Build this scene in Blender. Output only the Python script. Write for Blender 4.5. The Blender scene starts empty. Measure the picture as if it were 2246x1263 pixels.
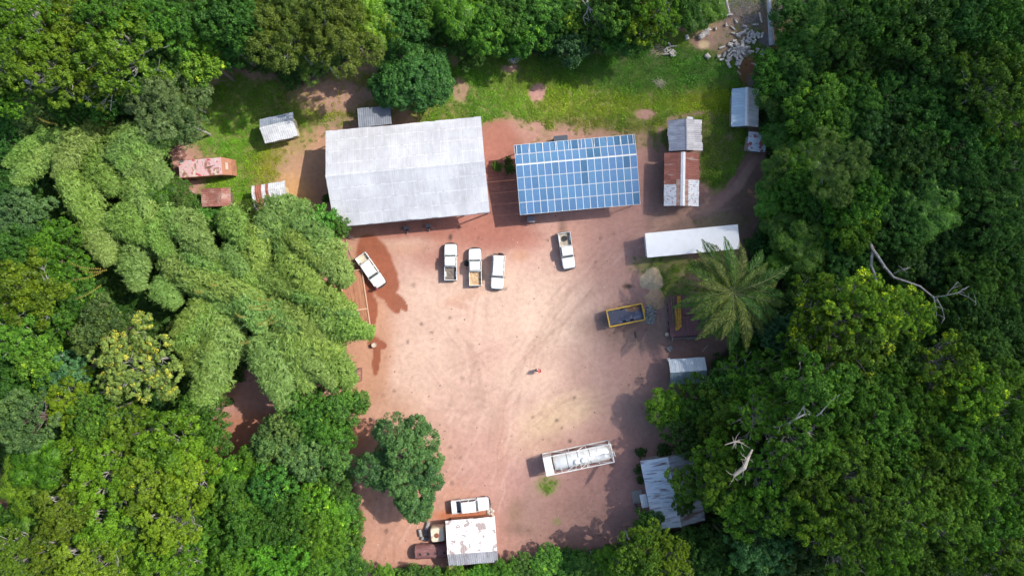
import bpy, math, random
import numpy as np
from mathutils import Vector, Matrix, Quaternion
random.seed(7)
R = math.radians
PI = math.pi
S = bpy.context.scene
COL = S.collection

# ---------------------------------------------------------------- camera, sky, sun, exposure
CAM_H = 100.0
PXM = 15.0                       # photograph pixels per metre on the ground
cam_d = bpy.data.cameras.new('camera')
cam = bpy.data.objects.new('camera', cam_d); COL.objects.link(cam)
cam.location = (0, 0, CAM_H); cam.rotation_euler = (0, 0, 0)
cam_d.sensor_width = 36; cam_d.lens = 36 * 1500 / 2246
cam_d.clip_start = 1; cam_d.clip_end = 9000
S.camera = cam
SUN_EL, SUN_AZ = R(47), R(69)    # azimuth clockwise from +Y
sv = Vector((math.sin(SUN_AZ) * math.cos(SUN_EL), math.cos(SUN_AZ) * math.cos(SUN_EL), math.sin(SUN_EL)))
W = bpy.data.worlds.new('World'); S.world = W; W.use_nodes = True
wn = W.node_tree.nodes; wl = W.node_tree.links
sky = wn.new('ShaderNodeTexSky'); sky.sky_type = 'NISHITA'; sky.sun_disc = False
sky.sun_elevation = SUN_EL; sky.sun_rotation = SUN_AZ
sky.dust_density = 1.5
wl.new(sky.outputs[0], wn['Background'].inputs[0]); wn['Background'].inputs[1].default_value = 0.15
sd = bpy.data.lights.new('sun', 'SUN'); sd.energy = 3.5; sd.angle = R(0.5); sd.color = (1, 0.95, 0.87)
sun = bpy.data.objects.new('sun', sd); COL.objects.link(sun); sun.location = sv * 300
sun.rotation_euler = (-sv).to_track_quat('-Z', 'Y').to_euler()
S.view_settings.view_transform = 'Standard'; S.view_settings.look = 'None'
S.view_settings.exposure = 0.52; S.view_settings.gamma = 1
S.cycles.max_bounces = 6; S.cycles.diffuse_bounces = 3; S.cycles.glossy_bounces = 2
S.cycles.transmission_bounces = 3; S.cycles.volume_bounces = 3; S.cycles.transparent_max_bounces = 4

def P(px, py, h=0.0):
    k = (CAM_H - h) / CAM_H / PXM
    return Vector(((px - 1123) * k, (631.5 - py) * k, h))
def px2m(d, h=0): return d * (CAM_H - h) / CAM_H / PXM

# ---------------------------------------------------------------- helpers
def tag(o, label=None, cat=None, group=None, kind=None):
    if label: o['label'] = label
    if cat: o['category'] = cat
    if group: o['group'] = group
    if kind: o['kind'] = kind
    return o
def thing(name, label, cat, loc=(0, 0, 0), rz=0, group=None):
    o = bpy.data.objects.new(name, None); COL.objects.link(o)
    o.location = loc; o.rotation_euler = (0, 0, rz); o.empty_display_size = 0.5
    return tag(o, label, cat, group)
def copy_tree(o, parent=None):
    c = o.copy(); COL.objects.link(c)
    if parent is not None: c.parent = parent
    for ch in list(o.children): copy_tree(ch, c)
    return c

class MB:
    def __init__(s): s.v = []; s.f = []; s.m = []; s.a = []; s.mats = []
    def mi(s, m):
        if m not in s.mats: s.mats.append(m)
        return s.mats.index(m)
    def poly(s, pts, m, val=0.5):
        i = len(s.v); s.v += [tuple(p) for p in pts]; s.f.append(tuple(range(i, i + len(pts)))); s.m.append(s.mi(m)); s.a.append(val)
    def mesh(s, vs, fs, m, val=0.5):
        i = len(s.v); s.v += [tuple(p) for p in vs]; k = s.mi(m)
        for f in fs: s.f.append(tuple(j + i for j in f)); s.m.append(k); s.a.append(val)
    def box(s, c, d, m, rz=0, val=0.5, rot=None, bev=0.0):
        hx, hy, hz = d[0] / 2, d[1] / 2, d[2] / 2
        M = rot if rot is not None else Matrix.Rotation(rz, 3, 'Z')
        c = Vector(c)
        if bev > 0:
            b = min(bev, hx * .9, hy * .9)
            ring = [(hx - b, hy), (-hx + b, hy), (-hx, hy - b), (-hx, -hy + b), (-hx + b, -hy), (hx - b, -hy), (hx, -hy + b), (hx, hy - b)]
            n = 8; vs = []
            for z, sc in ((-hz, 1), (hz - b * .7, 1), (hz, 1 - b * .7 / max(hx, hy))):
                for (x, y) in ring:
                    if sc != 1: x = x - math.copysign(b * .6, x); y = y - math.copysign(b * .6, y)
                    vs.append(c + M @ Vector((x, y, z)))
            fs = [tuple(range(n - 1, -1, -1)), tuple(range(2 * n, 3 * n))]
            for k in range(2):
                for i in range(n): j = (i + 1) % n; fs.append((k * n + i, k * n + j, (k + 1) * n + j, (k + 1) * n + i))
            s.mesh(vs, fs, m, val); return
        vs = [c + M @ Vector((x, y, z)) for x in (-hx, hx) for y in (-hy, hy) for z in (-hz, hz)]
        s.mesh(vs, [(0, 1, 3, 2), (4, 6, 7, 5), (0, 4, 5, 1), (2, 3, 7, 6), (0, 2, 6, 4), (1, 5, 7, 3)], m, val)
    def tube(s, pts, rad, m, n=6, val=0.5, cap=True):
        pts = [Vector(p) for p in pts]
        if not hasattr(rad, '__len__'): rad = [rad] * len(pts)
        vs = []; N = len(pts)
        up = Vector((0, 0, 1)); d0 = (pts[1] - pts[0]).normalized()
        if abs(d0.z) > .9: up = Vector((1, 0, 0))
        for i, p in enumerate(pts):
            d = (pts[min(i + 1, N - 1)] - pts[max(i - 1, 0)]).normalized()
            a = d.cross(up)
            if a.length < 1e-4: a = d.cross(Vector((0, 1, 0)))
            a.normalize(); b = a.cross(d); up = b
            for k in range(n):
                t = 2 * PI * k / n; vs.append(p + (a * math.cos(t) + b * math.sin(t)) * rad[i])
        fs = []
        for i in range(N - 1):
            for k in range(n): j = (k + 1) % n; fs.append((i * n + k, i * n + j, (i + 1) * n + j, (i + 1) * n + k))
        if cap: fs += [tuple(range(n)), tuple(range((N - 1) * n + n - 1, (N - 1) * n - 1, -1))]
        s.mesh(vs, fs, m, val)
    def lathe(s, prof, c, m, n=16, axis='Z', val=0.5):
        c = Vector(c); vs = []
        for (r, z) in prof:
            for k in range(n):
                t = 2 * PI * k / n; p = Vector((r * math.cos(t), r * math.sin(t), z))
                if axis == 'X': p = Vector((p.z, p.x, p.y))
                if axis == 'Y': p = Vector((p.x, p.z, p.y))
                vs.append(c + p)
        fs = []
        for i in range(len(prof) - 1):
            for k in range(n): j = (k + 1) % n; fs.append((i * n + k, i * n + j, (i + 1) * n + j, (i + 1) * n + k))
        if prof[0][0] > 1e-4: fs.append(tuple(range(n - 1, -1, -1)))
        if prof[-1][0] > 1e-4: fs.append(tuple(range((len(prof) - 1) * n, len(prof) * n)))
        s.mesh(vs, fs, m, val)
    def loft(s, secs, m, e=0.22, n=16, val=0.5):
        # secs: (x, half width, z0, z1); superellipse like sections in YZ
        vs = []
        for (x, hw, z0, z1) in secs:
            cz, hz = (z0 + z1) / 2, (z1 - z0) / 2
            for k in range(n):
                t = 2 * PI * (k + .5) / n; cs, sn = math.cos(t), math.sin(t)
                vs.append((x, hw * math.copysign(abs(cs) ** e, cs), cz + hz * math.copysign(abs(sn) ** e, sn)))
        fs = [tuple(range(n - 1, -1, -1)), tuple(range((len(secs) - 1) * n, len(secs) * n))]
        for i in range(len(secs) - 1):
            for k in range(n): j = (k + 1) % n; fs.append((i * n + k, i * n + j, (i + 1) * n + j, (i + 1) * n + k))
        s.mesh(vs, fs, m, val)
    def build(s, name, parent=None, loc=None, smooth=False):
        me = bpy.data.meshes.new(name); me.from_pydata(s.v, [], s.f)
        for m in s.mats: me.materials.append(m)
        me.polygons.foreach_set('material_index', s.m)
        at = me.attributes.new('v', 'FLOAT', 'FACE'); at.data.foreach_set('value', s.a)
        if smooth: me.polygons.foreach_set('use_smooth', [True] * len(s.f))
        me.update()
        o = bpy.data.objects.new(name, me); COL.objects.link(o)
        if parent is not None: o.parent = parent
        if loc is not None: o.location = loc
        return o

# ---------------------------------------------------------------- materials
def nt(name):
    m = bpy.data.materials.new(name); m.use_nodes = True
    t = m.node_tree; return m, t, t.nodes['Principled BSDF']
def N(t, typ, **kw):
    n = t.nodes.new(typ)
    for k, v in kw.items():
        if hasattr(n, k): setattr(n, k, v)
        else: n.inputs[k.replace('_', ' ')].default_value = v
    return n
def mixc(t, fac, a, b, mode='MIX'):
    n = t.nodes.new('ShaderNodeMix'); n.data_type = 'RGBA'; n.blend_type = mode
    for sock, val in ((n.inputs[0], fac), (n.inputs[6], a), (n.inputs[7], b)):
        if isinstance(val, bpy.types.NodeSocket): t.links.new(val, sock)
        elif sock == n.inputs[0]: sock.default_value = val
        else: sock.default_value = tuple(val) + ((1,) if len(val) == 3 else ())
    return n.outputs[2]
def mth(t, op, a, b=None, clamp=False):
    n = t.nodes.new('ShaderNodeMath'); n.operation = op; n.use_clamp = clamp
    for i, val in enumerate((a, b)):
        if val is None: continue
        if isinstance(val, bpy.types.NodeSocket): t.links.new(val, n.inputs[i])
        else: n.inputs[i].default_value = val
    return n.outputs[0]
def noise(t, vec, scale, detail=3, rough=0.55, dist=0.0):
    n = t.nodes.new('ShaderNodeTexNoise'); n.inputs['Scale'].default_value = scale; n.inputs['Detail'].default_value = detail
    n.inputs['Roughness'].default_value = rough; n.inputs['Distortion'].default_value = dist
    if vec is not None: t.links.new(vec, n.inputs['Vector'])
    return n.outputs[0]
def ramp(t, fac, a, b):
    n = t.nodes.new('ShaderNodeMapRange'); n.clamp = True
    n.inputs[1].default_value = a; n.inputs[2].default_value = b
    t.links.new(fac, n.inputs[0]); return n.outputs[0]
def scaled(t, vec, sc):
    n = t.nodes.new('ShaderNodeMapping'); n.inputs['Scale'].default_value = sc; t.links.new(vec, n.inputs[0]); return n.outputs[0]

def mat(name, col, rough=0.6, metal=0.0, spots=(), vj=0.0, bump=None, wave=None, col2=None, spec=0.5, grid=None):
    """spots: (colour, scale, threshold, softness, (sx,sy,sz) or None, strength)"""
    m, t, b = nt(name)
    tc = t.nodes.new('ShaderNodeTexCoord').outputs['Object']
    c = None
    at = t.nodes.new('ShaderNodeAttribute'); at.attribute_name = 'v'
    base = tuple(col)
    c = mixc(t, at.outputs['Fac'], base, col2 if col2 else base)
    n1 = noise(t, tc, 1.3, 5, 0.6)
    k = ramp(t, n1, 0.3, 0.75)
    c = mixc(t, mth(t, 'MULTIPLY', k, 0.22), c, tuple(x * 0.72 for x in base))
    if vj:
        jit = mth(t, 'ADD', mth(t, 'MULTIPLY', at.outputs['Fac'], 2 * vj), 1 - vj)
        c = mixc(t, 1.0, c, jit, 'MULTIPLY')
    for sp in spots:
        scol, ssc, thr, soft, st, stren = (list(sp) + [None, 1.0])[:6] if len(sp) < 6 else sp
        vec = scaled(t, tc, st) if st else tc
        nn = noise(t, vec, ssc, 6, 0.62)
        f = ramp(t, nn, thr - soft, thr + soft)
        if stren != 1.0: f = mth(t, 'MULTIPLY', f, stren)
        c = mixc(t, f, c, scol)
    if grid:   # overlap seams of the sheets: (pitch x, offset x, pitch y, offset y, colour, strength)
        sep = t.nodes.new('ShaderNodeSeparateXYZ'); t.links.new(tc, sep.inputs[0]); ws_ = noise(t, tc, 1.1, 2)
        def ln(ax, pit, of, wd):
            f_ = mth(t, 'FRACT', mth(t, 'ADD', mth(t, 'DIVIDE', mth(t, 'ADD', sep.outputs[ax], mth(t, 'MULTIPLY', mth(t, 'SUBTRACT', ws_, .5), .18)), pit), of)); return mth(t, 'LESS_THAN', f_, wd / pit)
        f1 = mth(t, 'MULTIPLY', ln(0, grid[0], grid[1], .13), .55); f2 = mth(t, 'MULTIPLY', ln(1, grid[2], grid[3], .17), 1.0)
        ff_ = mth(t, 'MULTIPLY', mth(t, 'MAXIMUM', f1, f2), ramp(t, noise(t, tc, 1.7, 3), .38, .6)); c = mixc(t, mth(t, 'MULTIPLY', ff_, grid[5]), c, grid[4])
        f3 = mth(t, 'MULTIPLY', ln(1, grid[2], grid[3] - .06, .12), ramp(t, noise(t, tc, 2.3, 3), .5, .62)); c = mixc(t, mth(t, 'MULTIPLY', f3, .5), c, (.30, .29, .30))
    t.links.new(c, b.inputs['Base Color'])
    b.inputs['Roughness'].default_value = rough; b.inputs['Metallic'].default_value = metal
    b.inputs['Specular IOR Level'].default_value = spec
    h = None
    if bump:
        h = mth(t, 'MULTIPLY', noise(t, tc, bump[0], 4), bump[1])
    if wave:   # (axis index, pitch m, height)
        sep = t.nodes.new('ShaderNodeSeparateXYZ'); t.links.new(tc, sep.inputs[0])
        w = mth(t, 'SINE', mth(t, 'MULTIPLY', sep.outputs[wave[0]], 2 * PI / wave[1]))
        w = mth(t, 'MULTIPLY', w, wave[2])
        h = w if h is None else mth(t, 'ADD', h, w)
    if h is not None:
        bp = t.nodes.new('ShaderNodeBump'); bp.inputs['Distance'].default_value = 1.0; bp.inputs['Strength'].default_value = 1.0
        t.links.new(h, bp.inputs['Height']); t.links.new(bp.outputs[0], b.inputs['Normal'])
    return m

def leaf_mat(name, dark, light, young=None, inst=False, trans=0.22, gloss=0.05):
    m = bpy.data.materials.new(name); m.use_nodes = True; t = m.node_tree
    t.nodes.remove(t.nodes['Principled BSDF']); out = t.nodes['Material Output']
    at = t.nodes.new('ShaderNodeAttribute'); at.attribute_name = 'v'
    c = mixc(t, at.outputs['Fac'], dark, light)
    if young:
        f = ramp(t, at.outputs['Fac'], 0.985, 0.995); c = mixc(t, f, c, young)
    oi = t.nodes.new('ShaderNodeObjectInfo')
    if inst:
        a2 = t.nodes.new('ShaderNodeAttribute'); a2.attribute_type = 'INSTANCER'; a2.attribute_name = 'tint'
        c = mixc(t, 1.0, c, a2.outputs['Color'], 'MULTIPLY')
        j = mth(t, 'ADD', mth(t, 'MULTIPLY', oi.outputs['Random'], 0.5), 0.75)
        c = mixc(t, 1.0, c, j, 'MULTIPLY')
    else:
        c = mixc(t, 1.0, c, oi.outputs['Color'], 'MULTIPLY')
    df = t.nodes.new('ShaderNodeBsdfDiffuse'); tr = t.nodes.new('ShaderNodeBsdfTranslucent')
    gl = t.nodes.new('ShaderNodeBsdfGlossy'); gl.inputs['Roughness'].default_value = 0.5
    gl.inputs['Color'].default_value = (0.8, 0.85, 0.8, 1)
    t.links.new(c, df.inputs[0])
    t.links.new(mixc(t, 1.0, c, (1.3, 1.35, 0.6), 'MULTIPLY'), tr.inputs[0])
    mx = t.nodes.new('ShaderNodeMixShader'); mx.inputs[0].default_value = trans
    t.links.new(df.outputs[0], mx.inputs[1]); t.links.new(tr.outputs[0], mx.inputs[2])
    m2 = t.nodes.new('ShaderNodeMixShader'); m2.inputs[0].default_value = gloss * 0.4
    t.links.new(mx.outputs[0], m2.inputs[1]); t.links.new(gl.outputs[0], m2.inputs[2])
    t.links.new(m2.outputs[0], out.inputs[0])
    return m

# ---------------------------------------------------------------- numpy noise in photograph-pixel / world space
def _lat(ix, iy, seed):
    h = (ix.astype(np.int64) * 374761393 + iy.astype(np.int64) * 668265263 + seed * 974634777) & 0xffffffff
    h = ((h ^ (h >> 13)) * 1274126177) & 0xffffffff
    return ((h ^ (h >> 16)) & 0xffff) / 65535.0
def vn(x, y, s, seed):
    x = x / s; y = y / s; ix = np.floor(x); iy = np.floor(y); fx = x - ix; fy = y - iy
    fx = fx * fx * (3 - 2 * fx); fy = fy * fy * (3 - 2 * fy)
    a = _lat(ix, iy, seed); b = _lat(ix + 1, iy, seed); c = _lat(ix, iy + 1, seed); d = _lat(ix + 1, iy + 1, seed)
    return (a * (1 - fx) + b * fx) * (1 - fy) + (c * (1 - fx) + d * fx) * fy
def fbm(x, y, s, seed, o=4):
    r = 0; a = 1; tot = 0
    for k in range(o): r = r + a * vn(x, y, s / 2 ** k, seed + k * 17); tot += a; a *= 0.55
    return r / tot - 0.5
def sst(a, b, x):
    t = np.clip((x - a) / (b - a), 0, 1); return t * t * (3 - 2 * t)
def inpoly(X, Y, poly):
    ins = np.zeros(X.shape, bool); n = len(poly); j = n - 1
    for i in range(n):
        xi, yi = poly[i]; xj, yj = poly[j]
        if yi != yj:
            c = ((yi > Y) != (yj > Y)) & (X < (xj - xi) * (Y - yi) / (yj - yi) + xi); ins ^= c
        j = i
    return ins
def polydist(X, Y, pts, closed=False):
    d = np.full(X.shape, 1e9); n = len(pts)
    for i in range(n if closed else n - 1):
        ax, ay = pts[i]; bx, by = pts[(i + 1) % n]
        vx, vy = bx - ax, by - ay; L = vx * vx + vy * vy + 1e-9
        t = np.clip(((X - ax) * vx + (Y - ay) * vy) / L, 0, 1)
        d = np.minimum(d, np.hypot(X - ax - t * vx, Y - ay - t * vy))
    return d
def ell(X, Y, cx, cy, rx, ry, ang, soft, wob, seed=3):
    a = R(ang); dx, dy = X - cx, Y - cy
    u = (dx * math.cos(a) + dy * math.sin(a)) / rx; v = (-dx * math.sin(a) + dy * math.cos(a)) / ry
    d = np.hypot(u, v) + fbm(X, Y, 60, seed) * wob
    return sst(1 + soft, 1 - soft, d)

CLEAR = [(430, 215), (470, 150), (560, 150), (650, 190), (760, 140), (800, 95), (870, 115), (930, 95), (1010, 110), (1100, 108), (1200, 128),
         (1300, 118), (1400, 110), (1440, 60), (1500, 70), (1520, -60), (1790, -60), (1730, 110), (1655, 140), (1665, 300), (1690, 360), (1678, 480), (1640, 540),
         (1640, 700), (1560, 800), (1560, 860), (1500, 960), (1530, 1000), (1555, 1145), (1430, 1155), (1340, 1200), (1200, 1213),
         (1090, 1243), (830, 1245), (800, 1330), (790, 1100), (770, 1030), (690, 1030), (600, 1015), (450, 1018), (430, 985), (520, 860),
         (600, 700), (640, 520), (560, 450), (380, 420), (380, 330), (440, 290)]
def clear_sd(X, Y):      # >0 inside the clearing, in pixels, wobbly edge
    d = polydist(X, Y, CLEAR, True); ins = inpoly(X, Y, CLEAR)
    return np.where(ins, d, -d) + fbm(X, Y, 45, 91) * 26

# grass density 0..1 over the clearing
def grass_w(X, Y):
    g = ell(X, Y, 560, 250, 150, 120, 0, .25, .8, 5) * 0.95
    g = np.maximum(g, ell(X, Y, 520, 420, 90, 130, 10, .3, .8, 6))
    g = np.maximum(g, ell(X, Y, 770, 190, 190, 110, 0, .35, .9, 7) * .75)
    g = np.maximum(g, ell(X, Y, 1320, 170, 420, 130, 2, .25, .5, 8))
    g = np.maximum(g, ell(X, Y, 1620, 70, 130, 90, 0, .25, .5, 8) * .8)
    g = np.maximum(g, ell(X, Y, 1010, 235, 130, 60, 0, .3, .6, 9) * .9)
    g = np.maximum(g, ell(X, Y, 1590, 330, 60, 110, 0, .25, .5, 10))
    g = np.maximum(g, ell(X, Y, 1480, 250, 140, 70, 0, .3, .6, 11) * .8)
    g = np.maximum(g, ell(X, Y, 1400, 290, 90, 30, 0, .5, .6, 11) * .6)
    g = np.maximum(g, ell(X, Y, 1470, 585, 80, 26, 0, .4, .5, 12) * .8)
    g = np.maximum(g, ell(X, Y, 1475, 625, 38, 34, 0, .4, .5, 12) * .8)
    g = np.maximum(g, ell(X, Y, 1200, 1065, 26, 20, 0, .5, .9, 13) * .7)
    g = np.maximum(g, ell(X, Y, 1222, 1143, 10, 8, 0, .5, .9, 13) * .5)
    g = np.maximum(g, ell(X, Y, 1580, 490, 60, 22, 0, .5, .9, 14) * .25)
    for (cx, cy, rx, ry, s) in ((740, 210, 90, 36, .55), (880, 130, 150, 28, .5), (1178, 205, 17, 18, 1), (1413, 250, 24, 12, .9), (1178, 275, 16, 9, .8), (1230, 290, 26, 12, .7),
                                (1010, 200, 22, 26, .6), (690, 320, 70, 40, .45), (650, 410, 50, 60, .25), (1090, 290, 50, 30, .9), (1160, 290, 30, 14, .5),
                                (1543, 88, 26, 18, .9), (1640, 40, 70, 26, .4), (1700, 60, 26, 40, .4), (1120, 150, 20, 10, .8), (1600, 80, 40, 40, .5),
                                (1275, 300, 120, 18, .4), (1600, 300, 20, 10, .3), (575, 160, 50, 18, .6)):
        g = g * (1 - s * ell(X, Y, cx, cy, rx, ry, 0, .4, .8, 21))
    path = polydist(X, Y, [(1700, 345), (1650, 350), (1625, 400), (1580, 445), (1500, 470), (1440, 490)])
    g = g * sst(14, 24, path + fbm(X, Y, 30, 5) * 10)
    p2 = polydist(X, Y, [(1445, 290), (1470, 262), (1520, 250), (1560, 247)])
    g = g * (1 - .6 * sst(7, 3, p2))
    return np.clip(g * sst(-4, 6, clear_sd(X, Y)), 0, 1)

# ---------------------------------------------------------------- ground (one sheet to the horizon)
fx = np.arange(-84, 84.01, 0.22); fy = np.arange(-50, 50.01, 0.22)
far = np.array([90, 100, 120, 160, 240, 400, 800, 1600, 4000.])
gxs = np.concatenate([-far[::-1], fx, far]); gys = np.concatenate([-far[::-1], fy, far])
GX, GY = np.meshgrid(gxs, gys); PX = 1123 + PXM * GX; PY = 631.5 - PXM * GY
def lay(c, w, col): return c * (1 - w[..., None]) + np.array(col) * w[..., None]
g = np.zeros(GX.shape + (3,)) + np.array((0.43, 0.235, 0.19))
WOB = .55
PALE = (0.62, 0.445, 0.34); SAND = (0.58, 0.40, 0.24); RED = (0.36, 0.15, 0.11); WET = (0.30, 0.09, 0.05)
SHADE_MAUVE = (0.36, 0.205, 0.175); GREY = (0.23, 0.165, 0.13); ORNG = (0.46, 0.245, 0.155)  # the mauve is shaded ground under blue sky light, painted as colour
for (cx, cy, rx, ry, an, col, st, so) in [
    (1120, 760, 330, 230, 0, PALE, .55, .6), (1190, 690, 110, 80, 20, PALE, .75, .7), (900, 800, 90, 170, 20, PALE, .45, .6), (1000, 640, 150, 50, 0, PALE, .45, .7),
    (1230, 905, 90, 36, -20, (.62, .46, .28), .5, .6), (1180, 960, 60, 30, -30, (.6, .44, .26), .35, .6), (900, 530, 110, 22, 0, PALE, .5, .6), (1150, 830, 60, 40, 0, PALE, .5, .6),
    (1400, 560, 90, 60, 0, SHADE_MAUVE, .4, .6), (1430, 780, 150, 130, 0, SHADE_MAUVE, .6, .6), (1340, 1090, 220, 130, 0, SHADE_MAUVE, .85, .5), (1250, 1150, 150, 70, 0, (.24, .145, .115), .55, .5),  # cloud and tree shade over the right yard, painted into the ground colour
    (1380, 430, 60, 90, 0, SHADE_MAUVE, .5, .5), (1560, 490, 120, 60, 0, GREY, .85, .6), (1640, 430, 45, 90, 0, (.17, .11, .08), .85, .5), (1440, 410, 26, 100, 0, GREY, .5, .5),
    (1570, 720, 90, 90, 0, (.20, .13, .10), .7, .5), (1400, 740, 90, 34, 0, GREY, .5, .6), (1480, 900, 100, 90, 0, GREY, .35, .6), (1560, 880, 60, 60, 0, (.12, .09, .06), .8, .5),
    (1095, 330, 50, 75, 0, RED, .9, .3), (1120, 400, 60, 90, 0, RED, .75, .5), (1075, 500, 90, 34, 0, RED, .8, .6), (1090, 520, 60, 30, 0, RED, .7, .5), (1160, 530, 34, 20, 0, RED, .6, .6), (1140, 560, 22, 12, 0, ORNG, .7, .6),
    (900, 495, 190, 30, -4, RED, .95, .4), (1000, 520, 60, 26, 0, RED, .6, .6), (1110, 470, 60, 60, 0, RED, .6, .6), (890, 545, 40, 16, 0, ORNG, .5, .7), (980, 560, 34, 40, 0, RED, .45, .7), (1000, 545, 70, 40, 0, RED, .3, .7), (930, 560, 22, 30, 0, RED, .35, .7),
    (690, 380, 40, 110, 0, (.42, .22, .14), .9, .4), (640, 350, 80, 60, 0, (.45, .27, .16), .7, .5), (640, 440, 50, 60, 0, (.52, .30, .13), .8, .4),
    (790, 640, 70, 150, 0, ORNG, .8, .4), (800, 800, 60, 110, 10, ORNG, .9, .4), (830, 920, 80, 70, 0, ORNG, .6, .5), (850, 1000, 120, 90, 0, ORNG, .5, .5), (850, 1160, 90, 110, 0, ORNG, .55, .5), (950, 1110, 90, 60, 0, ORNG, .5, .6),
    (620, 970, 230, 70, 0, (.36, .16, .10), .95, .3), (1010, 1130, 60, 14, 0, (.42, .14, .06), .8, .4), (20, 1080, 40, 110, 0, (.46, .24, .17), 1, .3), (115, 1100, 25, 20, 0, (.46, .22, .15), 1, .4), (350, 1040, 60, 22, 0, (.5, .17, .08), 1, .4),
    (1020, 650, 12, 60, 70, ORNG, .4, .8), (1010, 670, 26, 7, 15, RED, .35, .8), (1100, 980, 12, 90, 0, ORNG, .18, .8),
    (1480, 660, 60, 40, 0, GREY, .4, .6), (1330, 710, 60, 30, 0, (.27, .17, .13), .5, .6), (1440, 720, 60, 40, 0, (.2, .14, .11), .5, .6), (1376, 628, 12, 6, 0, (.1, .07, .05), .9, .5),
    (1050, 610, 16, 14, 0, (.2, .13, .1), .45, .9), (1165, 1100, 20, 60, 0, GREY, .3, .9), (1130, 1120, 14, 24, 0, (.2, .14, .08), .5, .9), (1135, 1160, 30, 12, 0, (.16, .11, .08), .5, .9),
    (1233, 497, 8, 14, 0, (.12, .08, .06), .6, .9), (1250, 967, 4, 4, 0, (.1, .07, .06), .8, .5), (988, 520, 4, 7, 0, (.08, .05, .04), .9, .5), (1006, 500, 4, 5, 0, (.1, .06, .05), .6, .7),
]:
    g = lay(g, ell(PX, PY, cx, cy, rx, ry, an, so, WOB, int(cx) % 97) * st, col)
# washed-down wet soil where the truck is rinsed: crisp outline
wet = np.maximum.reduce([ell(PX, PY, 830, 590, 34, 70, -22, .10, .7, 31), ell(PX, PY, 858, 655, 15, 34, -32, .08, .9, 32), ell(PX, PY, 878, 662, 9, 22, -35, .06, .8, 33),
    ell(PX, PY, 800, 650, 22, 46, 0, .2, .8, 34), ell(PX, PY, 815, 690, 11, 34, 6, .10, .8, 35), ell(PX, PY, 825, 785, 8, 36, 3, .05, .5, 36), ell(PX, PY, 835, 757, 14, 9, 10, .08, .7, 37), ell(PX, PY, 820, 752, 16, 14, 0, .2, .7, 38)])
g = lay(g, wet * .92, (0.27, 0.085, 0.045))
# tyre tracks: shallow swept arcs
rt = np.random.RandomState(4)
RUTS = [[(1300, 640), (1225, 715), (1150, 790), (1100, 880), (1085, 1000), (1075, 1120)], [(820, 1240), (880, 1130), (985, 1010), (1045, 890), (1020, 770), (960, 690)], [(1440, 490), (1330, 560), (1250, 640), (1160, 740), (1060, 800), (980, 830)],
        [(900, 860), (960, 900), (1040, 905), (1110, 880), (1150, 830), (1165, 780)], [(930, 800), (990, 860), (1060, 870), (1120, 840)], [(1040, 660), (1030, 760), (1000, 860), (940, 960), (880, 1060)], [(1245, 610), (1240, 700), (1190, 790), (1160, 900), (1150, 1010)],
        [(860, 700), (880, 800), (870, 900), (840, 1000), (830, 1120)], [(1450, 800), (1380, 850), (1290, 880), (1200, 900), (1120, 960), (1090, 1060)], [(1600, 440), (1500, 470), (1400, 500), (1300, 520), (1180, 540)], [(1000, 1090), (1060, 1010), (1120, 930), (1230, 850)], [(845, 1240), (850, 1150), (880, 1080)], [(1180, 560), (1175, 650), (1140, 740), (1080, 800)]]
for k, pts in enumerate(RUTS):
    for rep_ in range(3):
        jx, jy = rt.uniform(-26, 26), rt.uniform(-18, 18)
        for off in (0, 1):
            pp = [(x + jx + off * 21, y + jy + off * 7) for x, y in pts]; xs = [p[0] for p in pp]; ys = [p[1] for p in pp]
            j0, j1 = np.searchsorted(gxs, [(min(xs) - 30 - 1123) / 15, (max(xs) + 30 - 1123) / 15]); i0, i1 = np.searchsorted(gys, [(631.5 - max(ys) - 30) / 15, (631.5 - min(ys) + 30) / 15])
            A_, B_ = PX[i0:i1, j0:j1], PY[i0:i1, j0:j1]
            d = polydist(A_ + fbm(A_, B_, 90, 7 + k) * 26, B_ + fbm(A_, B_, 90, 57 + k) * 26, pp)
            w = sst(3.6, 1.4, d) * rt.uniform(.06, .22) * sst(.35, .7, vn(A_, B_, 38, k + rep_ * 9))
            g[i0:i1, j0:j1] = lay(g[i0:i1, j0:j1], np.clip(w, 0, 1), (0.27, 0.14, 0.11) if (k + rep_) % 3 else (0.64, 0.46, 0.38))
# oil drips and dark damp spots
for k in range(70):
    x, y = rt.uniform(790, 1480), rt.uniform(500, 1190); r_ = rt.uniform(1.5, 5)
    j0, j1 = np.searchsorted(gxs, [(x - 12 - 1123) / 15, (x + 12 - 1123) / 15]); i0, i1 = np.searchsorted(gys, [(631.5 - y - 12) / 15, (631.5 - y + 12) / 15])
    A_, B_ = PX[i0:i1, j0:j1], PY[i0:i1, j0:j1]; d = np.hypot(A_ - x, (B_ - y) * rt.uniform(.7, 1.4)) + fbm(A_, B_, 6, k) * 5
    g[i0:i1, j0:j1] = lay(g[i0:i1, j0:j1], sst(r_ + 1.5, r_ - 1, d) * rt.uniform(.2, .7), (.13, .075, .06))
for pp in ([(1300, 640), (1220, 720), (1150, 790), (1100, 880), (1075, 1000)], [(820, 1240), (880, 1120), (1000, 1000), (1060, 880), (1030, 760)], [(1440, 490), (1330, 560), (1250, 640), (1160, 760)]):
    d = polydist(PX, PY, pp) + fbm(PX, PY, 40, 3) * 14
    g = lay(g, sst(12, 3, d) * .16, (0.26, 0.15, 0.11))
# paths, tracks
path = polydist(PX, PY, [(1700, 345), (1655, 350), (1625, 400), (1580, 445), (1500, 470), (1440, 490)])
g = lay(g, sst(13, 5, path + fbm(PX, PY, 30, 5) * 10) * .8, (0.40, 0.25, 0.19))
p2 = polydist(PX, PY, [(1448, 300), (1460, 275), (1485, 256), (1520, 250), (1560, 247)])
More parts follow.
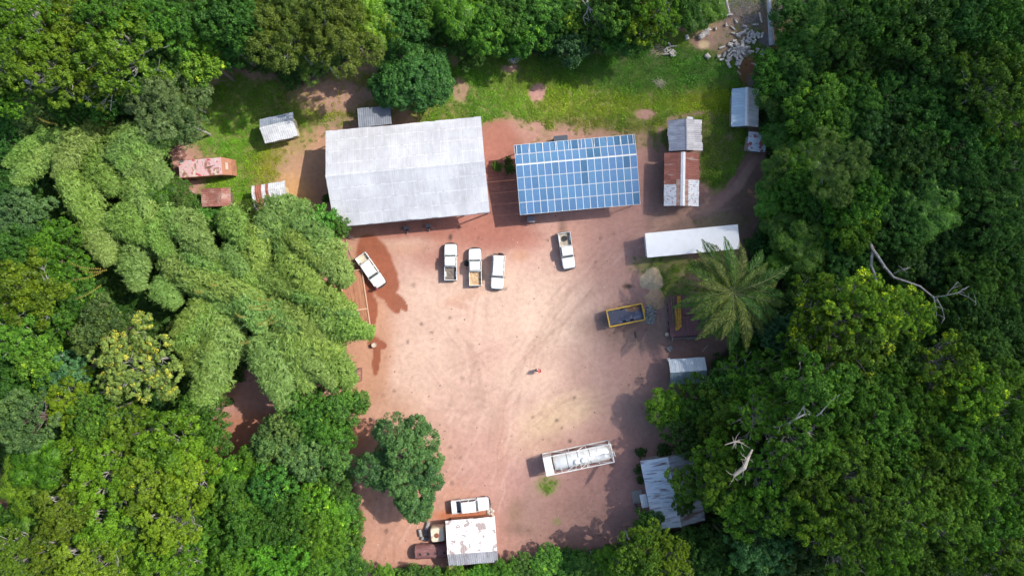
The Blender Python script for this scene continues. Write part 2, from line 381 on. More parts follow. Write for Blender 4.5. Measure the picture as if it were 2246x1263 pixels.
# grass and forest litter
gw = grass_w(PX, PY)
gcol = np.zeros(g.shape) + np.array((0.13, 0.20, 0.03))
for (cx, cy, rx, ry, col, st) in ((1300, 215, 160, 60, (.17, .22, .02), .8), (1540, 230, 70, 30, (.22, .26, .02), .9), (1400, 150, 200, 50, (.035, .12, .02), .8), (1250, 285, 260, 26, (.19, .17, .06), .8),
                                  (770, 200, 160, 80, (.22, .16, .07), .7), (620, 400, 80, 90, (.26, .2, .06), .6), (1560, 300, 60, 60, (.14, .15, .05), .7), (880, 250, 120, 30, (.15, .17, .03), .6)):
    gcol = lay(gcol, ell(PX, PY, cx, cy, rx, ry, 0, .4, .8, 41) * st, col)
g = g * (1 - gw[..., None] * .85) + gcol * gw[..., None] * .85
g = lay(g, sst(6, 2.5, p2) * .6, (0.24, 0.19, 0.10))
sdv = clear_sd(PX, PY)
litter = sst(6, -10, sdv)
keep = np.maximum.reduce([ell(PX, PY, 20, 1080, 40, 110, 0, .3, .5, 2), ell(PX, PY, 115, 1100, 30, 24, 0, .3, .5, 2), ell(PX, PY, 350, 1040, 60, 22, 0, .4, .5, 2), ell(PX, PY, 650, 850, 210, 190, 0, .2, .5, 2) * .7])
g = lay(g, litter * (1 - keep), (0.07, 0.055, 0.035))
g = lay(g, ell(PX, PY, 1640, 50, 130, 60, 0, .4, .7, 55) * .55 * sst(-.15, .2, fbm(PX, PY, 30, 14)), (0.22, 0.18, 0.14))
g = lay(g, ell(PX, PY, 1543, 98, 12, 9, 0, .3, .8, 56), (0.6, 0.45, 0.27))
# blotchy natural variation
g *= (1 + fbm(PX, PY, 55, 61)[..., None] * .22 + fbm(PX, PY, 9, 62, 3)[..., None] * .17)
g = np.clip(g, .01, .9)
ny, nx = GX.shape
GZ = fbm(PX, PY, 120, 77) * .10 + fbm(PX, PY, 12, 78) * .05
me = bpy.data.meshes.new('ground')
vv = np.stack([GX, GY, GZ], -1).reshape(-1, 3)
ii = np.arange(ny * nx).reshape(ny, nx)
ff = np.stack([ii[:-1, :-1], ii[:-1, 1:], ii[1:, 1:], ii[1:, :-1]], -1).reshape(-1, 4)
def np_mesh(me, v, f):
    me.vertices.add(len(v)); me.vertices.foreach_set('co', np.ascontiguousarray(v, np.float32).ravel())
    me.loops.add(f.size); me.loops.foreach_set('vertex_index', np.ascontiguousarray(f, np.int32).ravel())
    me.polygons.add(len(f)); me.polygons.foreach_set('loop_start', np.arange(0, f.size, f.shape[1], dtype=np.int32))
    me.update(calc_edges=True)
np_mesh(me, vv, ff)
ca = me.attributes.new('soil', 'FLOAT_COLOR', 'POINT')  # soil colours, including the shade painted on the right yard
ca.data.foreach_set('color', np.concatenate([g, np.ones(g.shape[:2] + (1,))], -1).astype(np.float32).ravel())
me.polygons.foreach_set('use_smooth', np.ones(len(ff), bool))
m, t, b = nt('laterite_soil')
a = t.nodes.new('ShaderNodeAttribute'); a.attribute_name = 'soil'
ob = t.nodes.new('ShaderNodeTexCoord').outputs['Object']
c = a.outputs['Color']
c = mixc(t, mth(t, 'MULTIPLY', ramp(t, noise(t, ob, 1.6, 8, .7), .42, .72), .5), c, mixc(t, 1, c, (.66, .60, .58), 'MULTIPLY'))
c = mixc(t, mth(t, 'MULTIPLY', ramp(t, noise(t, ob, 0.5, 6, .65, .6), .5, .7), .25), c, mixc(t, 1, c, (1.22, 1.25, 1.28), 'MULTIPLY'))
c = mixc(t, ramp(t, noise(t, ob, 5.5, 3, .6), .70, .75), c, mixc(t, 1, c, (.45, .42, .42), 'MULTIPLY'))
c = mixc(t, mth(t, 'MULTIPLY', ramp(t, noise(t, ob, 14, 2, .6), .66, .72), .5), c, mixc(t, 1, c, (1.35, 1.35, 1.35), 'MULTIPLY'))
t.links.new(c, b.inputs['Base Color']); b.inputs['Roughness'].default_value = .95; b.inputs['Specular IOR Level'].default_value = .15
bp = t.nodes.new('ShaderNodeBump'); bp.inputs['Distance'].default_value = .06; bp.inputs['Strength'].default_value = .7
t.links.new(noise(t, ob, 5, 6, .7), bp.inputs['Height']); t.links.new(bp.outputs[0], b.inputs['Normal'])
me.materials.append(m)
ground = bpy.data.objects.new('ground', me); COL.objects.link(ground); tag(ground, kind='structure')

# ---------------------------------------------------------------- cloud high above the forest (its soft shade falls over the right of the yard)
CZ = 520.0
shift = Vector((sv.x, sv.y, 0)) / sv.z * CZ
def cloud():
    n = 110; x0, x1, y0, y1 = -60, 330, -190, 190     # shadow footprint on the ground
    xs = np.linspace(x0, x1, n); ys = np.linspace(y0, y1, n); X, Y = np.meshgrid(xs, ys)
    edge = (X - (3 + 0.06 * Y)) / 30.0
    th = sst(0, 1, edge) * 1.15 + sst(1, 4, edge) * .12
    th *= sst(0, .25, (x1 - X) / (x1 - x0)) * sst(0, .15, (Y - y0) / (y1 - y0)) * sst(0, .15, (y1 - Y) / (y1 - y0))
    th = th * (1 + fbm(X * 15, Y * 15, 420, 12) * .8)
    th = np.clip(th, 0, None) * 26 + .01
    v = np.concatenate([np.stack([X + shift.x, Y + shift.y, CZ + th * .6], -1).reshape(-1, 3), np.stack([X + shift.x, Y + shift.y, CZ - th * .4], -1).reshape(-1, 3)])
    i = np.arange(n * n).reshape(n, n); T = np.stack([i[:-1, :-1], i[:-1, 1:], i[1:, 1:], i[1:, :-1]], -1).reshape(-1, 4); B = T[:, ::-1] + n * n
    br = np.concatenate([i[0, :], i[1:, -1], i[-1, -2::-1], i[-2:0:-1, 0]]); nb = np.roll(br, -1)
    Sd = np.stack([br, br + n * n, nb + n * n, nb], -1)
    me = bpy.data.meshes.new('cloud'); np_mesh(me, v, np.concatenate([T, B, Sd]))
    m = bpy.data.materials.new('cloud_vapour'); m.use_nodes = True; t = m.node_tree; t.nodes.remove(t.nodes['Principled BSDF'])
    vs = t.nodes.new('ShaderNodeVolumePrincipled'); vs.inputs['Density'].default_value = .036; vs.inputs['Color'].default_value = (1, 1, 1, 1); vs.inputs['Anisotropy'].default_value = .85
    t.links.new(vs.outputs[0], t.nodes['Material Output'].inputs['Volume']); me.materials.append(m)
    o = bpy.data.objects.new('cloud', me); COL.objects.link(o); tag(o, kind='structure')
cloud()

# ---------------------------------------------------------------- foliage meshes (numpy)
def leaf_quads(c, nrm, L, Wd, rs, dirs=None, droop=None):
    """rhombic leaves: centres c, normals nrm, half sizes"""
    n = len(c); nrm = nrm / np.linalg.norm(nrm, axis=1, keepdims=True)
    r = rs.normal(size=(n, 3)) if dirs is None else dirs
    u = r - (r * nrm).sum(1, keepdims=True) * nrm; u /= np.linalg.norm(u, axis=1, keepdims=True) + 1e-9
    w = np.cross(nrm, u); L = np.broadcast_to(L, (n,))[:, None]; Wd = np.broadcast_to(Wd, (n,))[:, None]
    return np.stack([c - u * L, c - w * Wd + u * L * .1, c + u * L, c + w * Wd + u * L * .1], 1)
def quads_mesh(name, q, v, m):
    me = bpy.data.meshes.new(name); n = len(q)
    np_mesh(me, q.reshape(-1, 3), np.arange(n * 4).reshape(n, 4))
    at = me.attributes.new('v', 'FLOAT', 'FACE'); at.data.foreach_set('value', np.ascontiguousarray(v, np.float32))
    me.materials.append(m); return me
def sph(rs, n, zmin=-.25):
    z = rs.uniform(zmin, 1, n); t = rs.uniform(0, 2 * PI, n); r = np.sqrt(1 - z * z)
    return np.stack([r * np.cos(t), r * np.sin(t), z], -1)
def crown(seed, Rr, Ht, nl, lr, flat, npuff, pr, nleaf, ls, asp, m, young=0.0, lobes=None, elong=None, name='crown'):
    """lobes -> puffs -> leaves. returns mesh and lobe centres (local, z from 0 at crown base)"""
    rs = np.random.RandomState(seed)
    if lobes is None:
        k = np.arange(nl); d = np.sqrt((k + .5) / nl) * Rr * .86; th = k * 2.39996 + rs.uniform(0, 6)
        d *= rs.uniform(.8, 1.12, nl); th += rs.uniform(-.25, .25, nl)
        LC = np.stack([d * np.cos(th), d * np.sin(th), Ht * np.sqrt(np.clip(1 - (d / Rr) ** 2, .05, 1)) * .72 + rs.uniform(-.16, .16, nl) * Ht], -1)
        LR = lr * rs.uniform(.7, 1.25, nl)
    else:
        LC = np.array([l[:3] for l in lobes], float); LR = np.array([l[3] for l in lobes], float); nl = len(LC)
    w = LR ** 2; w /= w.sum()
    pl = rs.choice(nl, npuff, p=w); d = sph(rs, npuff, -.35)
    fl = np.array([1, 1, flat])
    rad = LR[pl][:, None] * rs.uniform(.75, 1.05, (npuff, 1))
    PC = LC[pl] + d * rad * fl
    PN = d * .7 + np.array([0, 0, .5])
    prr = pr * rs.uniform(.7, 1.3, npuff)
    pv = rs.uniform(.1, .7, npuff) + (rs.uniform(-.25, .4, nl))[pl]
    yg = rs.uniform(size=npuff) < young
    lp = np.repeat(np.arange(npuff), nleaf); n = len(lp)
    dd = sph(rs, n, -.5); dd = dd + PN[lp] * .35; dd /= np.linalg.norm(dd, axis=1, keepdims=True)
    c = PC[lp] + dd * prr[lp][:, None] * rs.uniform(.6, 1.05, (n, 1)) * np.array([1, 1, .75])
    nr = dd * .8 + np.array([0, 0, .45]) + rs.normal(size=(n, 3)) * .42
    L = ls * rs.uniform(.7, 1.3, n)
    if elong is not None: dirs = dd + np.array([0, 0, elong])
    else: dirs = None
    q = leaf_quads(c, nr, L, L * asp, rs, dirs)
    v = np.clip(pv[lp] + rs.normal(size=n) * .18, 0, .97); v[yg[lp] & (rs.uniform(size=n) < .55)] = 1.0
    return quads_mesh(name, q, v, m), LC, LR
def star_crown(seed, Rr, Ht, nros, ls, m, name='crown'):
    """whorls of long leaves (umbrella-leaf look)"""
    rs = np.random.RandomState(seed); nl = 9
    k = np.arange(nl); d = np.sqrt((k + .5) / nl) * Rr * .8; th = k * 2.39996
    LC = np.stack([d * np.cos(th), d * np.sin(th), Ht * np.sqrt(np.clip(1 - (d / Rr) ** 2, .05, 1)) * .75 + rs.uniform(-.2, .2, nl) * Ht], -1); LR = Rr * .34 * rs.uniform(.8, 1.2, nl)
    pl = rs.randint(0, nl, nros); dn = sph(rs, nros, -.2); PC = LC[pl] + dn * LR[pl][:, None] * rs.uniform(.8, 1.05, (nros, 1)) * np.array([1, 1, .8])
    ax = dn * .5 + np.array([0, 0, .9]); ax /= np.linalg.norm(ax, axis=1, keepdims=True)
    per = 9; lp = np.repeat(np.arange(nros), per); a = np.tile(np.arange(per) * 2 * PI / per, nros) + np.repeat(rs.uniform(0, 6, nros), per) + rs.normal(size=nros * per) * .15
    t1 = np.cross(ax, np.array([1., .2, 0])); t1 /= np.linalg.norm(t1, axis=1, keepdims=True); t2 = np.cross(ax, t1)
    rad = t1[lp] * np.cos(a)[:, None] + t2[lp] * np.sin(a)[:, None] - ax[lp] * .18 + rs.normal(size=(len(lp), 3)) * .1
    L = ls * rs.uniform(.75, 1.2, len(lp)); c = PC[lp] + rad * L[:, None] * 1.05 + rs.normal(size=(len(lp), 3)) * .03
    nr = ax[lp] + rad * .25
    q = leaf_quads(c, nr, L, L * .24, rs, rad)
    v = np.clip(np.repeat(rs.uniform(.1, .9, nros), per) + rs.normal(size=len(lp)) * .15, 0, .97)
    # inner filler leaves
    n2 = nros * 6; p2 = rs.randint(0, nl, n2); d2 = sph(rs, n2, -.5); c2 = LC[p2] + d2 * LR[p2][:, None] * rs.uniform(.5, .95, (n2, 1)) * np.array([1, 1, .75])
    q2 = leaf_quads(c2, d2 + rs.normal(size=(n2, 3)) * .5 + [0, 0, .4], ls * .8, ls * .3, rs)
    return quads_mesh(name, np.concatenate([q, q2]), np.concatenate([v, rs.uniform(0, .5, n2)]), m), LC, LR
def trunk_mesh(seed, LC, LR, Ht, bark, r0=.30, twig=False):
    """height normalised: z=0 ground, z=1 crown top; crown base at 1-cb"""
    mb = MB(); rs = random.Random(seed); cb = 0.36; K = 14.0     # built at 14 m, then normalised to height 1
    top = 1 - cb + .02
    def tb(pts, rr, n): mb.tube([(x, y, z * K) for x, y, z in pts], rr, bark, n)
    tb([(0, 0, -.01), (.03, .02, .25), (-.05, .06, .5), (.02, 0, top)], [r0 * 1.35, r0, r0 * .85, r0 * .7], 8)
    for c in LC:
        c = Vector(c); z = 1 - cb + cb * min(1, max(.1, c.z / Ht)) * .78
        a = Vector((0.02, 0, top - .08)); e = Vector((c.x * .9, c.y * .9, z))
        mid = a.lerp(e, .5) + Vector((rs.uniform(-.3, .3), rs.uniform(-.3, .3), .03))
        tb([a, mid, e], [r0 * .45, r0 * .30, r0 * .14], 5)
        for q in range(3 if twig else 1):
            f = Vector((e.x + rs.uniform(-1, 1), e.y + rs.uniform(-1, 1), min(1.02, z + rs.uniform(.02, .09)) if twig else z + .02))
            s0 = mid.lerp(e, rs.uniform(.3, .8)); tb([s0, s0.lerp(f, .6) + Vector((rs.uniform(-.2, .2), rs.uniform(-.2, .2), 0)), f], [r0 * .28, r0 * .22, r0 * .08], 4)
    mb.v = [(x, y, z / K) for x, y, z in mb.v]
    return mb

BARK = mat('bark_brown', (.16, .12, .09), .9, spots=[((.28, .24, .2), 2.0, .55, .1, (1, 1, .2), .7)], bump=(6, .04))
BARKP = mat('bark_pale', (.40, .38, .34), .85, spots=[((.2, .17, .14), 1.5, .58, .08, None, .8)])
LM = {
 'fan': leaf_mat('leaf_spray', (.050, .115, .008), (.150, .270, .018), (.46, .56, .03)),
 'dome': leaf_mat('leaf_dense', (.034, .095, .012), (.105, .225, .024), (.26, .42, .03)),
 'star': leaf_mat('leaf_whorl', (.028, .08, .008), (.13, .255, .022), (.3, .4, .05)),
 'feather': leaf_mat('leaf_fine', (.06, .115, .016), (.16, .255, .045), (.33, .36, .08)),
 'tuft': leaf_mat('leaf_tipped', (.09, .15, .03), (.21, .29, .06), (.42, .40, .05)),
 'bamboo': leaf_mat('leaf_bamboo', (.11, .19, .026), (.33, .48, .12), (.45, .42, .08), trans=.3),
 'palm': leaf_mat('leaf_palm', (.028, .062, .010), (.15, .225, .032), (.30, .28, .10), trans=.15),
}
PROTO = {}
def proto(key, res, bark, pale=False, twig=False, r0=.3):
    me, LC, LR = res
    tb = trunk_mesh(hash(key) % 1000 if False else len(PROTO) + 5, LC, LR, HT, bark, r0, twig)
    to = tb.build('trunk'); tm = to.data; bpy.data.objects.remove(to)
    PROTO[key] = (me, tm)
HT = 3.2; BR = 5.0      # normalised: crown radius 5, crown thickness HT over its base
for i in range(4):
    proto('fan%d' % i, crown(10 + i, BR, HT, 30 + 2 * i, .74, .6, 380, .33, 46, .105, .6, LM['fan'], young=(0, .02, .11, .0)[i]), BARKP, twig=True, r0=.2)
proto('fan4', crown(15, BR, HT, 24, .95, .6, 230, .50, 60, .14, .6, LM['fan']), BARKP, twig=True, r0=.2)
proto('fan5', crown(16, BR, HT, 38, .62, .6, 620, .24, 34, .085, .6, LM['fan']), BARKP, twig=True, r0=.2)
proto('dome4', crown(47, BR, HT * 1.2, 26, 1.0, .8, 640, .30, 34, .10, .5, LM['dome'], young=.01), BARK, r0=.26)
for i in range(3):
    proto('fans%d' % i, crown(30 + i, BR, HT, 9, 1.6, .6, 230, .62, 44, .17, .62, LM['fan']), BARK, r0=.26)
for i in range(4):
    proto('dome%d' % i, crown(40 + i, BR, HT * 1.2, 20, 1.25, .8, 420, .44, 46, .12, .62, LM['dome'], young=(0, .03, 0, .01)[i]), BARK, r0=.26)
for i in range(3):
    proto('domes%d' % i, crown(50 + i, BR, HT * 1.2, 9, 2.0, .85, 250, .7, 44, .19, .62, LM['dome'], young=(0, .04, 0)[i]), BARK)
for i in range(3):
    proto('feather%d' % i, crown(60 + i, BR, HT, 13, 1.5, .6, 420, .42, 56, .135, .28, LM['feather'], elong=.3), BARKP, twig=True, r0=.2)
for i in range(3):
    proto('star%d' % i, star_crown(70 + i, BR, HT, 620, .30, LM['star']), BARK)
proto('tuft0', crown(80, BR, HT, 30, .85, .6, 560, .26, 44, .10, .5, LM['tuft'], young=.22), BARKP, twig=True, r0=.15)

TREES = []
def tree(px, py, r, h, typ, tint, label, name='forest_tree', group=None, sq=1.0, cat='tree'):
    c = P(px, py, h * .85); rs = random.Random(int(px * 7 + py * 13))
    key = {'fan': ['fan0', 'fan3', 'fan4', 'fan5'], 'fany': ['fan1'], 'fanyy': ['fan2'], 'dome': ['dome0', 'dome2', 'dome4'], 'domey': ['dome1', 'dome3'], 'feather': ['feather0', 'feather1', 'feather2'],
           'star': ['star0', 'star1', 'star2'], 'tuft': ['tuft0']}[typ]
    if r < 3.3: key = {'fan': ['fans0', 'fans1', 'fans2'], 'fany': ['fans0'], 'fanyy': ['fans1'], 'dome': ['domes0', 'domes2'], 'domey': ['domes1']}.get(typ, key)
    k = rs.choice(key); cm, tm = PROTO[k]
    t = thing(name, label, cat, (c.x, c.y, 0), rs.uniform(0, 6.28), group)
    o = bpy.data.objects.new('crown', cm); COL.objects.link(o); o.parent = t
    s = r / BR; sz = (h * .36) / HT * (1.0 if h > r else 1.3); sz = max(sz, s * .8); sz = min(sz, s * 1.6)
    o.scale = (s, s * sq, sz); o.location = (0, 0, h - HT * sz * (1.05 if typ[:4] != 'dome' else 1.25)); o.color = tuple(tint) + (1,)
    o2 = bpy.data.objects.new('trunk', tm); COL.objects.link(o2); o2.parent = t; o2.scale = (s, s * sq, h * .985)
    TREES.append(t); return t

# ---------------------------------------------------------------- buildings
def fit(c4, h):
    a, b, c, d = [P(x, y, h) for x, y in c4]          # NW NE SE SW
    ux = ((b - a) + (c - d)) / 2; uy = ((a - d) + (b - c)) / 2
    ct = (a + b + c + d) / 4; return Vector((ct.x, ct.y, 0)), ux.length, uy.length, math.atan2(ux.y, ux.x)
def slope_sheets(mb, o, u, v, nu, nv, mf, rs, ov=.12, jag=.05, lift=.012, th=.018):
    """corrugated sheets laid on a slope: o ridge corner, u along the ridge, v down the slope"""
    o, u, v = Vector(o), Vector(u), Vector(v); n = u.cross(v).normalized()
    if n.z < 0: n = -n
    L, Hh = u.length, v.length; un, vn_ = u / L, v / Hh; w = L / nu; hh = Hh / nv
    for j in range(nv):
        for i in range(nu):
            z = lift * (nv - j) + (.006 if i % 2 else 0) + rs.uniform(0, .003)
            x0, x1 = i * w - (.03 if i else 0), (i + 1) * w + (.03 if i < nu - 1 else 0)
            y0 = j * hh - (ov if j else 0); y1 = (j + 1) * hh + rs.uniform(-jag, jag)
            q = [o + un * x0 + vn_ * y0, o + un * x1 + vn_ * y0, o + un * x1 + vn_ * y1, o + un * x0 + vn_ * y1]
            m = mf(i, j) if callable(mf) else mf
            tp = [p + n * (z + th + (lift * .9 if k > 1 else 0)) for k, p in enumerate(q)]; bt = [p + n * (z + (lift * .9 if k > 1 else 0)) for k, p in enumerate(q)]
            mb.mesh(tp + bt, [(0, 1, 2, 3), (7, 6, 5, 4), (0, 4, 5, 1), (1, 5, 6, 2), (2, 6, 7, 3), (3, 7, 4, 0)], m, rs.random())
def sheet_mat(name, c1, c2, pitch_axis, rust=(.22, .09, .05), ramt=.62, rsoft=.05, rscale=.8, rough=.45, metal=.1, stretch=None, wave=.012, rstr=.8, vj=.06, pitch=.30):
    return mat(name, c1, rough, metal, spots=[(rust, rscale, ramt, rsoft, stretch, rstr), (tuple(x * .72 for x in c1), 2.2, .56, .10, stretch, .5), ((.12, .10, .09), 5, .70, .02, stretch, .7)],
               vj=vj, wave=(pitch_axis, pitch, wave), col2=c2)
WOODWALL = mat('timber_wall', (.20, .14, .09), .85, spots=[((.10, .07, .05), 3, .55, .1, (6, 6, .5), .8)], bump=(8, .01))
CREAM = mat('cream_wall', (.55, .47, .30), .8, spots=[((.3, .2, .12), 1.4, .6, .1, None, .7)])
PLASTER = mat('plaster_wall', (.42, .38, .33), .85, spots=[((.25, .16, .11), 1.2, .58, .1, None, .7)])
STEEL = mat('steel_grey', (.20, .20, .21), .5, .6, spots=[((.2, .1, .06), 3, .6, .06, None, .7)])
DARK = mat('dark_opening', (.03, .025, .02), .8)
DOORM = mat('door_paint', (.18, .20, .17), .6, spots=[((.25, .14, .08), 4, .6, .08, None, .7)])
def gable(name, label, c4, eh, rise, axis, mA, mB, wall=WOODWALL, over=.35, nu=None, nv=2, walls=True, ridge_off=0.0, cap=None, capw=.35, jag=.05, open_posts=False, door_side='S', cat='shed', skip=None, seed=1):
    ct, L, Wd, ang = fit(c4, eh); rs = random.Random(seed)
    t = thing(name, label, cat, ct, ang)
    hx, hy = L / 2, Wd / 2
    if axis == 'x': A, B = hx, hy
    else: A, B = hy, hx
    def T(a, b, z): return (a, b, z) if axis == 'x' else (b, a, z)       # a along the ridge
    ro = ridge_off
    rz = eh + rise
    nu = nu or max(2, round(2 * A / .85))
    mb = MB()
    up = T(-A, ro, rz)
    slope_sheets(mb, up, Vector(T(2 * A, 0, 0)), Vector(T(0, B - ro, -rise)), nu, nv, mA, rs, jag=jag)     # +b side
    slope_sheets(mb, up, Vector(T(2 * A, 0, 0)), Vector(T(0, -B - ro, -rise)), nu, nv, mB, rs, jag=jag)    # -b side
    roof = mb.build('roof', t)
    if cap:
        c = MB()
        for sgn in (1, -1):
            ww = capw * sgn; k = rise / (B - ro * sgn) * capw
            a = [T(-A - .03, ro, rz + .13), T(A + .03, ro, rz + .13), T(A + .03, ro + ww, rz + .10 - k), T(-A - .03, ro + ww, rz + .10 - k)]
            c.mesh(a + [(p[0], p[1], p[2] - .02) for p in a], [(0, 1, 2, 3), (7, 6, 5, 4), (0, 4, 5, 1), (1, 5, 6, 2), (2, 6, 7, 3), (3, 7, 4, 0)], cap)
        c.build('ridge_cap', roof)
    ix, iy = hx - over, hy - over
    if open_posts:
        p = MB()
        for a in np.linspace(-A + .4, A - .4, open_posts):
            for b in (-B + .4, ro, B - .4):
                po = MB(); zt = rz - .05 if b == ro else rz - rise * (abs(b - ro) / (B + abs(ro))) - .08
                po.box(Vector(T(a, b, zt / 2)), (.16, .16, zt), STEEL, bev=.02); po.build('post', t)
        for a in np.linspace(-A + .4, A - .4, open_posts * 2 - 1):
            p.tube([T(a, -B + .15, eh - .05), T(a, ro, rz - .05)], .06, STEEL, 4); p.tube([T(a, B - .15, eh - .05), T(a, ro, rz - .05)], .06, STEEL, 4)
        for f in (.1, .5, .9):
            for sgn in (1, -1): p.tube([T(-A + .1, ro + sgn * f * B * .95, rz - .09 - f * rise * .95), T(A - .1, ro + sgn * f * B * .95, rz - .09 - f * rise * .95)], .05, STEEL, 4)
        p.build('roof_frame', t)
    if walls:
        w = MB(); over = over + .25; a1 = A - over; b1 = B - over
        ek = eh + rise * over / B - .06
        for sgn in (1, -1):
            w.box(Vector(T(0, sgn * b1, ek / 2)), T(2 * a1, .12, ek), wall)
            rzw = rz - .08
            for (x0, x1) in ((sgn * (a1 - .06), sgn * (a1 + .06)),):
                pts = [(-b1 + .06, 0), (b1 - .06, 0), (b1 - .06, ek), (ro, rzw), (-b1 + .06, ek)]
                q0 = [T(x0, y, z) for y, z in pts]; q1 = [T(x1, y, z) for y, z in pts]
                w.mesh(q0 + q1, [(0, 1, 2, 3, 4), (9, 8, 7, 6, 5)] + [(i, (i + 1) % 5, (i + 1) % 5 + 5, i + 5) for i in range(5)], wall)
        w.build('wall', t)
        d = MB(); dz = min(2.0, eh - .25)
        yy = -(hy - over) - .085; d.box((min(.6, hx * .3), yy, dz / 2), (.85, .05, dz), DOORM); dd = d.build('door', t)
        hd = MB(); hd.box((min(.6, hx * .3) + .33, yy - .04, dz * .5), (.05, .04, .16), STEEL); hd.build('handle', dd)
        if hx > 1.6:
            wd = MB(); wx = -hx * .45; wd.box((wx, yy + .005, eh * .6), (.8, .05, .6), WOODWALL); wf = wd.build('window', t)
            pn = MB(); pn.box((wx, yy - .025, eh * .6), (.66, .02, .46), DARK); pn.build('pane', wf)
    return t, ct, L, Wd, ang

ZINC = mat('zinc_barn', (.55, .55, .565), .42, .08, spots=[((.42, .415, .43), .25, .50, .10, None, .6), ((.40, .385, .39), 1.6, .57, .10, (1.6, .22, 1), .6), ((.36, .33, .31), 3.0, .66, .04, (1.4, .4, 1), .6), ((.74, .74, .74), .16, .56, .10, None, .6)], vj=.035, wave=(0, .30, .003), grid=(1.0, .1, 1.72, .0, (.78, .78, .79), .42))
barn, bc, bL, bW, bA = gable('open_barn', 'largest grey metal roofed open barn at the north side of the yard', [(713, 289), (1056, 256), (1073, 466), (735, 497)], 5.0, 2.2, 'x', ZINC, ZINC,
    walls=False, open_posts=7, nu=24, nv=4, cap=ZINC, capw=.3, jag=.06, cat='barn', seed=3)
# half height block walls and clutter-free floor slab of the barn
w = MB(); BLK = mat('block_wall', (.34, .27, .22), .9, spots=[((.22, .12, .08), 1, .55, .1, None, .8)], bump=(4, .03))
w.box((0, bW / 2 - 1.0, 1.1), (bL - 1.6, .15, 2.2), BLK); w.box((bL / 2 - .85, 1.5, 1.1), (.15, bW - 6, 2.2), BLK); w.build('low_wall', barn)
f = MB(); f.box((0, 0, .06), (bL - 1.2, bW - 1.4, .14), mat('oily_concrete', (.16, .13, .11), .8, spots=[((.05, .04, .035), .6, .55, .12, None, .8)])); f.build('floor_slab', barn)
gt = MB(); gt.box((0, -bW / 2 - .06, 4.96), (bL, .12, .12), STEEL); gt.build('gutter', barn)

GREYZ = sheet_mat('zinc_dark', (.24, .26, .29), (.33, .35, .39), 0, rust=(.16, .18, .22), ramt=.5, rscale=.5, rsoft=.15, rough=.4)
# lean-to behind the barn
ct, L, Wd, ang = fit([(785, 238), (857, 230), (859, 274), (787, 283)], 3.4)
lt = thing('lean_to', 'dark grey metal lean-to roof joined to the back of the largest barn', 'lean-to', ct, ang)
mb = MB(); rs = random.Random(5); slope_sheets(mb, (-L / 2, -Wd / 2, 3.9), (L, 0, 0), (0, Wd, -.7), 6, 2, GREYZ, rs); mb.build('roof', lt)
for sx in (-1, 1):
    for sy in (-1, 1):
        p = MB(); z = 3.2 if sy > 0 else 3.75; p.box((sx * (L / 2 - .2), sy * (Wd / 2 - .25), z / 2), (.12, .12, z), STEEL); p.build('post', lt)
w = MB(); w.box((0, Wd / 2 - .4, 1.5), (L - .7, .1, 3.0), WOODWALL); w.build('wall', lt)

WHZ = sheet_mat('zinc_white', (.62, .62, .62), (.74, .74, .73), 0, rust=(.40, .38, .37), ramt=.60, rscale=.9, rsoft=.08, rstr=.7)
GRZ = sheet_mat('zinc_shed_north', (.30, .34, .40), (.46, .48, .52), 0, rust=(.18, .22, .28), ramt=.52, rscale=.7, rsoft=.1, stretch=(1, .3, 1))
gable('cream_shed', 'small shed with white metal gable roof and cream wall, west of the barn', [(569, 263), (643, 246), (655, 298), (582, 315)], 2.5, .8, 'x', GRZ, WHZ, wall=CREAM, over=.25, cap=WHZ, capw=.2, ridge_off=.25, seed=7)

REDZ = sheet_mat('rusty_sheet', (.27, .10, .075), (.38, .16, .125), 1, rust=(.46, .32, .27), ramt=.55, rscale=1.0, rsoft=.08, rough=.8, metal=0, wave=.02)
RUST = sheet_mat('rust_red_sheet', (.27, .085, .055), (.36, .13, .085), 0, rust=(.48, .38, .31), ramt=.66, rscale=.6, rsoft=.06, rough=.8, metal=0, stretch=(.35, 1.3, 1), wave=.015)
RUSTLT = sheet_mat('worn_sheet', (.46, .33, .26), (.40, .22, .17), 1, rust=(.3, .11, .07), ramt=.52, rscale=1.2, rsoft=.1, rough=.8, metal=0, stretch=(1, 2, 1))
PATCH = mat('patched_white_sheet', (.60, .62, .64), .5, .1, spots=[((.30, .10, .09), 2.2, .59, .03, (1.2, 2.0, 1), .9), ((.35, .36, .40), 3.1, .60, .04, (.8, 1.5, 1), .8)], wave=(1, .25, .012), vj=.05)
gable('rusty_shed', 'small rust red roofed shed among the bamboo below the pink roofed cabin', [(447, 413), (505, 414), (508, 452), (437, 455)], 2.3, .4, 'y', REDZ, REDZ, over=.25, ridge_off=.9, nu=5, nv=3, seed=9)
ct6, L6, W6, a6 = fit([(549, 408), (622, 399), (637, 447), (562, 460)], 2.6)
def m6(i, j): return (WHZ, RUST, RUST, WHZ, RUST, WHZ, WHZ, WHZ, WHZ, WHZ)[min(i, 9)]
gable('patched_shed', 'shed with white and rust striped roof half under the bamboo', [(549, 408), (622, 399), (637, 447), (562, 460)], 2.5, .5, 'x', m6, m6, wall=CREAM, over=.3, nu=10, nv=2, ridge_off=.6, seed=10)
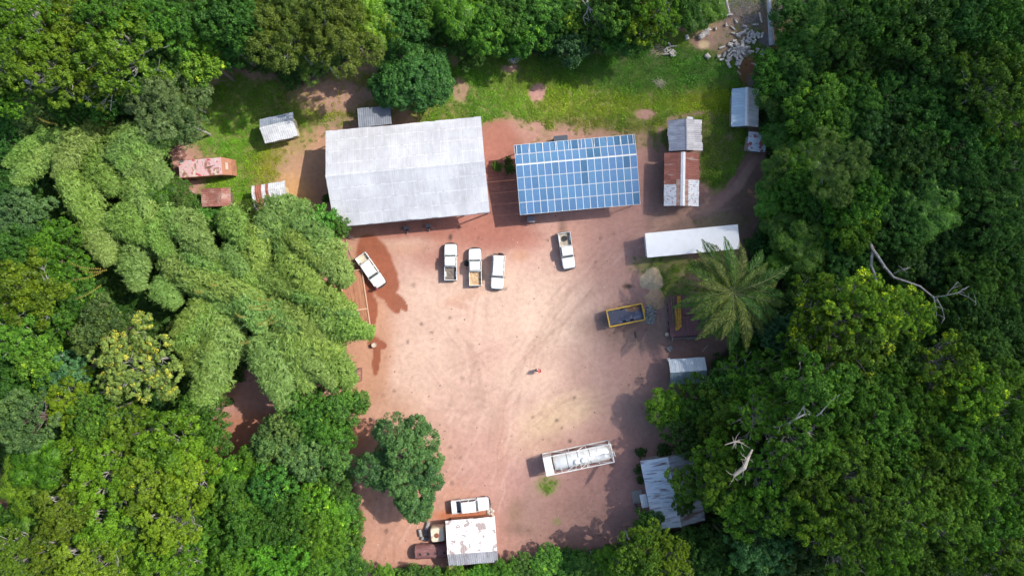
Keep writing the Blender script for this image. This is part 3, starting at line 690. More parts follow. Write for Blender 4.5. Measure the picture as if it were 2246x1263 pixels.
# pink roofed cabin body
ct, L, Wd, ang = fit([(391, 352), (484, 345), (488, 383), (395, 391)], 2.4)
pk = thing('derelict_cabin', 'derelict cabin box with flaking pink and rust flat roof in the weeds', 'cabin', ct, ang)
PINK = mat('flaking_pink_roof', (.58, .36, .36), .7, spots=[((.45, .40, .38), 1.6, .56, .03, None, .8), ((.42, .05, .08), .75, .57, .01, (1, 1.6, 1), 1), ((.26, .11, .08), .42, .54, .02, (1, .6, 1), 1), ((.52, .47, .38), .8, .57, .03, None, 1), ((.16, .1, .09), 3.5, .66, .02, (2, .4, 1), .9)], bump=(2, .03))
LIGHTISH = mat('dusty_pane', (.40, .30, .24), .6); OXID = mat('oxide_panel', (.36, .16, .09), .8, spots=[((.25, .10, .06), 2, .55, .08, None, .8)])
b_ = MB(); b_.box((0, 0, 1.25), (L - .06, Wd - .06, 2.2), OXID); b_.build('body', pk)
b_ = MB(); b_.box((0, 0, 2.39), (L, Wd, .08), PINK); b_.tube([(-L / 2, Wd / 2, 2.45), (L / 2, Wd / 2, 2.45)], .04, OXID, 4); b_.tube([(-L / 2, -Wd / 2, 2.45), (L / 2, -Wd / 2, 2.45)], .04, OXID, 4)
for k in range(5): b_.tube([(L * .1 + k * .25, -.3 + k * .08, 2.46), (L * .15 + k * .3, .0 + k * .05, 2.45)], .03, DARK, 4)
b_.build('roof', pk)
e = MB(); e.mesh([(L / 2, -Wd / 2, .3), (L / 2, Wd / 2, .3), (L / 2, Wd / 2, 2.36), (L / 2, -Wd / 2, 2.36), (L / 2 + 1.3, -Wd / 2, .3), (L / 2 + 1.3, Wd / 2 - .2, .3), (L / 2 + 1.05, Wd / 2 - .2, 1.5), (L / 2 + 1.05, -Wd / 2, 1.5)],
    [(0, 1, 5, 4), (3, 7, 6, 2), (4, 5, 6, 7), (0, 4, 7, 3), (1, 2, 6, 5), (0, 3, 2, 1)], OXID); e.build('sloping_front', pk)
wq = MB(); wq.box((L / 2 + .55, 0, 1.98), (.4, 1.0, .04), LIGHTISH, rot=Matrix.Rotation(.68, 3, 'Y')); wq.build('windscreen', pk)
for sx in (-1, 1):
    for sy in (-1, 1):
        q = MB(); q.lathe([(.1, -.12), (.45, -.12), (.45, .12), (.1, .12)], (sx * L * .33, sy * (Wd / 2 - .1), .45), DARK, 14, 'Y'); q.build('wheel', pk)

GZ1 = sheet_mat('grey_gable_sheet', (.24, .26, .31), (.34, .36, .41), 1, rust=(.42, .42, .45), ramt=.58, rscale=.9, rsoft=.08, stretch=(.5, 2, 1))
GZ2 = sheet_mat('grey_gable_sheet_east', (.34, .33, .35), (.44, .42, .43), 1, rust=(.24, .23, .26), ramt=.60, rscale=.9, rsoft=.08, stretch=(.5, 2, 1))
gable('grey_gable_shed', 'grey metal gable shed directly north of the rusty roofed house', [(1467, 264), (1541, 264), (1537, 330), (1464, 333)], 2.7, .8, 'y', GZ2, GZ1, over=.3, nu=8, nv=2, cap=GZ2, capw=.14, jag=.12, seed=12)
RUSTY = sheet_mat('rust_red_rows', (.25, .085, .06), (.33, .12, .085), 1, rust=(.46, .36, .30), ramt=.64, rscale=.7, rsoft=.05, rough=.8, metal=0, stretch=(.4, 2.2, 1), wave=.015)
WHITECAP = mat('white_ridge', (.72, .72, .72), .5, spots=[((.5, .48, .46), 2, .6, .1, None, .6)])
def m9W(i, j): return PATCH if (i < 4 and j >= 1) else (RUSTLT if (i < 5 and j == 0) else RUSTY)
def m9E(i, j): return PATCH if (i < 5 and j >= 1) else (RUSTLT if (i < 5 and j == 0) else RUSTY)
gable('rusty_house', 'long house with rust red roof, white ridge and white patched lower corners', [(1458, 336), (1535, 337), (1531, 453), (1455, 452)], 2.7, .8, 'y', m9E, m9W, over=.3, nu=10, nv=3, cap=WHITECAP, capw=.32, jag=.03, seed=13, cat='house')
BLUEZ = sheet_mat('pale_blue_sheet', (.44, .56, .64), (.50, .62, .70), 1, rust=(.60, .70, .76), ramt=.60, rscale=.5, rsoft=.1, stretch=(.3, 2, 1), rstr=.5, pitch=.42)
BLUEZ2 = sheet_mat('pale_silver_sheet', (.52, .58, .62), (.60, .66, .70), 1, rust=(.36, .38, .42), ramt=.64, rscale=.8, rsoft=.05, stretch=(.3, 2, 1), rstr=.6, pitch=.42, metal=.3)
gable('blue_roof_house', 'pale blue metal gable roof house by the northeast forest edge', [(1605, 195), (1664, 197), (1663, 279), (1604, 279)], 2.5, .8, 'y', BLUEZ2, BLUEZ, wall=PLASTER, over=.3, nu=16, nv=1, cap=WHITECAP, capw=.26, jag=.02, seed=14, cat='house')
PATCH2 = mat('red_spotted_sheet', (.52, .57, .62), .5, .1, spots=[((.32, .08, .08), 1.1, .52, .02, (1, 1, 1), 1), ((.2, .16, .2), 2.0, .62, .02, None, .8)], wave=(1, .25, .012), vj=.05)
gable('spotted_roof_hut', 'tiny hut with white roof spotted red at the end of the dirt path', [(1642, 289), (1682, 293), (1678, 336), (1636, 329)], 2.2, .25, 'x', PATCH2, PATCH2, wall=PLASTER, over=.15, ridge_off=.5, nu=4, nv=2, seed=15, cat='hut')
# long white roofed container building
ct, L, Wd, ang = fit([(1415, 511), (1618, 493), (1623, 545), (1419, 566)], 2.9)
wb = thing('white_container', 'long white flat roofed container building partly under the oil palm', 'container', ct, ang)
WHITE = mat('white_paint_roof', (.88, .88, .87), .5, spots=[((.80, .80, .79), 1.2, .62, .08, None, .6)])
q = MB(); q.box((0, 0, 1.5), (L - .7, Wd - .5, 2.75), WHITE); q.build('body', wb)
q = MB(); q.box((0, 0, 2.92), (L, Wd, .08), WHITE)
for s in (-1, 1): q.box((0, s * (Wd / 2 - .05), 2.99), (L - .2, .08, .06), WHITE)
q.build('roof', wb)
for x in (-3.5, 2.5):
    q = MB(); q.box((x, -Wd / 2 + .22, 1.25), (.9, .06, 2.1), DOORM); dr = q.build('door', wb); q = MB(); q.box((x + .34, -Wd / 2 + .17, 1.2), (.05, .05, .2), STEEL); q.build('handle', dr)
q = MB(); q.box((-.5, -Wd / 2 + .22, 1.7), (1.1, .06, .8), STEEL); wf = q.build('window', wb); q = MB(); q.box((-.5, -Wd / 2 + .18, 1.7), (.95, .03, .66), DARK); q.build('pane', wf)

LB1 = sheet_mat('light_blue_sheet', (.62, .68, .72), (.68, .73, .76), 0, rust=(.45, .52, .58), ramt=.60, rscale=1, rsoft=.08, stretch=(2, .4, 1), rstr=.6)
LB2 = sheet_mat('slate_blue_sheet', (.24, .33, .38), (.30, .39, .44), 0, rust=(.18, .2, .22), ramt=.58, rscale=1, rsoft=.08, stretch=(2, .4, 1), rstr=.6)
gable('blue_gable_hut', 'small pale blue gable hut on the east side behind the round bush', [(1465, 788), (1544, 783), (1550, 838), (1470, 843)], 2.4, .9, 'x', LB1, LB2, over=.2, nu=9, nv=1, seed=16, cat='hut')
STR = mat('streaked_white_sheet', (.66, .72, .78), .5, .1, spots=[((.30, .31, .37), 1.0, .58, .06, (.35, 3.2, 1), .9), ((.17, .09, .07), .6, .61, .05, (.5, 3, 1), .95)], wave=(1, .25, .012), vj=.06)
STR2 = mat('streaked_grey_sheet', (.44, .46, .50), .5, .1, spots=[((.22, .2, .23), 1.0, .54, .07, (.35, 3.2, 1), .9), ((.2, .11, .08), .5, .55, .06, (.5, 3, 1), .95)], wave=(1, .25, .012), vj=.08)
t14, c14, L14, W14, a14 = gable('streaked_roof_house', 'house with streaked white metal roof half covered by the southeast trees', [(1404, 1009), (1517, 990), (1548, 1138), (1434, 1163)], 3.0, .7, 'y', STR2, STR, wall=PLASTER, over=.35, nu=11, nv=2, cap=STR, capw=.12, jag=.03, seed=17, cat='house')
aw = MB(); aw.box((-L14 / 2 - .45, -.9, 2.35), (1.0, 1.9, .05), LB1, rot=Matrix.Rotation(-.12, 3, 'Y')); aw.build('awning', t14)
st = MB(); st.box((-L14 / 2 - 1.0, -.9, .07), (1.5, 1.9, .14), mat('step_concrete', (.34, .31, .28), .9, bump=(3, .02))); st.build('doorstep', t14)
WHR = mat('white_flaking_roof', (.78, .76, .74), .5, .0, spots=[((.34, .26, .24), .55, .545, .012, (1, 1.1, 1), .95), ((.45, .38, .36), 2.4, .66, .03, None, .8)], wave=(0, .3, .01), vj=.03)
WHR2 = sheet_mat('worn_grey_roof', (.38, .37, .38), (.46, .45, .46), 0, rust=(.24, .2, .2), ramt=.56, rscale=.9, rsoft=.07, stretch=(2, .4, 1), rstr=.8)
gable('workshop', 'workshop with white flaking and grey roof at the bottom of the yard', [(976, 1141), (1085, 1133), (1093, 1231), (986, 1240)], 2.8, .9, 'x', WHR, WHR2, wall=OXID, over=.3, nu=9, nv=2, ridge_off=-1.3, seed=18, jag=.06)

# ---------------------------------------------------------------- solar canopy
ct, L, Wd, ang = fit([(1127, 318), (1391, 295), (1405, 448), (1141, 472)], 4.2)
sc = thing('solar_canopy', 'blue solar panel canopy on posts beside the barn', 'solar canopy', ct, ang)
CELL, tt_, bb_ = nt('solar_cells')
CELL.use_nodes = True; t = CELL.node_tree; b = t.nodes['Principled BSDF']
ob = t.nodes.new('ShaderNodeTexCoord').outputs['Object']; sp = t.nodes.new('ShaderNodeSeparateXYZ'); t.links.new(ob, sp.inputs[0])
def grid(ax, n, off=0.5):
    f = mth(t, 'FRACT', mth(t, 'ADD', mth(t, 'MULTIPLY', sp.outputs[ax], n), off)); return mth(t, 'GREATER_THAN', mth(t, 'ABSOLUTE', mth(t, 'SUBTRACT', f, .5)), .445)
gl_ = mth(t, 'MAXIMUM', grid(0, 1 / .158), grid(1, 1 / .158))
oi = t.nodes.new('ShaderNodeObjectInfo')
base = mixc(t, 1, (.085, .19, .31), oi.outputs['Color'], 'MULTIPLY')
base = mixc(t, ramp(t, noise(t, ob, 1.2, 3), .4, .7), base, mixc(t, 1, base, (.8, .86, .92), 'MULTIPLY'))
t.links.new(mixc(t, mth(t, 'MULTIPLY', gl_, .55), base, (.2, .33, .46)), b.inputs['Base Color']); b.inputs['Roughness'].default_value = .25; b.inputs['Specular IOR Level'].default_value = .6
ALU = mat('aluminium_frame', (.78, .80, .78), .4, .1)
pw = L / 17; ph1 = Wd * .1455; gap = Wd * .012
rows = []; y = Wd / 2
hs = [Wd * .146, Wd * .146, Wd * .174, Wd * .174, Wd * .174, Wd * .174]; gaps = [0, 0, gap, 0, 0, 0]
dark = {(0, 8), (0, 11), (0, 14), (0, 15), (1, 10), (1, 11), (2, 9), (2, 15), (3, 9), (5, 16), (0, 16), (0, 0)}; mid = {(5, 0), (5, 2), (5, 3), (5, 5), (5, 6), (4, 3), (4, 4), (2, 5), (5, 10), (4, 0), (5, 7), (3, 2)}
rs = random.Random(3); pmesh = {}
zr = 4.75
for r_ in range(6):
    y -= gaps[r_]; y0 = y; y -= hs[r_]; yc = (y0 + y) / 2
    yr = Wd / 2 - 2 * Wd * .146 - gap / 2
    z = zr - (abs(yc - yr)) * (.20 if r_ < 2 else .10); sl = (-.20 if r_ < 2 else .10)
    for i in range(17):
        key = r_ < 2
        if key not in pmesh:
            m_ = MB(); hh = hs[r_] * .985; ww = pw * .985; fr = .03
            m_.box((0, 0, 0), (ww - 2 * fr + .01, hh - 2 * fr + .01, .03), CELL)
            for sx in (-1, 1): m_.box((sx * (ww / 2 - fr / 2), 0, .004), (fr, hh, .045), ALU)
            for sy in (-1, 1): m_.box((0, sy * (hh / 2 - fr / 2), .004), (ww - 2 * fr, fr, .045), ALU)
            o = m_.build('solar_panel'); pmesh[key] = o.data; bpy.data.objects.remove(o)
        o = bpy.data.objects.new('solar_panel', pmesh[key]); COL.objects.link(o); o.parent = sc
        o.location = (-L / 2 + pw * (i + .5), yc, z + .06); o.rotation_euler = (math.atan(sl), 0, 0)
        k = .60 if (r_, i) in dark else (.80 if (r_, i) in mid else rs.uniform(.92, 1.08))
        o.color = (k * rs.uniform(.9, 1.05) * (.7 if (r_, i) in dark else 1), k * rs.uniform(.96, 1.03), min(1.1, k * 1.12), 1)
fr = MB()
for yy in (Wd / 2 - .3, Wd / 2 - 2 * Wd * .146 - gap / 2, -.2, -Wd / 2 + .3):
    zz = zr - abs(yy - yr) * (.20 if yy > yr else .10) - .07; fr.box((0, yy, zz), (L - .1, .10, .10), ALU)
for x in np.linspace(-L / 2 + .3, L / 2 - .3, 10):
    fr.tube([(x, Wd / 2 - .1, zr - .33), (x, yr, zr - .18), (x, -Wd / 2 + .1, zr - .9)], .045, ALU, 4)
fr.build('panel_frame', sc)
for x in np.linspace(-L / 2 + .6, L / 2 - .6, 5):
    for yy in (Wd / 2 - .3, yr, -Wd / 2 + .3):
        p = MB(); zz = zr - abs(yy - yr) * (.20 if yy > yr else .10) - .14; p.tube([(x, yy, -.05), (x, yy, zz)], .08, STEEL, 8); p.build('post', sc)
def cabinet(px, py, w, d, h, rz, m, name, label, cat):
    c = P(px, py, h); t = thing(name, label, cat, (c.x, c.y, 0), rz)
    q = MB(); q.box((0, 0, h / 2), (w, d, h), m, bev=.04); q.build('body', t)
    q = MB(); q.box((0, 0, h + .03), (w + .1, d + .1, .06), m, bev=.02); q.build('lid', t)
    q = MB(); q.box((0, -d / 2 - .02, h * .5), (w * .8, .03, h * .7), STEEL); q.build('door', t); return t
cabinet(1230, 306, 1.9, 1.0, 1.6, .09, mat('navy_panel', (.05, .065, .09), .5), 'metal_cabinet', 'dark navy metal cabinet poking out behind the solar canopy', 'cabinet')
cabinet(1165, 481, 1.05, .75, 1.2, -.12, mat('grey_panel', (.17, .15, .17), .6), 'metal_cabinet', 'small grey metal cabinet at the front corner of the solar canopy', 'cabinet')
cabinet(1513, 262, .8, .6, 1.0, -.1, WHZ, 'water_tank', 'small white tank tucked behind the grey gable shed', 'tank')

# ---------------------------------------------------------------- vehicles
CARW = mat('white_car_paint', (.78, .79, .78), .28, 0, spots=[((.62, .56, .50), 1.5, .62, .10, None, .35)])
GLASS = mat('car_glass', (.05, .065, .065), .12, 0, spec=.8)
RUB = mat('tyre_rubber', (.025, .024, .023), .85, bump=(10, .01)); RIM = mat('steel_rim', (.35, .35, .34), .5, .4)
BLK_ = mat('black_trim', (.045, .045, .048), .6); LAMP = mat('lamp_glass', (.7, .7, .66), .15); REDL = mat('red_lens', (.35, .02, .02), .3)
BEDD = mat('dirty_bed', (.20, .16, .13), .9, spots=[((.10, .085, .075), 3, .52, .12, None, .8)], bump=(5, .03))
BEDS = mat('sandy_bed', (.50, .34, .19), .9, spots=[((.30, .14, .07), 2.5, .58, .08, None, .9), ((.68, .52, .34), 3, .6, .08, None, .8)], bump=(5, .05))
BEDC = mat('cream_bed', (.60, .53, .40), .8, spots=[((.45, .36, .24), 2, .55, .1, None, .7)])
BEDT = mat('tan_bed', (.40, .35, .28), .9, spots=[((.24, .2, .16), 3, .52, .1, None, .8)], bump=(4, .03))
def wheel_obj(parent, c, r=.40, w=.24, axis='Y', name='wheel'):
    q = MB(); q.lathe([(r * .55, -w / 2), (r * .9, -w / 2), (r, -w * .32), (r, w * .32), (r * .9, w / 2), (r * .55, w / 2)], (0, 0, 0), RUB, 18, axis); o = q.build(name, parent, c)
    q = MB(); q.lathe([(.001, -w * .2), (r * .3, -w * .3), (r * .56, -w * .36), (r * .56, w * .36), (r * .3, w * .3), (.001, w * .2)], (0, 0, 0), RIM, 14, axis); q.build('rim', o); return o
def vehicle(name, label, px, py, heading, kind, bed=None, L=5.1, W_=1.84, spare=None, cover=False, group='white vehicles parked in the yard', cat='pickup truck'):
    c = P(px, py, 1.2); t = thing(name, label, cat, (c.x, c.y, .02), heading, group)
    F = L / 2; B = -L / 2; hw = W_ / 2
    hood = 1.62 if kind == 'suv' else 1.58
    ws = F - hood                       # foot of the windscreen
    cabl = {'single': 1.15, 'double': 2.0, 'suv': L - hood - .35}[kind]
    rf = ws - .38; rb = rf - cabl; cb = rb - .12 if kind != 'suv' else B + .05
    q = MB()
    q.loft([(F - .02, hw * .74, .50, .86), (F - .10, hw * .88, .46, .98), (F - .32, hw * .95, .44, 1.06), (F - .7, hw * .98, .42, 1.10), (ws + .05, hw, .40, 1.16), (ws - .3, hw, .38, 1.17), (cb + .02, hw, .38, 1.15)], CARW, .30, 20)
    # bonnet crease and fenders
    q.box((ws + hood * .45, 0, 1.115), (hood * .55, hw * .9, .03), CARW, bev=.02)
    body = q.build('body', t, smooth=False)
    # greenhouse: glass core with paint roof and pillars
    tb = rb if kind != 'suv' else B + .22; bb = cb if kind != 'suv' else B + .08
    gh = 1.17; rz_ = 1.78 if kind != 'suv' else 1.90
    q = MB(); a = hw * .93; bt = hw * .82
    vs = [(ws, -a, gh), (ws, a, gh), (bb, a, gh), (bb, -a, gh), (rf, -bt, rz_), (rf, bt, rz_), (tb, bt, rz_), (tb, -bt, rz_)]
    q.mesh(vs, [(0, 1, 2, 3)[::-1], (4, 5, 6, 7), (1, 2, 6, 5), (2, 3, 7, 6), (3, 0, 4, 7), (0, 1, 5, 4)], CARW); cabo = q.build('cab', t)
    q = MB(); q.loft([(rf + .06, bt * .86, rz_ - .03, rz_ + .03), (rf - .08, bt * 1.0, rz_ - .04, rz_ + .07), (tb + .1, bt * 1.0, rz_ - .04, rz_ + .07), (tb - .02, bt * .9, rz_ - .03, rz_ + .03)], CARW, .4, 16); q.build('roof', cabo)
    def pane(nm, p, par=t, inset=.06, out=.012, m=GLASS):
        p = [Vector(x) for x in p]; ce = sum(p, Vector()) / 4; n = (p[1] - p[0]).cross(p[2] - p[1]).normalized()
        if n.dot(ce - Vector(((rf + tb) / 2, 0, 1.4))) < 0: n = -n
        pp = [x + (ce - x).normalized() * inset + n * out for x in p]; q = MB(); q.mesh(pp + [x - n * .01 for x in pp], [(0, 1, 2, 3), (7, 6, 5, 4), (0, 4, 5, 1), (1, 5, 6, 2), (2, 6, 7, 3), (3, 7, 4, 0)], m); return q.build(nm, par)
    wsc = pane('windscreen', [vs[0], vs[1], vs[5], vs[4]])
    q = MB(); q.tube([(ws - .02, -.5, gh + .05), (ws - .13, .05, gh + .22)], .014, BLK_, 4); q.tube([(ws - .02, .05, gh + .05), (ws - .13, .55, gh + .22)], .014, BLK_, 4); q.build('wiper', wsc)
    pane('rear_window', [vs[3], vs[2], vs[6], vs[7]])
    nw = {'single': 1, 'double': 2, 'suv': 3}[kind]
    for s, lo, hi in ((1, (vs[1], vs[2]), (vs[5], vs[6])), (-1, (vs[0], vs[3]), (vs[4], vs[7]))):
        for i in range(nw):
            f0, f1 = i / nw, (i + 1) / nw
            A = Vector(lo[0]).lerp(Vector(lo[1]), f0); B_ = Vector(lo[0]).lerp(Vector(lo[1]), f1); C_ = Vector(hi[0]).lerp(Vector(hi[1]), f1); D = Vector(hi[0]).lerp(Vector(hi[1]), f0)
            pane('side_window', [A, B_, C_, D])
    for s in (-1, 1):
        q = MB(); q.box((ws - .12, s * (hw + .10), 1.22), (.12, .20, .22), BLK_, bev=.02); q.build('mirror', t)
        q = MB(); q.box((F - .09, s * hw * .68, .80), (.10, .28, .18), LAMP, bev=.02); q.build('headlight', t)
        q = MB(); q.box((B + .0, s * (hw - .10), .82), (.05, .12, .26), REDL); q.build('tail_light', t)
        for i in range(2 if kind != 'single' else 1):
            q = MB(); q.box((rf - .35 - i * .95, s * (hw + .005), .98), (.16, .03, .04), BLK_); q.build('door_handle', t)
        for wx in (F - .82, B + 1.0): wheel_obj(t, (wx, s * (hw - .15), .40))
    q = MB()
    arc = [(F - .22, -hw * .98), (F - .02, -hw * .78), (F + .10, -hw * .35), (F + .12, 0), (F + .10, hw * .35), (F - .02, hw * .78), (F - .22, hw * .98)]
    q.tube([(x, y, .62) for x, y in arc], .11, BLK_, 6); q.tube([(x - .03, y * .8, .85) for x, y in arc], .045, BLK_, 5); q.build('bumper', t)
    q = MB(); q.box((B - .05, 0, .50), (.12, W_ * .85, .16), BLK_, bev=.03); q.build('rear_bumper', t)
    if kind != 'suv':
        q = MB(); bx0, bx1 = B + .03, cb - .03; th = .07; bh = 1.16
        cx = (bx0 + bx1) / 2; bl = bx1 - bx0
        q.box((cx, 0, .56), (bl, W_ - .05, .12), CARW)
        for s in (-1, 1): q.box((cx, s * (hw - .055), .86), (bl, th, .60), CARW, bev=.02)
        q.box((bx1 - .035, 0, .86), (th, W_ - .25, .58), CARW); q.box((bx0 + .035, 0, .86), (th, W_ - .25, .56), CARW, bev=.01)
        bo = q.build('bed', t)
        q = MB()
        if cover: q.box((cx - .3, 0, 1.14), (bl - .62, W_ - .3, .04), CARW, bev=.02); q.box((bx1 - .33, 0, .66), (.55, W_ - .3, .05), STEEL)
        else:
            n = 7; rs = random.Random(int(px)); vs2 = []; fs = []
            for i in range(n):
                for j in range(n):
                    vs2.append((bx0 + .08 + (bl - .16) * i / (n - 1), (-hw + .10) + (W_ - .20) * j / (n - 1), .655 + (rs.uniform(0, .10) if bed in (BEDS, BEDD) else rs.uniform(0, .015))))
            for i in range(n - 1):
                for j in range(n - 1): fs.append((i * n + j, (i + 1) * n + j, (i + 1) * n + j + 1, i * n + j + 1))
            q.mesh(vs2, fs, bed)
            for s in (-1, 1): q.box((cx - .1, s * (hw - .18), .78), (.7, .16, .22), CARW if bed is not BEDS else bed, bev=.03)
        q.build('bed_liner' if not cover else 'bed_cover', bo)
        if kind == 'single' or True:
            q = MB(); q.tube([(cb - .02, -hw * .85, 1.18), (cb - .02, -hw * .8, 1.5), (cb - .02, hw * .8, 1.5), (cb - .02, hw * .85, 1.18)], .03, CARW, 5); q.build('rear_rail', t)
    else:
        q = MB()
        for s in (-1, 1): q.tube([(rf - .3, s * bt * .92, rz_ + .09), (tb + .3, s * bt * .92, rz_ + .09)], .02, STEEL, 4)
        q.build('roof_rail', t)
        wheel_obj(t, (B - .12, .25, 1.0), .36, .22, 'X', 'spare_wheel')
        q = MB(); q.tube([(B + .02, -.55, .55), (B + .02, -.55, 1.85)], .02, STEEL, 4); q.tube([(B - .05, -.75, .55), (B - .05, -.75, 1.6)], .02, STEEL, 4); q.build('ladder', t)
    return t
def hd(x0, y0, x1, y1): return math.atan2(-(y1 - y0), x1 - x0)
vehicle('pickup_truck', 'white double cab pickup standing diagonally on wet red soil', 812, 593, hd(793, 563, 832, 620), 'double', BEDC, L=5.35, W_=1.85)
vehicle('pickup_truck', 'white single cab pickup with brown empty bed, leftmost of the three parked abreast', 988, 575, hd(988, 612, 987.5, 536), 'single', BEDD, L=5.3)
v3 = vehicle('pickup_truck', 'white single cab pickup with sand in its bed, between a pickup and a wagon', 1042, 586, hd(1043, 626, 1041, 545), 'single', BEDS, L=5.4)
vehicle('station_wagon', 'white long roof station wagon beside the sand loaded pickup', 1092, 596, hd(1094.5, 560, 1090, 632), 'suv', L=5.0, W_=1.86, cat='car')
v5 = vehicle('pickup_truck', 'white pickup with a spare tyre in its tan bed below the solar canopy', 1243, 549, hd(1237, 514, 1248.5, 588), 'single', BEDT, L=5.3)
vehicle('pickup_truck', 'white double cab pickup with covered bed parked above the workshop', 1031, 1109, hd(992, 1113.5, 1072, 1105), 'double', None, L=5.5, W_=1.9, cover=True)
def loose_tyre(px, py, h, r, label, flat=True, rz=0):
    c = P(px, py, h); t = thing('spare_tyre', label, 'tyre', c, rz)
    if flat: wheel_obj(t, (0, 0, 0), r, .24, 'Z', 'wheel')
    else:
        w_ = wheel_obj(t, (0, 0, 0), r, .28, 'Z', 'wheel'); w_.rotation_euler = (0, R(38), 0)
    return t
loose_tyre(1238.5, 523, .80, .40, 'dark tyre lying in the tan bed of the pickup')
loose_tyre(1024, 577, .42, .50, 'black tyre leaning against the side of the sand loaded pickup', False)

# yellow rimmed dump trailer
YEL = mat('yellow_paint', (.66, .40, .03), .55, spots=[((.32, .20, .05), 2, .60, .06, None, .7)])
ct, L, Wd, ang = fit([(1330, 681), (1408, 665), (1415, 701), (1337, 717)], 1.7)
dt = thing('dump_trailer', 'tipping trailer with yellow rim holding dark water and red sand', 'trailer', ct, ang)
INB = mat('trailer_inside', (.13, .085, .095), .35, .1, spots=[((.22, .24, .34), .45, .52, .05, None, .9), ((.07, .05, .05), 1.5, .6, .05, None, .9)], bump=(3, .02))
q = MB(); hx, hy = L / 2, Wd / 2
for s in (-1, 1): q.box((0, s * (hy - .06), 1.15), (L - .02, .08, 1.1), INB); q.box((s * (hx - .06), 0, 1.15), (.08, Wd - .22, 1.1), INB)
q.box((0, 0, .62), (L - .1, Wd - .1, .1), INB); tub = q.build('tub', dt)
q = MB()
for s in (-1, 1): q.box((0, s * (hy - .03), 1.72), (L + .06, .17, .14), YEL, bev=.02); q.box((s * (hx - .03), 0, 1.725), (.17, Wd - .2, .13), YEL, bev=.02)
for i in range(5):
    for s in (-1, 1): q.box((-hx + .5 + i * (L - 1) / 4, s * (hy + .02), 1.15), (.08, .06, 1.0), YEL)
q.box((hx + .12, .1, 1.5), (.18, .5, .3), YEL); q.build('rim', dt)
q = MB(); n = 14; vs = []; fs = []; rs = random.Random(2)
for i in range(n):
    for j in range(n):
        x = -.4 + (hx + .3) * i / (n - 1); y = -.25 + (hy + .1) * j / (n - 1); f = max(0, 1 - math.hypot((i - 8) / 6.5, (j - 10) / 7)) + rs.uniform(-.04, .04)
        vs.append((x, y, .60 + .55 * max(0, f) - (.02 if f < .02 else 0)))
for i in range(n - 1):
    for j in range(n - 1): fs.append((i * n + j, (i + 1) * n + j, (i + 1) * n + j + 1, i * n + j + 1))
q.mesh(vs, fs, mat('red_sand', (.46, .26, .15), .95, spots=[((.3, .15, .09), 3, .55, .1, None, .7)], bump=(6, .04))); q.build('sand_load', tub)
q = MB(); q.box((.05, 0, .72), (L - .3, Wd - .3, .04), mat('dark_water', (.075, .08, .12), .12, spots=[((.20, .22, .32), .5, .53, .05, None, .8), ((.10, .05, .04), .8, .60, .05, None, .8)], spec=.7)); q.build('standing_water', tub)
q = MB(); q.tube([(-hx, -.55, .6), (-hx - 1.4, 0, .55), (-hx, .55, .6)], .06, STEEL, 5); q.tube([(-hx - 1.3, 0, .55), (-hx - 1.75, 0, .52)], .05, STEEL, 5); q.tube([(-hx - 1.0, 0, .5), (-hx - 1.0, 0, 0)], .04, STEEL, 5); q.tube([(-hx - .5, -.35, .57), (-hx - .5, .35, .57)], .05, STEEL, 5); q.build('drawbar', dt)
q = MB(); q.box((0, 0, .5), (L - .6, .9, .14), STEEL); q.build('chassis', dt)
for x in (-.2, .9):
    for s in (-1, 1): wheel_obj(dt, (x, s * (hy - .28), .42), .42, .26)

# flatbed trailer stacked with beams
c = P(1504, 693, 1.2); fb = thing('flatbed_trailer', 'plum coloured flatbed trailer carrying yellow beams under the palm', 'trailer', (c.x, c.y, 0), R(4))
PLUM = mat('plum_deck', (.22, .10, .095), .7, spots=[((.09, .05, .06), 1.5, .55, .1, (3, .4, 1), .8), ((.26, .14, .13), 2.5, .62, .06, None, .7)], bump=(3, .02))
q = MB(); q.box((0, 1.65, 1.1), (4.8, 2.9, .14), PLUM); q.box((0, -1.42, 1.1), (4.6, 2.9, .14), PLUM)
for k in range(12): q.box((0, 2.9 - k * .55, 1.19), (4.5, .05, .04), PLUM)
for s in (-1, 1): q.box((s * 2.35, .1, 1.0), (.1, 5.9, .3), PLUM)
q.build('deck', fb)
q = MB(); q.box((.2, -3.15, .75), (4.4, .16, .3), STEEL); q.box((-2.1, -3.15, .55), (.16, .5, .9), STEEL); q.box((.9, -3.3, .6), (1.8, .2, .2), STEEL); q.tube([(-2.2, -3.6, .3), (-1.7, -3.0, .9)], .08, STEEL, 5); q.build('tail_frame', fb)
for y in (1.8, .9, -.9, -1.8):
    for s in (-1, 1): wheel_obj(fb, (s * 2.0, y, .45), .45, .3)
BEAMY = mat('weathered_yellow_beam', (.66, .34, .04), .7, spots=[((.14, .09, .05), 2.5, .58, .06, (3, .5, 1), .8)], vj=.15)
BEAMB = mat('weathered_brown_beam', (.20, .13, .08), .8, spots=[((.1, .07, .05), 2.5, .55, .08, (3, .5, 1), .8)], vj=.15)
def prim(x0, y0, x1, y1, h, w, th, m, name, label, cat, group=None):
    a, b = P(x0, y0, h), P(x1, y1, h); d = b - a; ct = (a + b) / 2
    q = MB(); q.box((0, 0, 0), (d.length, w, th), m, bev=.015)
    for e in (-1, 1): q.box((0, e * (w / 2 - .02), th * .5), (d.length * .98, .035, .04), m)
    o = q.build(name, None, (ct.x, ct.y, h)); o.rotation_euler = (0, 0, math.atan2(d.y, d.x)); return tag(o, label, cat, group)
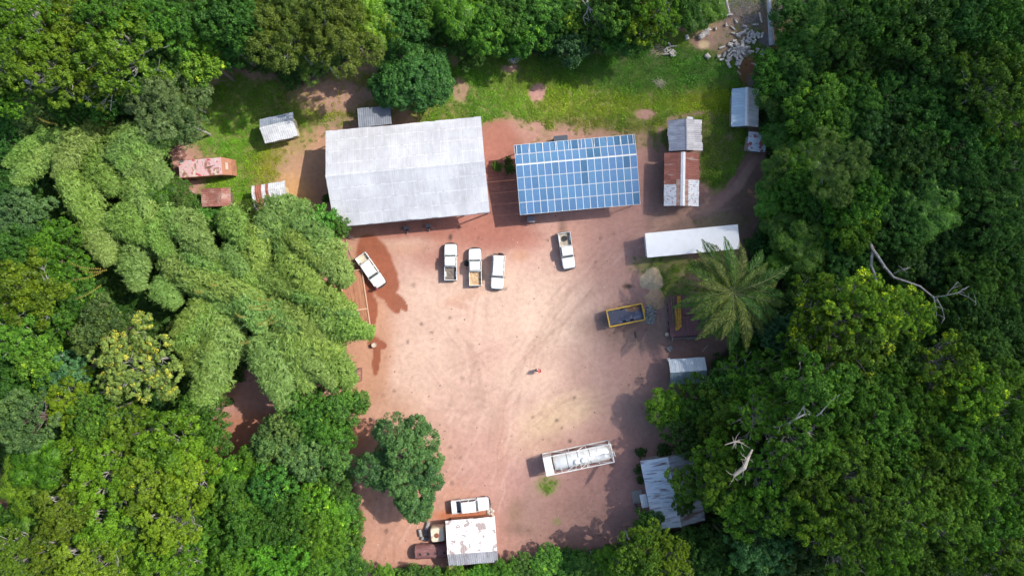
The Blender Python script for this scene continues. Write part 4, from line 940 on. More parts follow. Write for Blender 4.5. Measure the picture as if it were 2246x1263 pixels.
for k, (x0, y0, x1, y1, m, lb) in enumerate([(1490.5, 649, 1493, 718, BEAMY, 'rightmost long yellow steel beam on the plum flatbed'), (1486.5, 649, 1489, 722, BEAMY, 'long yellow steel beam just inside the rightmost one on the flatbed'),
    (1481, 671, 1486, 725, BEAMY, 'short yellow beam in the middle of the stack on the flatbed'), (1476, 650, 1482, 718, BEAMB, 'brown steel beam in the middle of the stack on the flatbed'),
    (1471, 648, 1477, 712, BEAMB, 'brown steel beam nearest the left edge of the flatbed'), (1484, 690, 1483, 724, BEAMY, 'stubby yellow beam at the lower end of the flatbed stack')]):
    prim(x0, y0, x1, y1, 1.34 + .02 * (k % 2), .22, .22, m, 'steel_beam', lb, 'beam', 'beams stacked on the flatbed')

# tank container
WTK = mat('tank_white', (.84, .84, .80), .35, .1, spots=[((.60, .58, .52), 1.1, .60, .08, (1, .4, 1), .6)])
WFR = mat('frame_white', (.76, .76, .73), .5)
ct, L, Wd, ang = fit([(1192, 1004), (1340, 972), (1348, 1014), (1197, 1044)], 2.7)
tk = thing('tank_container', 'white cylindrical tank in an open steel frame standing in the yard', 'tank container', ct, ang)
hx, hy, H_ = L / 2, Wd / 2, 2.7
q = MB(); r = 1.12; x0, x1 = -hx + 1.35, hx - .25
q.lathe([(.01, x0 - .0), (r * .5, x0 + .03), (r * .85, x0 + .12), (r, x0 + .3), (r, x1 - .3), (r * .85, x1 - .12), (r * .5, x1 - .03), (.01, x1)], (0, 0, 1.42), WTK, 40, 'X'); tank = q.build('tank', tk, smooth=True)
q = MB(); q.box((.25, -.15, 2.56), (2.0, .9, .03), WTK, bev=.02); q.box((2.6, -.15, 2.57), (2.5, .5, .03), WTK); q.build('walkway', tank)
for x in (-.35, .62):
    q = MB(); q.lathe([(.36, 0), (.36, .12), (.30, .15), (.05, .19), (.001, .19)], (x, -.22, 2.57), WTK, 20); mh = q.build('manhole', tank)
    q = MB()
    for k in range(8): a = k * PI / 4; q.box((x + .27 * math.cos(a), -.22 + .27 * math.sin(a), 2.755), (.05, .05, .05), BLK_)
    for k in range(20): a0, a1 = k * PI / 10, (k + 1) * PI / 10; q.tube([(x + .37 * math.cos(a0), -.22 + .37 * math.sin(a0), 2.66), (x + .37 * math.cos(a1), -.22 + .37 * math.sin(a1), 2.66)], .025, STEEL, 4)
    q.build('clamp_ring', mh)
for x in (-1.6, 0, 1.7):
    q = MB(); q.lathe([(r + .02, x - .04), (r + .02, x + .04)], (0, 0, 1.42), STEEL, 40, 'X'); q.build('band', tank)
q = MB()
for s in (-1, 1):
    q.box((0, s * (hy - .05), .2), (L, .12, .16), WFR); q.box((0, s * (hy - .05), H_ - .05), (L, .10, .12), WFR)
    for x in (-hx + .06, -hx + 1.2, -.3 - .8, 1.4, hx - .06): q.box((x, s * (hy - .05), H_ / 2 + .05), (.12, .09, H_ - .2), WFR)
    q.tube([(-hx + 1.3, s * (hy - .05), .3), (-.4, s * (hy - .05), H_ - .1)], .05, WFR, 5); q.tube([(1.4, s * (hy - .05), .3), (0, s * (hy - .05), H_ - .1)], .05, WFR, 5); q.tube([(1.5, s * (hy - .05), .3), (hx - .2, s * (hy - .05), H_ - .1)], .05, WFR, 5)
for x in (-hx + .06, hx - .06):
    q.box((x, 0, .2), (.12, Wd - .2, .14), WFR); q.box((x, 0, H_ - .05), (.13, Wd - .2, .12), WFR)
    for s in (-1, 1): q.tube([(x, s * (hy - .15), .3), (x, s * .2, H_ - .15)], .04, WFR, 4)
for (xa, xb) in ((-.7, -.4), (.1, .25), (-1.9, -.7), (1.3, .8), (1.0, 1.35), (2.9, 2.7), (-2.6, -2.7)):
    q.tube([(xa, -hy + .06, H_ - .04), (xb, -.62, 2.42)], .035, WFR, 4)
for xa in (-2.7, -.9, .9, 2.8): q.tube([(xa, hy - .06, H_ - .04), (xa, .55, 2.45)], .035, WFR, 4)
q.build('frame', tk)
q = MB(); q.box((-hx + .60, 0, H_ - .04), (1.16, Wd - .24, .13), WFR, bev=.02); q.box((-hx + .60, 0, 1.3), (1.0, Wd - .5, 2.3), WTK); q.build('end_cabinet', tk)
q = MB()
for y in (-.05, -.5): q.tube([(hx, y, 2.3), (hx + .28, y, 2.3)], .03, WFR, 4)
q.tube([(hx + .28, .12, 2.3), (hx + .28, -.7, 2.3)], .03, WFR, 4); q.tube([(hx + .28, -.05, 2.3), (hx + .28, -.05, .3)], .03, WFR, 4); q.tube([(hx + .28, -.5, 2.3), (hx + .28, -.5, .3)], .03, WFR, 4)
for k in range(7): q.tube([(hx + .28, -.05, .4 + .3 * k), (hx + .28, -.5, .4 + .3 * k)], .02, WFR, 4)
q.build('ladder', tk)
q = MB()
for s in (-1, 1):
    for x in (-hx + .1, hx - .1): q.box((x, s * (hy - .1), .06), (.2, .2, .12), STEEL)
q.build('foot', tk)

# front loader tractor, rusty long trailer
GRN = mat('tractor_green', (.05, .24, .06), .5, spots=[((.2, .12, .07), 2.5, .6, .08, None, .7)]); BKT = mat('loader_bucket', (.26, .12, .09), .7, spots=[((.40, .2, .13), 2, .55, .1, None, .8)])
c = P(770, 822, 1.0); tr = thing('loader_tractor', 'green front loader tractor with rusty bucket, nose out of the bamboo', 'tractor', (c.x, c.y, 0), R(1))
q = MB(); q.box((1.05, 0, .35), (.75, 1.9, .05), BKT); q.box((.72, 0, .72), (.06, 1.9, .75), STEEL)
for s in (-1, 1): q.box((1.05, s * .93, .6), (.8, .05, .5), BKT)
q.box((1.42, 0, .38), (.08, 1.96, .04), STEEL); q.build('bucket', tr)
q = MB()
for s in (-1, 1): q.tube([(.7, s * .5, .6), (-.1, s * .5, .95), (-1.6, s * .5, 1.7)], .07, GRN, 6); q.tube([(.65, s * .5, 1.0), (-.2, s * .5, 1.2)], .04, STEEL, 5)
q.tube([(-.15, -.5, .97), (-.15, .5, .97)], .08, GRN, 6); q.build('loader_arm', tr)
q = MB(); q.loft([(-.5, .28, .8, 1.3), (-.7, .36, .7, 1.45), (-2.2, .42, .7, 1.6)], GRN, .3); q.box((-2.9, 0, .95), (1.5, .9, .5), GRN, bev=.05); q.build('body', tr)
q = MB(); q.box((-2.7, 0, 1.95), (1.3, 1.25, 1.1), GLASS, bev=.08); q.box((-2.7, 0, 2.55), (1.45, 1.4, .1), GRN, bev=.05); q.build('cab', tr)
for s in (-1, 1): wheel_obj(tr, (-1.0, s * .75, .45), .45, .3); wheel_obj(tr, (-2.9, s * .9, .8), .8, .42)
RB = mat('rust_orange_deck', (.40, .185, .10), .8, spots=[((.26, .10, .06), 2, .58, .08, (1, .3, 1), .8)], bump=(3, .02), vj=.08); RBL = mat('dusty_rail', (.60, .36, .24), .8)
c = P(783, 660, 1.1); lt = thing('long_trailer', 'long dusty orange trailer edging out from under the bamboo', 'trailer', (c.x, c.y, 0), R(8.5))
q = MB()
for k in range(6): q.box((-1.55 + k * .52, 0, 1.0), (.49, 8.6, .10), RB, val=random.random())
q.build('deck', lt)
q = MB(); q.box((1.36, 0, 1.08), (.14, 8.9, .22), RBL); q.box((-1.9, 0, 1.08), (.14, 8.9, .22), RBL); q.box((.2, 4.4, 1.1), (2.2, .14, .3), RBL); q.box((-.3, -1.3, 1.12), (3.1, .2, .2), RBL); q.build('side_rail', lt)
for y in (-2.6, -1.5, 2.5):
    for s in (-1, 1): wheel_obj(lt, (-.3 + s * 1.2, y, .45), .45, .28)
cb_ = MB(); pts = [P(757, 524), P(762, 545), P(786, 600), P(797, 650), P(806, 690), P(813, 716)]
cb_.tube([(p.x, p.y, .06) for p in pts], .035, BLK_, 5); tag(cb_.build('cable'), 'thin dark cable lying on the red soil beside the long orange trailer', 'cable')

# workshop yard: square tank, boiler with four manholes, gas cylinders
ct, L, Wd, ang = fit([(943, 1159), (974, 1156), (975, 1187), (945, 1190)], 1.9)
st_ = thing('square_tank', 'cream square tank with a rusty round lid left of the workshop', 'tank', ct, ang)
CRM = mat('cream_tank', (.66, .58, .42), .6, spots=[((.42, .20, .10), .9, .60, .04, None, .8)], bump=(2, .02))
q = MB(); h = 1.85; n = 6
for i in range(n):
    pass
vs = []
for z, k in ((.2, 1), (h - .15, 1), (h, .9)):
    for a in range(16):
        tq = 2 * PI * (a + .5) / 16; vs.append((L / 2 * k * math.copysign(abs(math.cos(tq)) ** .3, math.cos(tq)), Wd / 2 * k * math.copysign(abs(math.sin(tq)) ** .3, math.sin(tq)), z))
q.mesh(vs, [tuple(range(15, -1, -1)), tuple(range(32, 48))] + [(k * 16 + a, k * 16 + (a + 1) % 16, (k + 1) * 16 + (a + 1) % 16, (k + 1) * 16 + a) for k in range(2) for a in range(16)], CRM); q.build('body', st_)
q = MB(); q.lathe([(.34, h), (.34, h + .07), (.25, h + .12), (.01, h + .12)], (-.1, -.05, 0), mat('rust_lid', (.25, .07, .04), .8), 16); q.build('lid', st_)
for sx in (-1, 1):
    q = MB(); q.box((sx * L * .3, 0, .12), (.16, Wd * .9, .24), STEEL); q.build('skid', st_)
ct, L, Wd, ang = fit([(909, 1200), (985, 1193), (988, 1226), (911, 1230)], 1.6)
bo = thing('rusty_boiler', 'maroon half round rusty tank with a row of four round holes', 'tank', ct, ang)
MAR = mat('maroon_rust', (.20, .085, .08), .75, spots=[((.34, .2, .18), 1.2, .60, .05, (.6, 3, 1), .8), ((.10, .05, .045), 1, .6, .08, None, .8)], bump=(4, .02))
q = MB(); pr = []; n = 14
for k in range(n + 1): a = PI * k / n; pr.append((Wd / 2 * math.cos(a), .75 + .85 * math.sin(a)))
vs = [(x, y, z) for x in (-L / 2, L / 2) for y, z in [(Wd / 2, .25)] + pr + [(-Wd / 2, .25)]]; m_ = n + 3
q.mesh(vs, [tuple(range(m_)), tuple(range(2 * m_ - 1, m_ - 1, -1))] + [(i, i + 1, m_ + i + 1, m_ + i) for i in range(m_ - 1)] + [(m_ - 1, 0, m_, 2 * m_ - 1)], MAR); q.build('shell', bo)
for k in range(4):
    x = -L / 2 + .75 + k * 1.18; q = MB(); q.lathe([(.27, 1.5), (.27, 1.70), (.20, 1.70), (.19, 1.66), (.001, 1.66)], (x, -.05, 0), MAR, 16); hl = q.build('manhole', bo)
    q = MB(); q.lathe([(.185, 1.68), (.185, 1.69), (.001, 1.69)], (x, -.05, 0), DARK, 14); q.build('opening', hl)
for x in (-1.6, 1.2):
    q = MB(); q.box((x, 0, .15), (.3, Wd + .1, .3), STEEL); q.build('cradle', bo)
CON = mat('grey_cylinder', (.30, .29, .27), .7, spots=[((.14, .13, .12), 2, .55, .1, None, .8)]); CON2 = mat('dark_cylinder', (.09, .09, .10), .6, spots=[((.22, .21, .2), 2.5, .58, .08, None, .8)])
def cyl(x0, y0, x1, y1, r, z, m, name, label, cat, group=None, seg=12, rough=0.0):
    a, b = P(x0, y0, z), P(x1, y1, z); d = b - a; L = max(d.length, .2); rs = random.Random(int(x0 * 31 + y0)); q = MB()
    rr = [r * .8, r, r * (1 + rs.uniform(-rough, rough)), r * (1 + rs.uniform(-rough, rough)), r, r * .8] if rough == 0 else [r * (1 + rs.uniform(-rough, rough)) for _ in range(6)]
    xs = [-.5, -.46, -.15, .2, .46, .5]; q.tube([(k * L, 0, 0) for k in xs], rr, m, seg)
    o = q.build(name, None, (a + b) / 2); o.rotation_euler = (0, 0, math.atan2(d.y, d.x)); return tag(o, label, cat, group)
cyl(940, 1144, 934, 1162, .27, .30, CON, 'gas_cylinder', 'upright leaning pale grey drum nearest the covered pickup', 'drum', 'drums beside the cream tank')
cyl(920, 1160, 923, 1176, .26, .28, CON, 'gas_cylinder', 'leftmost grey drum lying beside the cream tank', 'drum', 'drums beside the cream tank')
cyl(934.5, 1160, 935, 1173, .30, .32, CON2, 'gas_cylinder', 'black drum between the grey drums and the cream tank', 'drum', 'drums beside the cream tank')
cyl(938, 1176, 932, 1184, .27, .28, CON2, 'gas_cylinder', 'short dark drum closest to the maroon tank', 'drum', 'drums beside the cream tank')
cyl(928, 1176, 925, 1182, .24, .25, CON, 'gas_cylinder', 'small grey drum left of the short dark drum', 'drum', 'drums beside the cream tank')
prim(912, 1195, 921, 1194, .35, .35, .3, CON, 'concrete_block', 'pale grey block at the upper left corner of the maroon tank', 'block')
prim(946, 1194, 956, 1193, .35, .5, .5, RBL, 'timber_block', 'tan block on the upper edge of the maroon tank', 'block')
prim(921, 1195.5, 943, 1193, .35, .3, .35, mat('rust_plank', (.32, .16, .08), .9), 'timber_plank', 'brown plank between the two blocks above the maroon tank', 'plank')
# stump, crate, small things
WOODC = mat('cut_wood', (.62, .50, .38), .85, spots=[((.4, .3, .2), 3, .55, .1, None, .7)]); WOODL = mat('pale_log', (.62, .57, .51), .9, spots=[((.25, .19, .15), 3, .56, .08, (1, 4, 1), .8)], vj=.12); WOODB = mat('bark_log', (.25, .19, .15), .9, spots=[((.42, .36, .3), 3, .56, .08, None, .8)])
def stump(px, py, r, h, label, name='tree_stump', m=WOODC):
    c = P(px, py, h); t = thing(name, label, 'stump', (c.x, c.y, -.05)); q = MB(); q.lathe([(r * 1.1, 0), (r, h * .6), (r * .98, h)], (0, 0, 0), WOODB, 14); q.build('bark', t)
    q = MB(); q.lathe([(r * .96, h), (r * .9, h + .015), (.001, h + .02)], (0, 0, 0), m, 14); q.build('cut_face', t)
stump(819, 757, .34, .8, 'pale tree stump standing on the red soil right of the bamboo'); stump(1463, 733, .30, .5, 'pale round stump at the corner of the plum flatbed')
c = P(1470, 764, .3); t = thing('wooden_crate', 'small grey crate on the ground above the pale blue gable hut', 'crate', (c.x, c.y, 0), .6); q = MB()
for s in (-1, 1): q.box((s * .35, 0, .22), (.05, .75, .4), CON); q.box((0, s * .35, .22), (.64, .05, .4), CON)
q.build('side_panel', t); q = MB(); q.box((0, 0, .3), (.62, .62, .04), STEEL); q.build('lid', t)
prim(1464, 789, 1469, 788, .6, .5, .3, WHZ, 'metal_box', 'tiny pale box at the upper left corner of the pale blue gable hut', 'box')
cyl(1392, 727, 1395, 741, .08, .12, BLK_, 'iron_bar', 'dark iron bar lying on the soil below the yellow trailer', 'bar')
prim(1656, 452, 1661, 457, .3, .45, .4, RBL, 'wooden_box', 'small tan box at the forest edge below the dirt path', 'box')
cyl(1673, 420, 1679, 415, .12, .15, WOODL, 'log', 'short pale log at the forest edge beside the dirt path', 'log', rough=.1)
prim(749, 984, 762, 979, .25, .35, .25, WHZ, 'plank', 'short white plank on the soil left of the yard tree', 'plank')
cyl(1540, 771, 1553, 757, .04, .08, WOODL, 'branch', 'thin fallen branch above the pale blue gable hut', 'branch', rough=.2)
cyl(713, 880, 731, 872, .22, .5, CON2, 'pipe', 'short dark grey pipe under the trees below the bamboo', 'pipe')
def rock_mesh(seed, r, m):
    rs = random.Random(seed); q = MB(); prof = []
    n = 8; vs = []
    for k, (z, rr) in enumerate([(-.25, .7), (.05, 1), (.4, .85), (.62, .4)]):
        for a in range(n): tq = 2 * PI * a / n; f = rr * r * rs.uniform(.8, 1.2); vs.append((f * math.cos(tq), f * math.sin(tq) * .85, z * r))
    q.mesh(vs, [tuple(range(24, 32))] + [(k * n + a, k * n + (a + 1) % n, (k + 1) * n + (a + 1) % n, (k + 1) * n + a) for k in range(3) for a in range(n)], m); o = q.build('rock'); me = o.data; bpy.data.objects.remove(o); return me
RUBM = mat('grey_rubble', (.26, .27, .25), .9, spots=[((.42, .42, .38), 2, .56, .1, None, .8)], bump=(6, .02)); RM = [rock_mesh(i, .22, RUBM) for i in range(4)]; rs = random.Random(9)
def rubble(cx, cy, rx, ry, n, hh, label, group, sc=1, ms=RM, name='rock', cat='rock', pile=True):
    for k in range(n):
        a = rs.uniform(0, 6.28); d = math.sqrt(rs.random()); z = hh * (1 - d) * rs.random(); c = P(cx + rx * d * math.cos(a), cy + ry * d * math.sin(a), z + .05)
        o = bpy.data.objects.new(name, rs.choice(ms)); COL.objects.link(o); o.location = c; o.rotation_euler = (rs.uniform(-.6, .6), rs.uniform(-.6, .6), rs.uniform(0, 6.28)); s = sc * rs.uniform(.6, 1.35); o.scale = (s, s, s); tag(o, label, cat, group)
rubble(1427, 690, 11, 21, 90, .7, 'grey rock in the rubble heap at the right end of the yellow trailer', 'rocks in the rubble heap')
LIGHTR = mat('pale_gravel', (.50, .45, .38), .9, bump=(6, .02)); RM2 = [rock_mesh(10 + i, .2, LIGHTR) for i in range(3)]
rubble(1075, 1128, 9, 14, 36, .2, 'pale stone scattered between the covered pickup and the workshop', 'pale stones by the workshop', ms=RM2, sc=.9)
def heap(px, py, r, h, m, label):
    q = MB(); n = 26; rs = random.Random(int(px)); vs = []; c = P(px, py, 0)
    rings = 12
    for i in range(rings + 1):
        d = i / rings
        for k in range(n): a = 2 * PI * k / n; rr = r * d * (1 + .10 * math.sin(3 * a + px) + .06 * math.sin(7 * a)); vs.append((rr * math.cos(a), rr * math.sin(a), h * (1 - d) ** 1.0 * (1 - .25 * max(0, 1 - abs(d - .1) * 8)) + rs.uniform(-.03, .03) - .02 * (i == rings) * 3))
    q.mesh(vs, [(i * n + k, i * n + (k + 1) % n, (i + 1) * n + (k + 1) % n, (i + 1) * n + k) for i in range(rings) for k in range(n)], m); o = q.build('sand_heap', None, (c.x, c.y, .02), smooth=True); tag(o, label, 'sand heap')
heap(1430, 613, 1.75, .8, mat('pale_sand', (.62, .48, .30), .95, spots=[((.36, .25, .15), 3, .58, .1, None, .6)], bump=(6, .04)), 'pale tan sand heap, the upper of the two beside the palm')
heap(1437, 656, 1.55, .75, mat('ochre_sand', (.56, .36, .21), .95, spots=[((.3, .18, .11), 3, .58, .1, None, .6)], bump=(6, .04)), 'reddish tan sand heap touching the rubble, the lower of the two')
# rubbish heap at the top
TR = [mat('litter_%s' % n_, c_, .6) for n_, c_ in (('white', (.75, .74, .72)), ('tan', (.55, .42, .30)), ('blue', (.12, .25, .6)), ('grey', (.45, .44, .42)), ('pink', (.55, .35, .28)))]
q = MB(); rs = random.Random(5)
for k in range(110):
    a = rs.uniform(0, 6.28); d = math.sqrt(rs.random()); c = P(1125 + 15 * d * math.cos(a), 129 + 10 * d * math.sin(a), 0)
    q.box((c.x, c.y, .06 + .4 * (1 - d) * rs.random()), (rs.uniform(.1, .4), rs.uniform(.08, .3), rs.uniform(.04, .15)), rs.choice(TR[:2] * 3 + TR), rot=Quaternion((rs.random(), rs.random(), rs.random(), rs.random())).normalized().to_matrix())
tag(q.build('rubbish_heap'), 'heap of white and tan rubbish at the top edge of the grass', 'rubbish', kind='stuff')

# motorcycle
c = P(1399, 1117, .6); mo = thing('motorcycle', 'red motorcycle parked at the left side of the streaked roof house', 'motorcycle', (c.x, c.y, 0), R(-65)); RDP = mat('red_paint', (.42, .03, .06), .35)
for x in (-.62, .66): wheel_obj(mo, (x, 0, .31), .31, .11)
q = MB(); q.tube([(-.62, .07, .31), (0, .08, .5), (.35, .05, .75), (.45, 0, .95)], .03, BLK_, 6); q.box((-.05, 0, .42), (.4, .24, .3), STEEL, bev=.04); q.tube([(-.1, -.12, .3), (-.75, -.14, .36)], .04, RIM, 6); q.build('frame', mo)
q = MB(); q.loft([(.36, .10, .72, .88), (.2, .17, .66, .95), (-.1, .12, .68, .86)], RDP, .6); q.build('fuel_tank', mo)
q = MB(); q.loft([(-.08, .11, .74, .84), (-.4, .14, .74, .84), (-.75, .12, .76, .84)], BLK_, .5); q.build('seat', mo)
q = MB(); q.tube([(.66, .07, .31), (.46, .07, .98)], .025, RIM, 5); q.tube([(.66, -.07, .31), (.46, -.07, .98)], .025, RIM, 5); q.build('fork', mo)
q = MB(); q.tube([(.34, .38, 1.04), (.46, .2, 1.02), (.46, -.2, 1.02), (.34, -.38, 1.04)], .02, BLK_, 5); q.build('handlebar', mo)
q = MB(); q.box((.60, 0, .86), (.12, .18, .18), LAMP, bev=.03); q.build('headlight', mo)
q = MB(); q.box((.66, 0, .66), (.42, .14, .03), RDP); q.build('mudguard', mo)

# ---------------------------------------------------------------- people
SKIN = mat('skin', (.12, .065, .04), .6)
def skinned(name, nodes, edges, m, parent=None, sub=1):
    me = bpy.data.meshes.new(name); me.from_pydata([n_[0] for n_ in nodes], edges, []); me.materials.append(m)
    o = bpy.data.objects.new(name, me); COL.objects.link(o)
    if parent: o.parent = parent
    sk = o.modifiers.new('skin', 'SKIN'); sk.use_smooth_shade = True
    for i, n_ in enumerate(nodes):
        s_ = me.skin_vertices[0].data[i]; s_.radius = n_[1] if hasattr(n_[1], '__len__') else (n_[1], n_[1]); s_.use_root = (i == 0)
    sb = o.modifiers.new('sub', 'SUBSURF'); sb.levels = sub; sb.render_levels = sub
    return o
def person(label, px, py, rz, shirt, trousers, lhand, rhand, lean=0.1):
    """faces local +x; lhand/rhand are wrist positions"""
    c = P(px, py, .9); t = thing('person', label, 'person', (c.x, c.y, 0), rz)
    def L_(z): return lean * max(0, z - .95)
    hip = (0, 0, .95)
    n = [((0, 0, .96), (.15, .11)), ((L_(1.15), 0, 1.15), (.135, .10)), ((L_(1.38), 0, 1.38), (.15, .10)), ((L_(1.5), 0, 1.5), .06), ((L_(1.56) + .01, 0, 1.56), .055), ((L_(1.66) + .02, 0, 1.66), (.085, .095)), ((L_(1.75) + .01, 0, 1.75), .06)]
    e = [(i, i + 1) for i in range(6)]
    def add(prev, pts):
        for p_, r_ in pts: n.append((p_, r_)); e.append((prev, len(n) - 1)); prev = len(n) - 1
        return prev
    legs = {}
    for s, fw in ((1, .16), (-1, -.14)):
        add(0, [((0, s * .10, .86), .085), ((fw * .5 + .02, s * .11, .50), .055), ((fw, s * .11, .12), .038), ((fw + .05, s * .12, .05), .038), ((fw + .18, s * .13, .035), .03)])
    for s, wr in ((1, lhand), (-1, rhand)):
        sh = Vector((L_(1.42), s * .19, 1.42)); wr = Vector(wr); mid = (sh + wr) / 2 + Vector((-.05, s * .05, -.05))
        w_ = add(2, [(tuple(sh), .052), (tuple(mid), .04), (tuple(wr), .026)]); d = (wr - mid).normalized(); sd_ = d.cross(Vector((0, 0, 1))); sd_ = sd_.normalized() if sd_.length > .1 else Vector((0, 1, 0))
        palm = wr + d * .07; p_ = add(w_, [(tuple(palm), (.036, .018))])
        for k in range(4):
            o_ = sd_ * (-.03 + k * .02); ln = (.075, .085, .08, .06)[k]; add(p_, [(tuple(palm + o_ + d * .03), .009), (tuple(palm + o_ * 1.2 + d * (.03 + ln * .6) - Vector((0, 0, .015))), .008), (tuple(palm + o_ * 1.2 + d * (.03 + ln) - Vector((0, 0, .04))), .007)])
        add(w_, [(tuple(wr + d * .03 - sd_ * .04), .010), (tuple(wr + d * .08 - sd_ * .06), .009)])
    skinned('body', n, e, SKIN, t, 2)
    sn = [((0, 0, .93), (.175, .13)), ((L_(1.15), 0, 1.15), (.155, .12)), ((L_(1.36), 0, 1.36), (.17, .12)), ((L_(1.46), 0, 1.46), (.09, .08))]; se = [(0, 1), (1, 2), (2, 3)]
    for s, wr in ((1, lhand), (-1, rhand)):
        sh = Vector((L_(1.42), s * .20, 1.42)); wr = Vector(wr); mid = (sh + wr) / 2 + Vector((-.05, s * .05, -.05)); sn.append((tuple(sh), .075)); se.append((2, len(sn) - 1)); sn.append((tuple(sh.lerp(mid, .75)), .06)); se.append((len(sn) - 2, len(sn) - 1))
    skinned('shirt', sn, se, shirt, t, 1)
    tn = [((0, 0, .93), (.165, .125))]; te = []
    for s, fw in ((1, .16), (-1, -.14)):
        pr = 0
        for p_, r_ in [((0, s * .10, .84), .10), ((fw * .5 + .02, s * .11, .50), .072), ((fw, s * .11, .16), .058)]: tn.append((p_, r_)); te.append((pr, len(tn) - 1)); pr = len(tn) - 1
    skinned('trousers', tn, te, trousers, t, 1)
    hx_ = L_(1.68) + .02
    q = MB(); q.lathe([(.088, 1.67), (.092, 1.72), (.08, 1.78), (.05, 1.815), (.001, 1.825)], (hx_ - .01, 0, 0), BLK_, 12); q.build('hair', t)
    q = MB(); q.box((hx_ + .10, 0, 1.655), (.03, .025, .045), SKIN, bev=.008); q.build('nose', t)
    for s in (-1, 1):
        q = MB(); q.box((hx_ + .088, s * .033, 1.685), (.012, .026, .012), LAMP); q.build('eye', t); q = MB(); q.box((hx_, s * .095, 1.67), (.035, .02, .06), SKIN, bev=.008); q.build('ear', t)
    q = MB(); q.box((hx_ + .088, 0, 1.615), (.012, .05, .012), mat('lips', (.2, .07, .06), .6)); q.build('mouth', t)
    for s, fw in ((1, .16), (-1, -.14)):
        q = MB(); q.loft([(fw + .22, .03, 0, .05), (fw + .1, .05, 0, .08), (fw - .06, .045, 0, .09)], BLK_, .6, 10); o = q.build('shoe', t); o.location = (0, s * .125, 0)
    return t
person('person in a crimson shirt standing at the nose of the diagonal pickup', 825, 633, R(40), mat('crimson_cloth', (.60, .02, .10), .9), mat('pink_cloth', (.5, .2, .25), .9), (.45, .2, 1.15), (.42, -.15, 1.2), .3)
person('person in a white shirt walking alone across the middle of the yard', 1176.5, 812, R(0), mat('white_cloth', (.75, .73, .74), .9), mat('dark_cloth', (.05, .035, .035), .9), (.48, .16, 1.02), (.48, -.16, 1.02), .2)
c = P(1182.5, 813, .9); q = MB(); q.lathe([(.15, 0), (.22, .02), (.27, .20), (.29, .22), (.25, .19), (.19, .05), (.001, .05)], (0, 0, 0), mat('coral_plastic', (.75, .16, .12), .4), 16); tag(q.build('basin', None, (c.x, c.y, .96)), 'coral red basin carried by the person in the white shirt', 'basin')

# posts of the vegetation boundary at the lower left, and odd small posts
rs = random.Random(11)
for k in range(9):
    x = 781 + (805 - 781) * k / 8; y = 1060 + 195 * k / 8; c = P(x, y, 0); t = thing('fence_post', 'thin grey fence post between the yard and the lower left undergrowth', 'fence post', (c.x, c.y, 0), 0, 'posts of the lower left fence'); q = MB(); q.tube([(0, 0, -.1), (.02, 0, 1.3)], .05, WOODL, 6); q.build('post_shaft', t); q = MB(); q.lathe([(.055, 1.3), (.03, 1.34), (.001, 1.35)], (.02, 0, 0), WOODC, 6); q.build('post_top', t)
for (x, y, lb) in ((1297, 1215, 'short white marker post at the bottom edge of the yard, right one'), (1138, 1242, 'short white marker post at the bottom edge of the yard, left one')):
    c = P(x, y, 1); t = thing('marker_post', lb, 'post', (c.x, c.y, 0)); q = MB(); q.box((0, 0, .5), (.14, .14, 1.1), WHITE, bev=.02); q.build('post_shaft', t); q = MB(); q.box((0, 0, 1.08), (.2, .2, .06), WHITE); q.build('cap', t)
# machinery peeking out from under the barn's south eave
for (px, py, lb) in ((938, 494, 'dark scrap machine under the south eave of the barn'), (890, 499, 'grey scrap frame under the south eave of the barn, left one')):
    c = P(px, py, .8); t = thing('scrap_machine', lb, 'machine', (c.x, c.y, 0), .2); q = MB(); q.box((0, 0, .4), (.7, .5, .5), STEEL, bev=.05); q.build('body', t)
    q = MB(); q.tube([(-.9, -.1, .2), (.3, -.3, .5), (.8, -.7, .2)], .05, STEEL, 5); q.tube([(-.3, .4, .6), (.1, -.8, .3)], .04, RBL, 5); q.tube([(.1, -.2, .6), (-.2, -.9, .1)], .05, CON2, 5); q.build('linkage', t); q = MB(); q.lathe([(.001, -.05), (.25, -.05), (.25, .05), (.001, .05)], (.1, -.35, .4), RUB, 12, 'Y'); q.build('pulley', t)
c = P(758, 505, 1.3); t = thing('farm_implement', 'dark blue grey implement at the southwest corner of the barn', 'implement', (c.x, c.y, 0), R(-10)); q = MB(); q.box((0, 0, .8), (.75, .9, .9), mat('slate_panel', (.10, .13, .17), .5), bev=.06); q.build('body', t); q = MB()
for k in range(4): q.tube([(.0 + .15 * k, -.4, .9), (.1 + .3 * k, -.85, .6), (.3 + .3 * k, -1.1, .1)], .035, CON, 5)
q.build('tine', t)

# ---------------------------------------------------------------- timber clearing: fallen trunks, cut logs, brush
def limb(name, pts, label, m, cat='fallen trunk', group=None, knots=0):
    q = MB(); W_ = [P(x, y, z) for x, y, z, r in pts]; o0 = Vector((W_[0].x, W_[0].y, 0)); q.tube([w_ - o0 for w_ in W_], [p[3] for p in pts], m, 9)
    return tag(q.build(name, None, o0), label, cat, group)
BIRCH = mat('pale_trunk', (.52, .52, .53), .85, spots=[((.24, .22, .2), 1.2, .62, .03, (1.4, 1.4, 1.4), .8), ((.36, .33, .31), .7, .55, .1, None, .7)])
limb('fallen_trunk', [(1685, -30, .9, .30), (1687, 15, .9, .31), (1690, 60, .8, .36), (1693, 100, .6, .44)], 'long pale fallen trunk running down from the top edge', BIRCH)
limb('fallen_trunk', [(1818, -25, 6, .34), (1800, 12, 5, .36), (1778, 45, 3.5, .34), (1755, 85, 1.5, .36)], 'brown leaning trunk right of the long pale fallen trunk', BARK)
limb('fallen_trunk', [(1598, -20, .6, .12), (1594, 5, .6, .14), (1600, 30, .5, .14)], 'short thin trunk above the horizontal pole', WOODL)
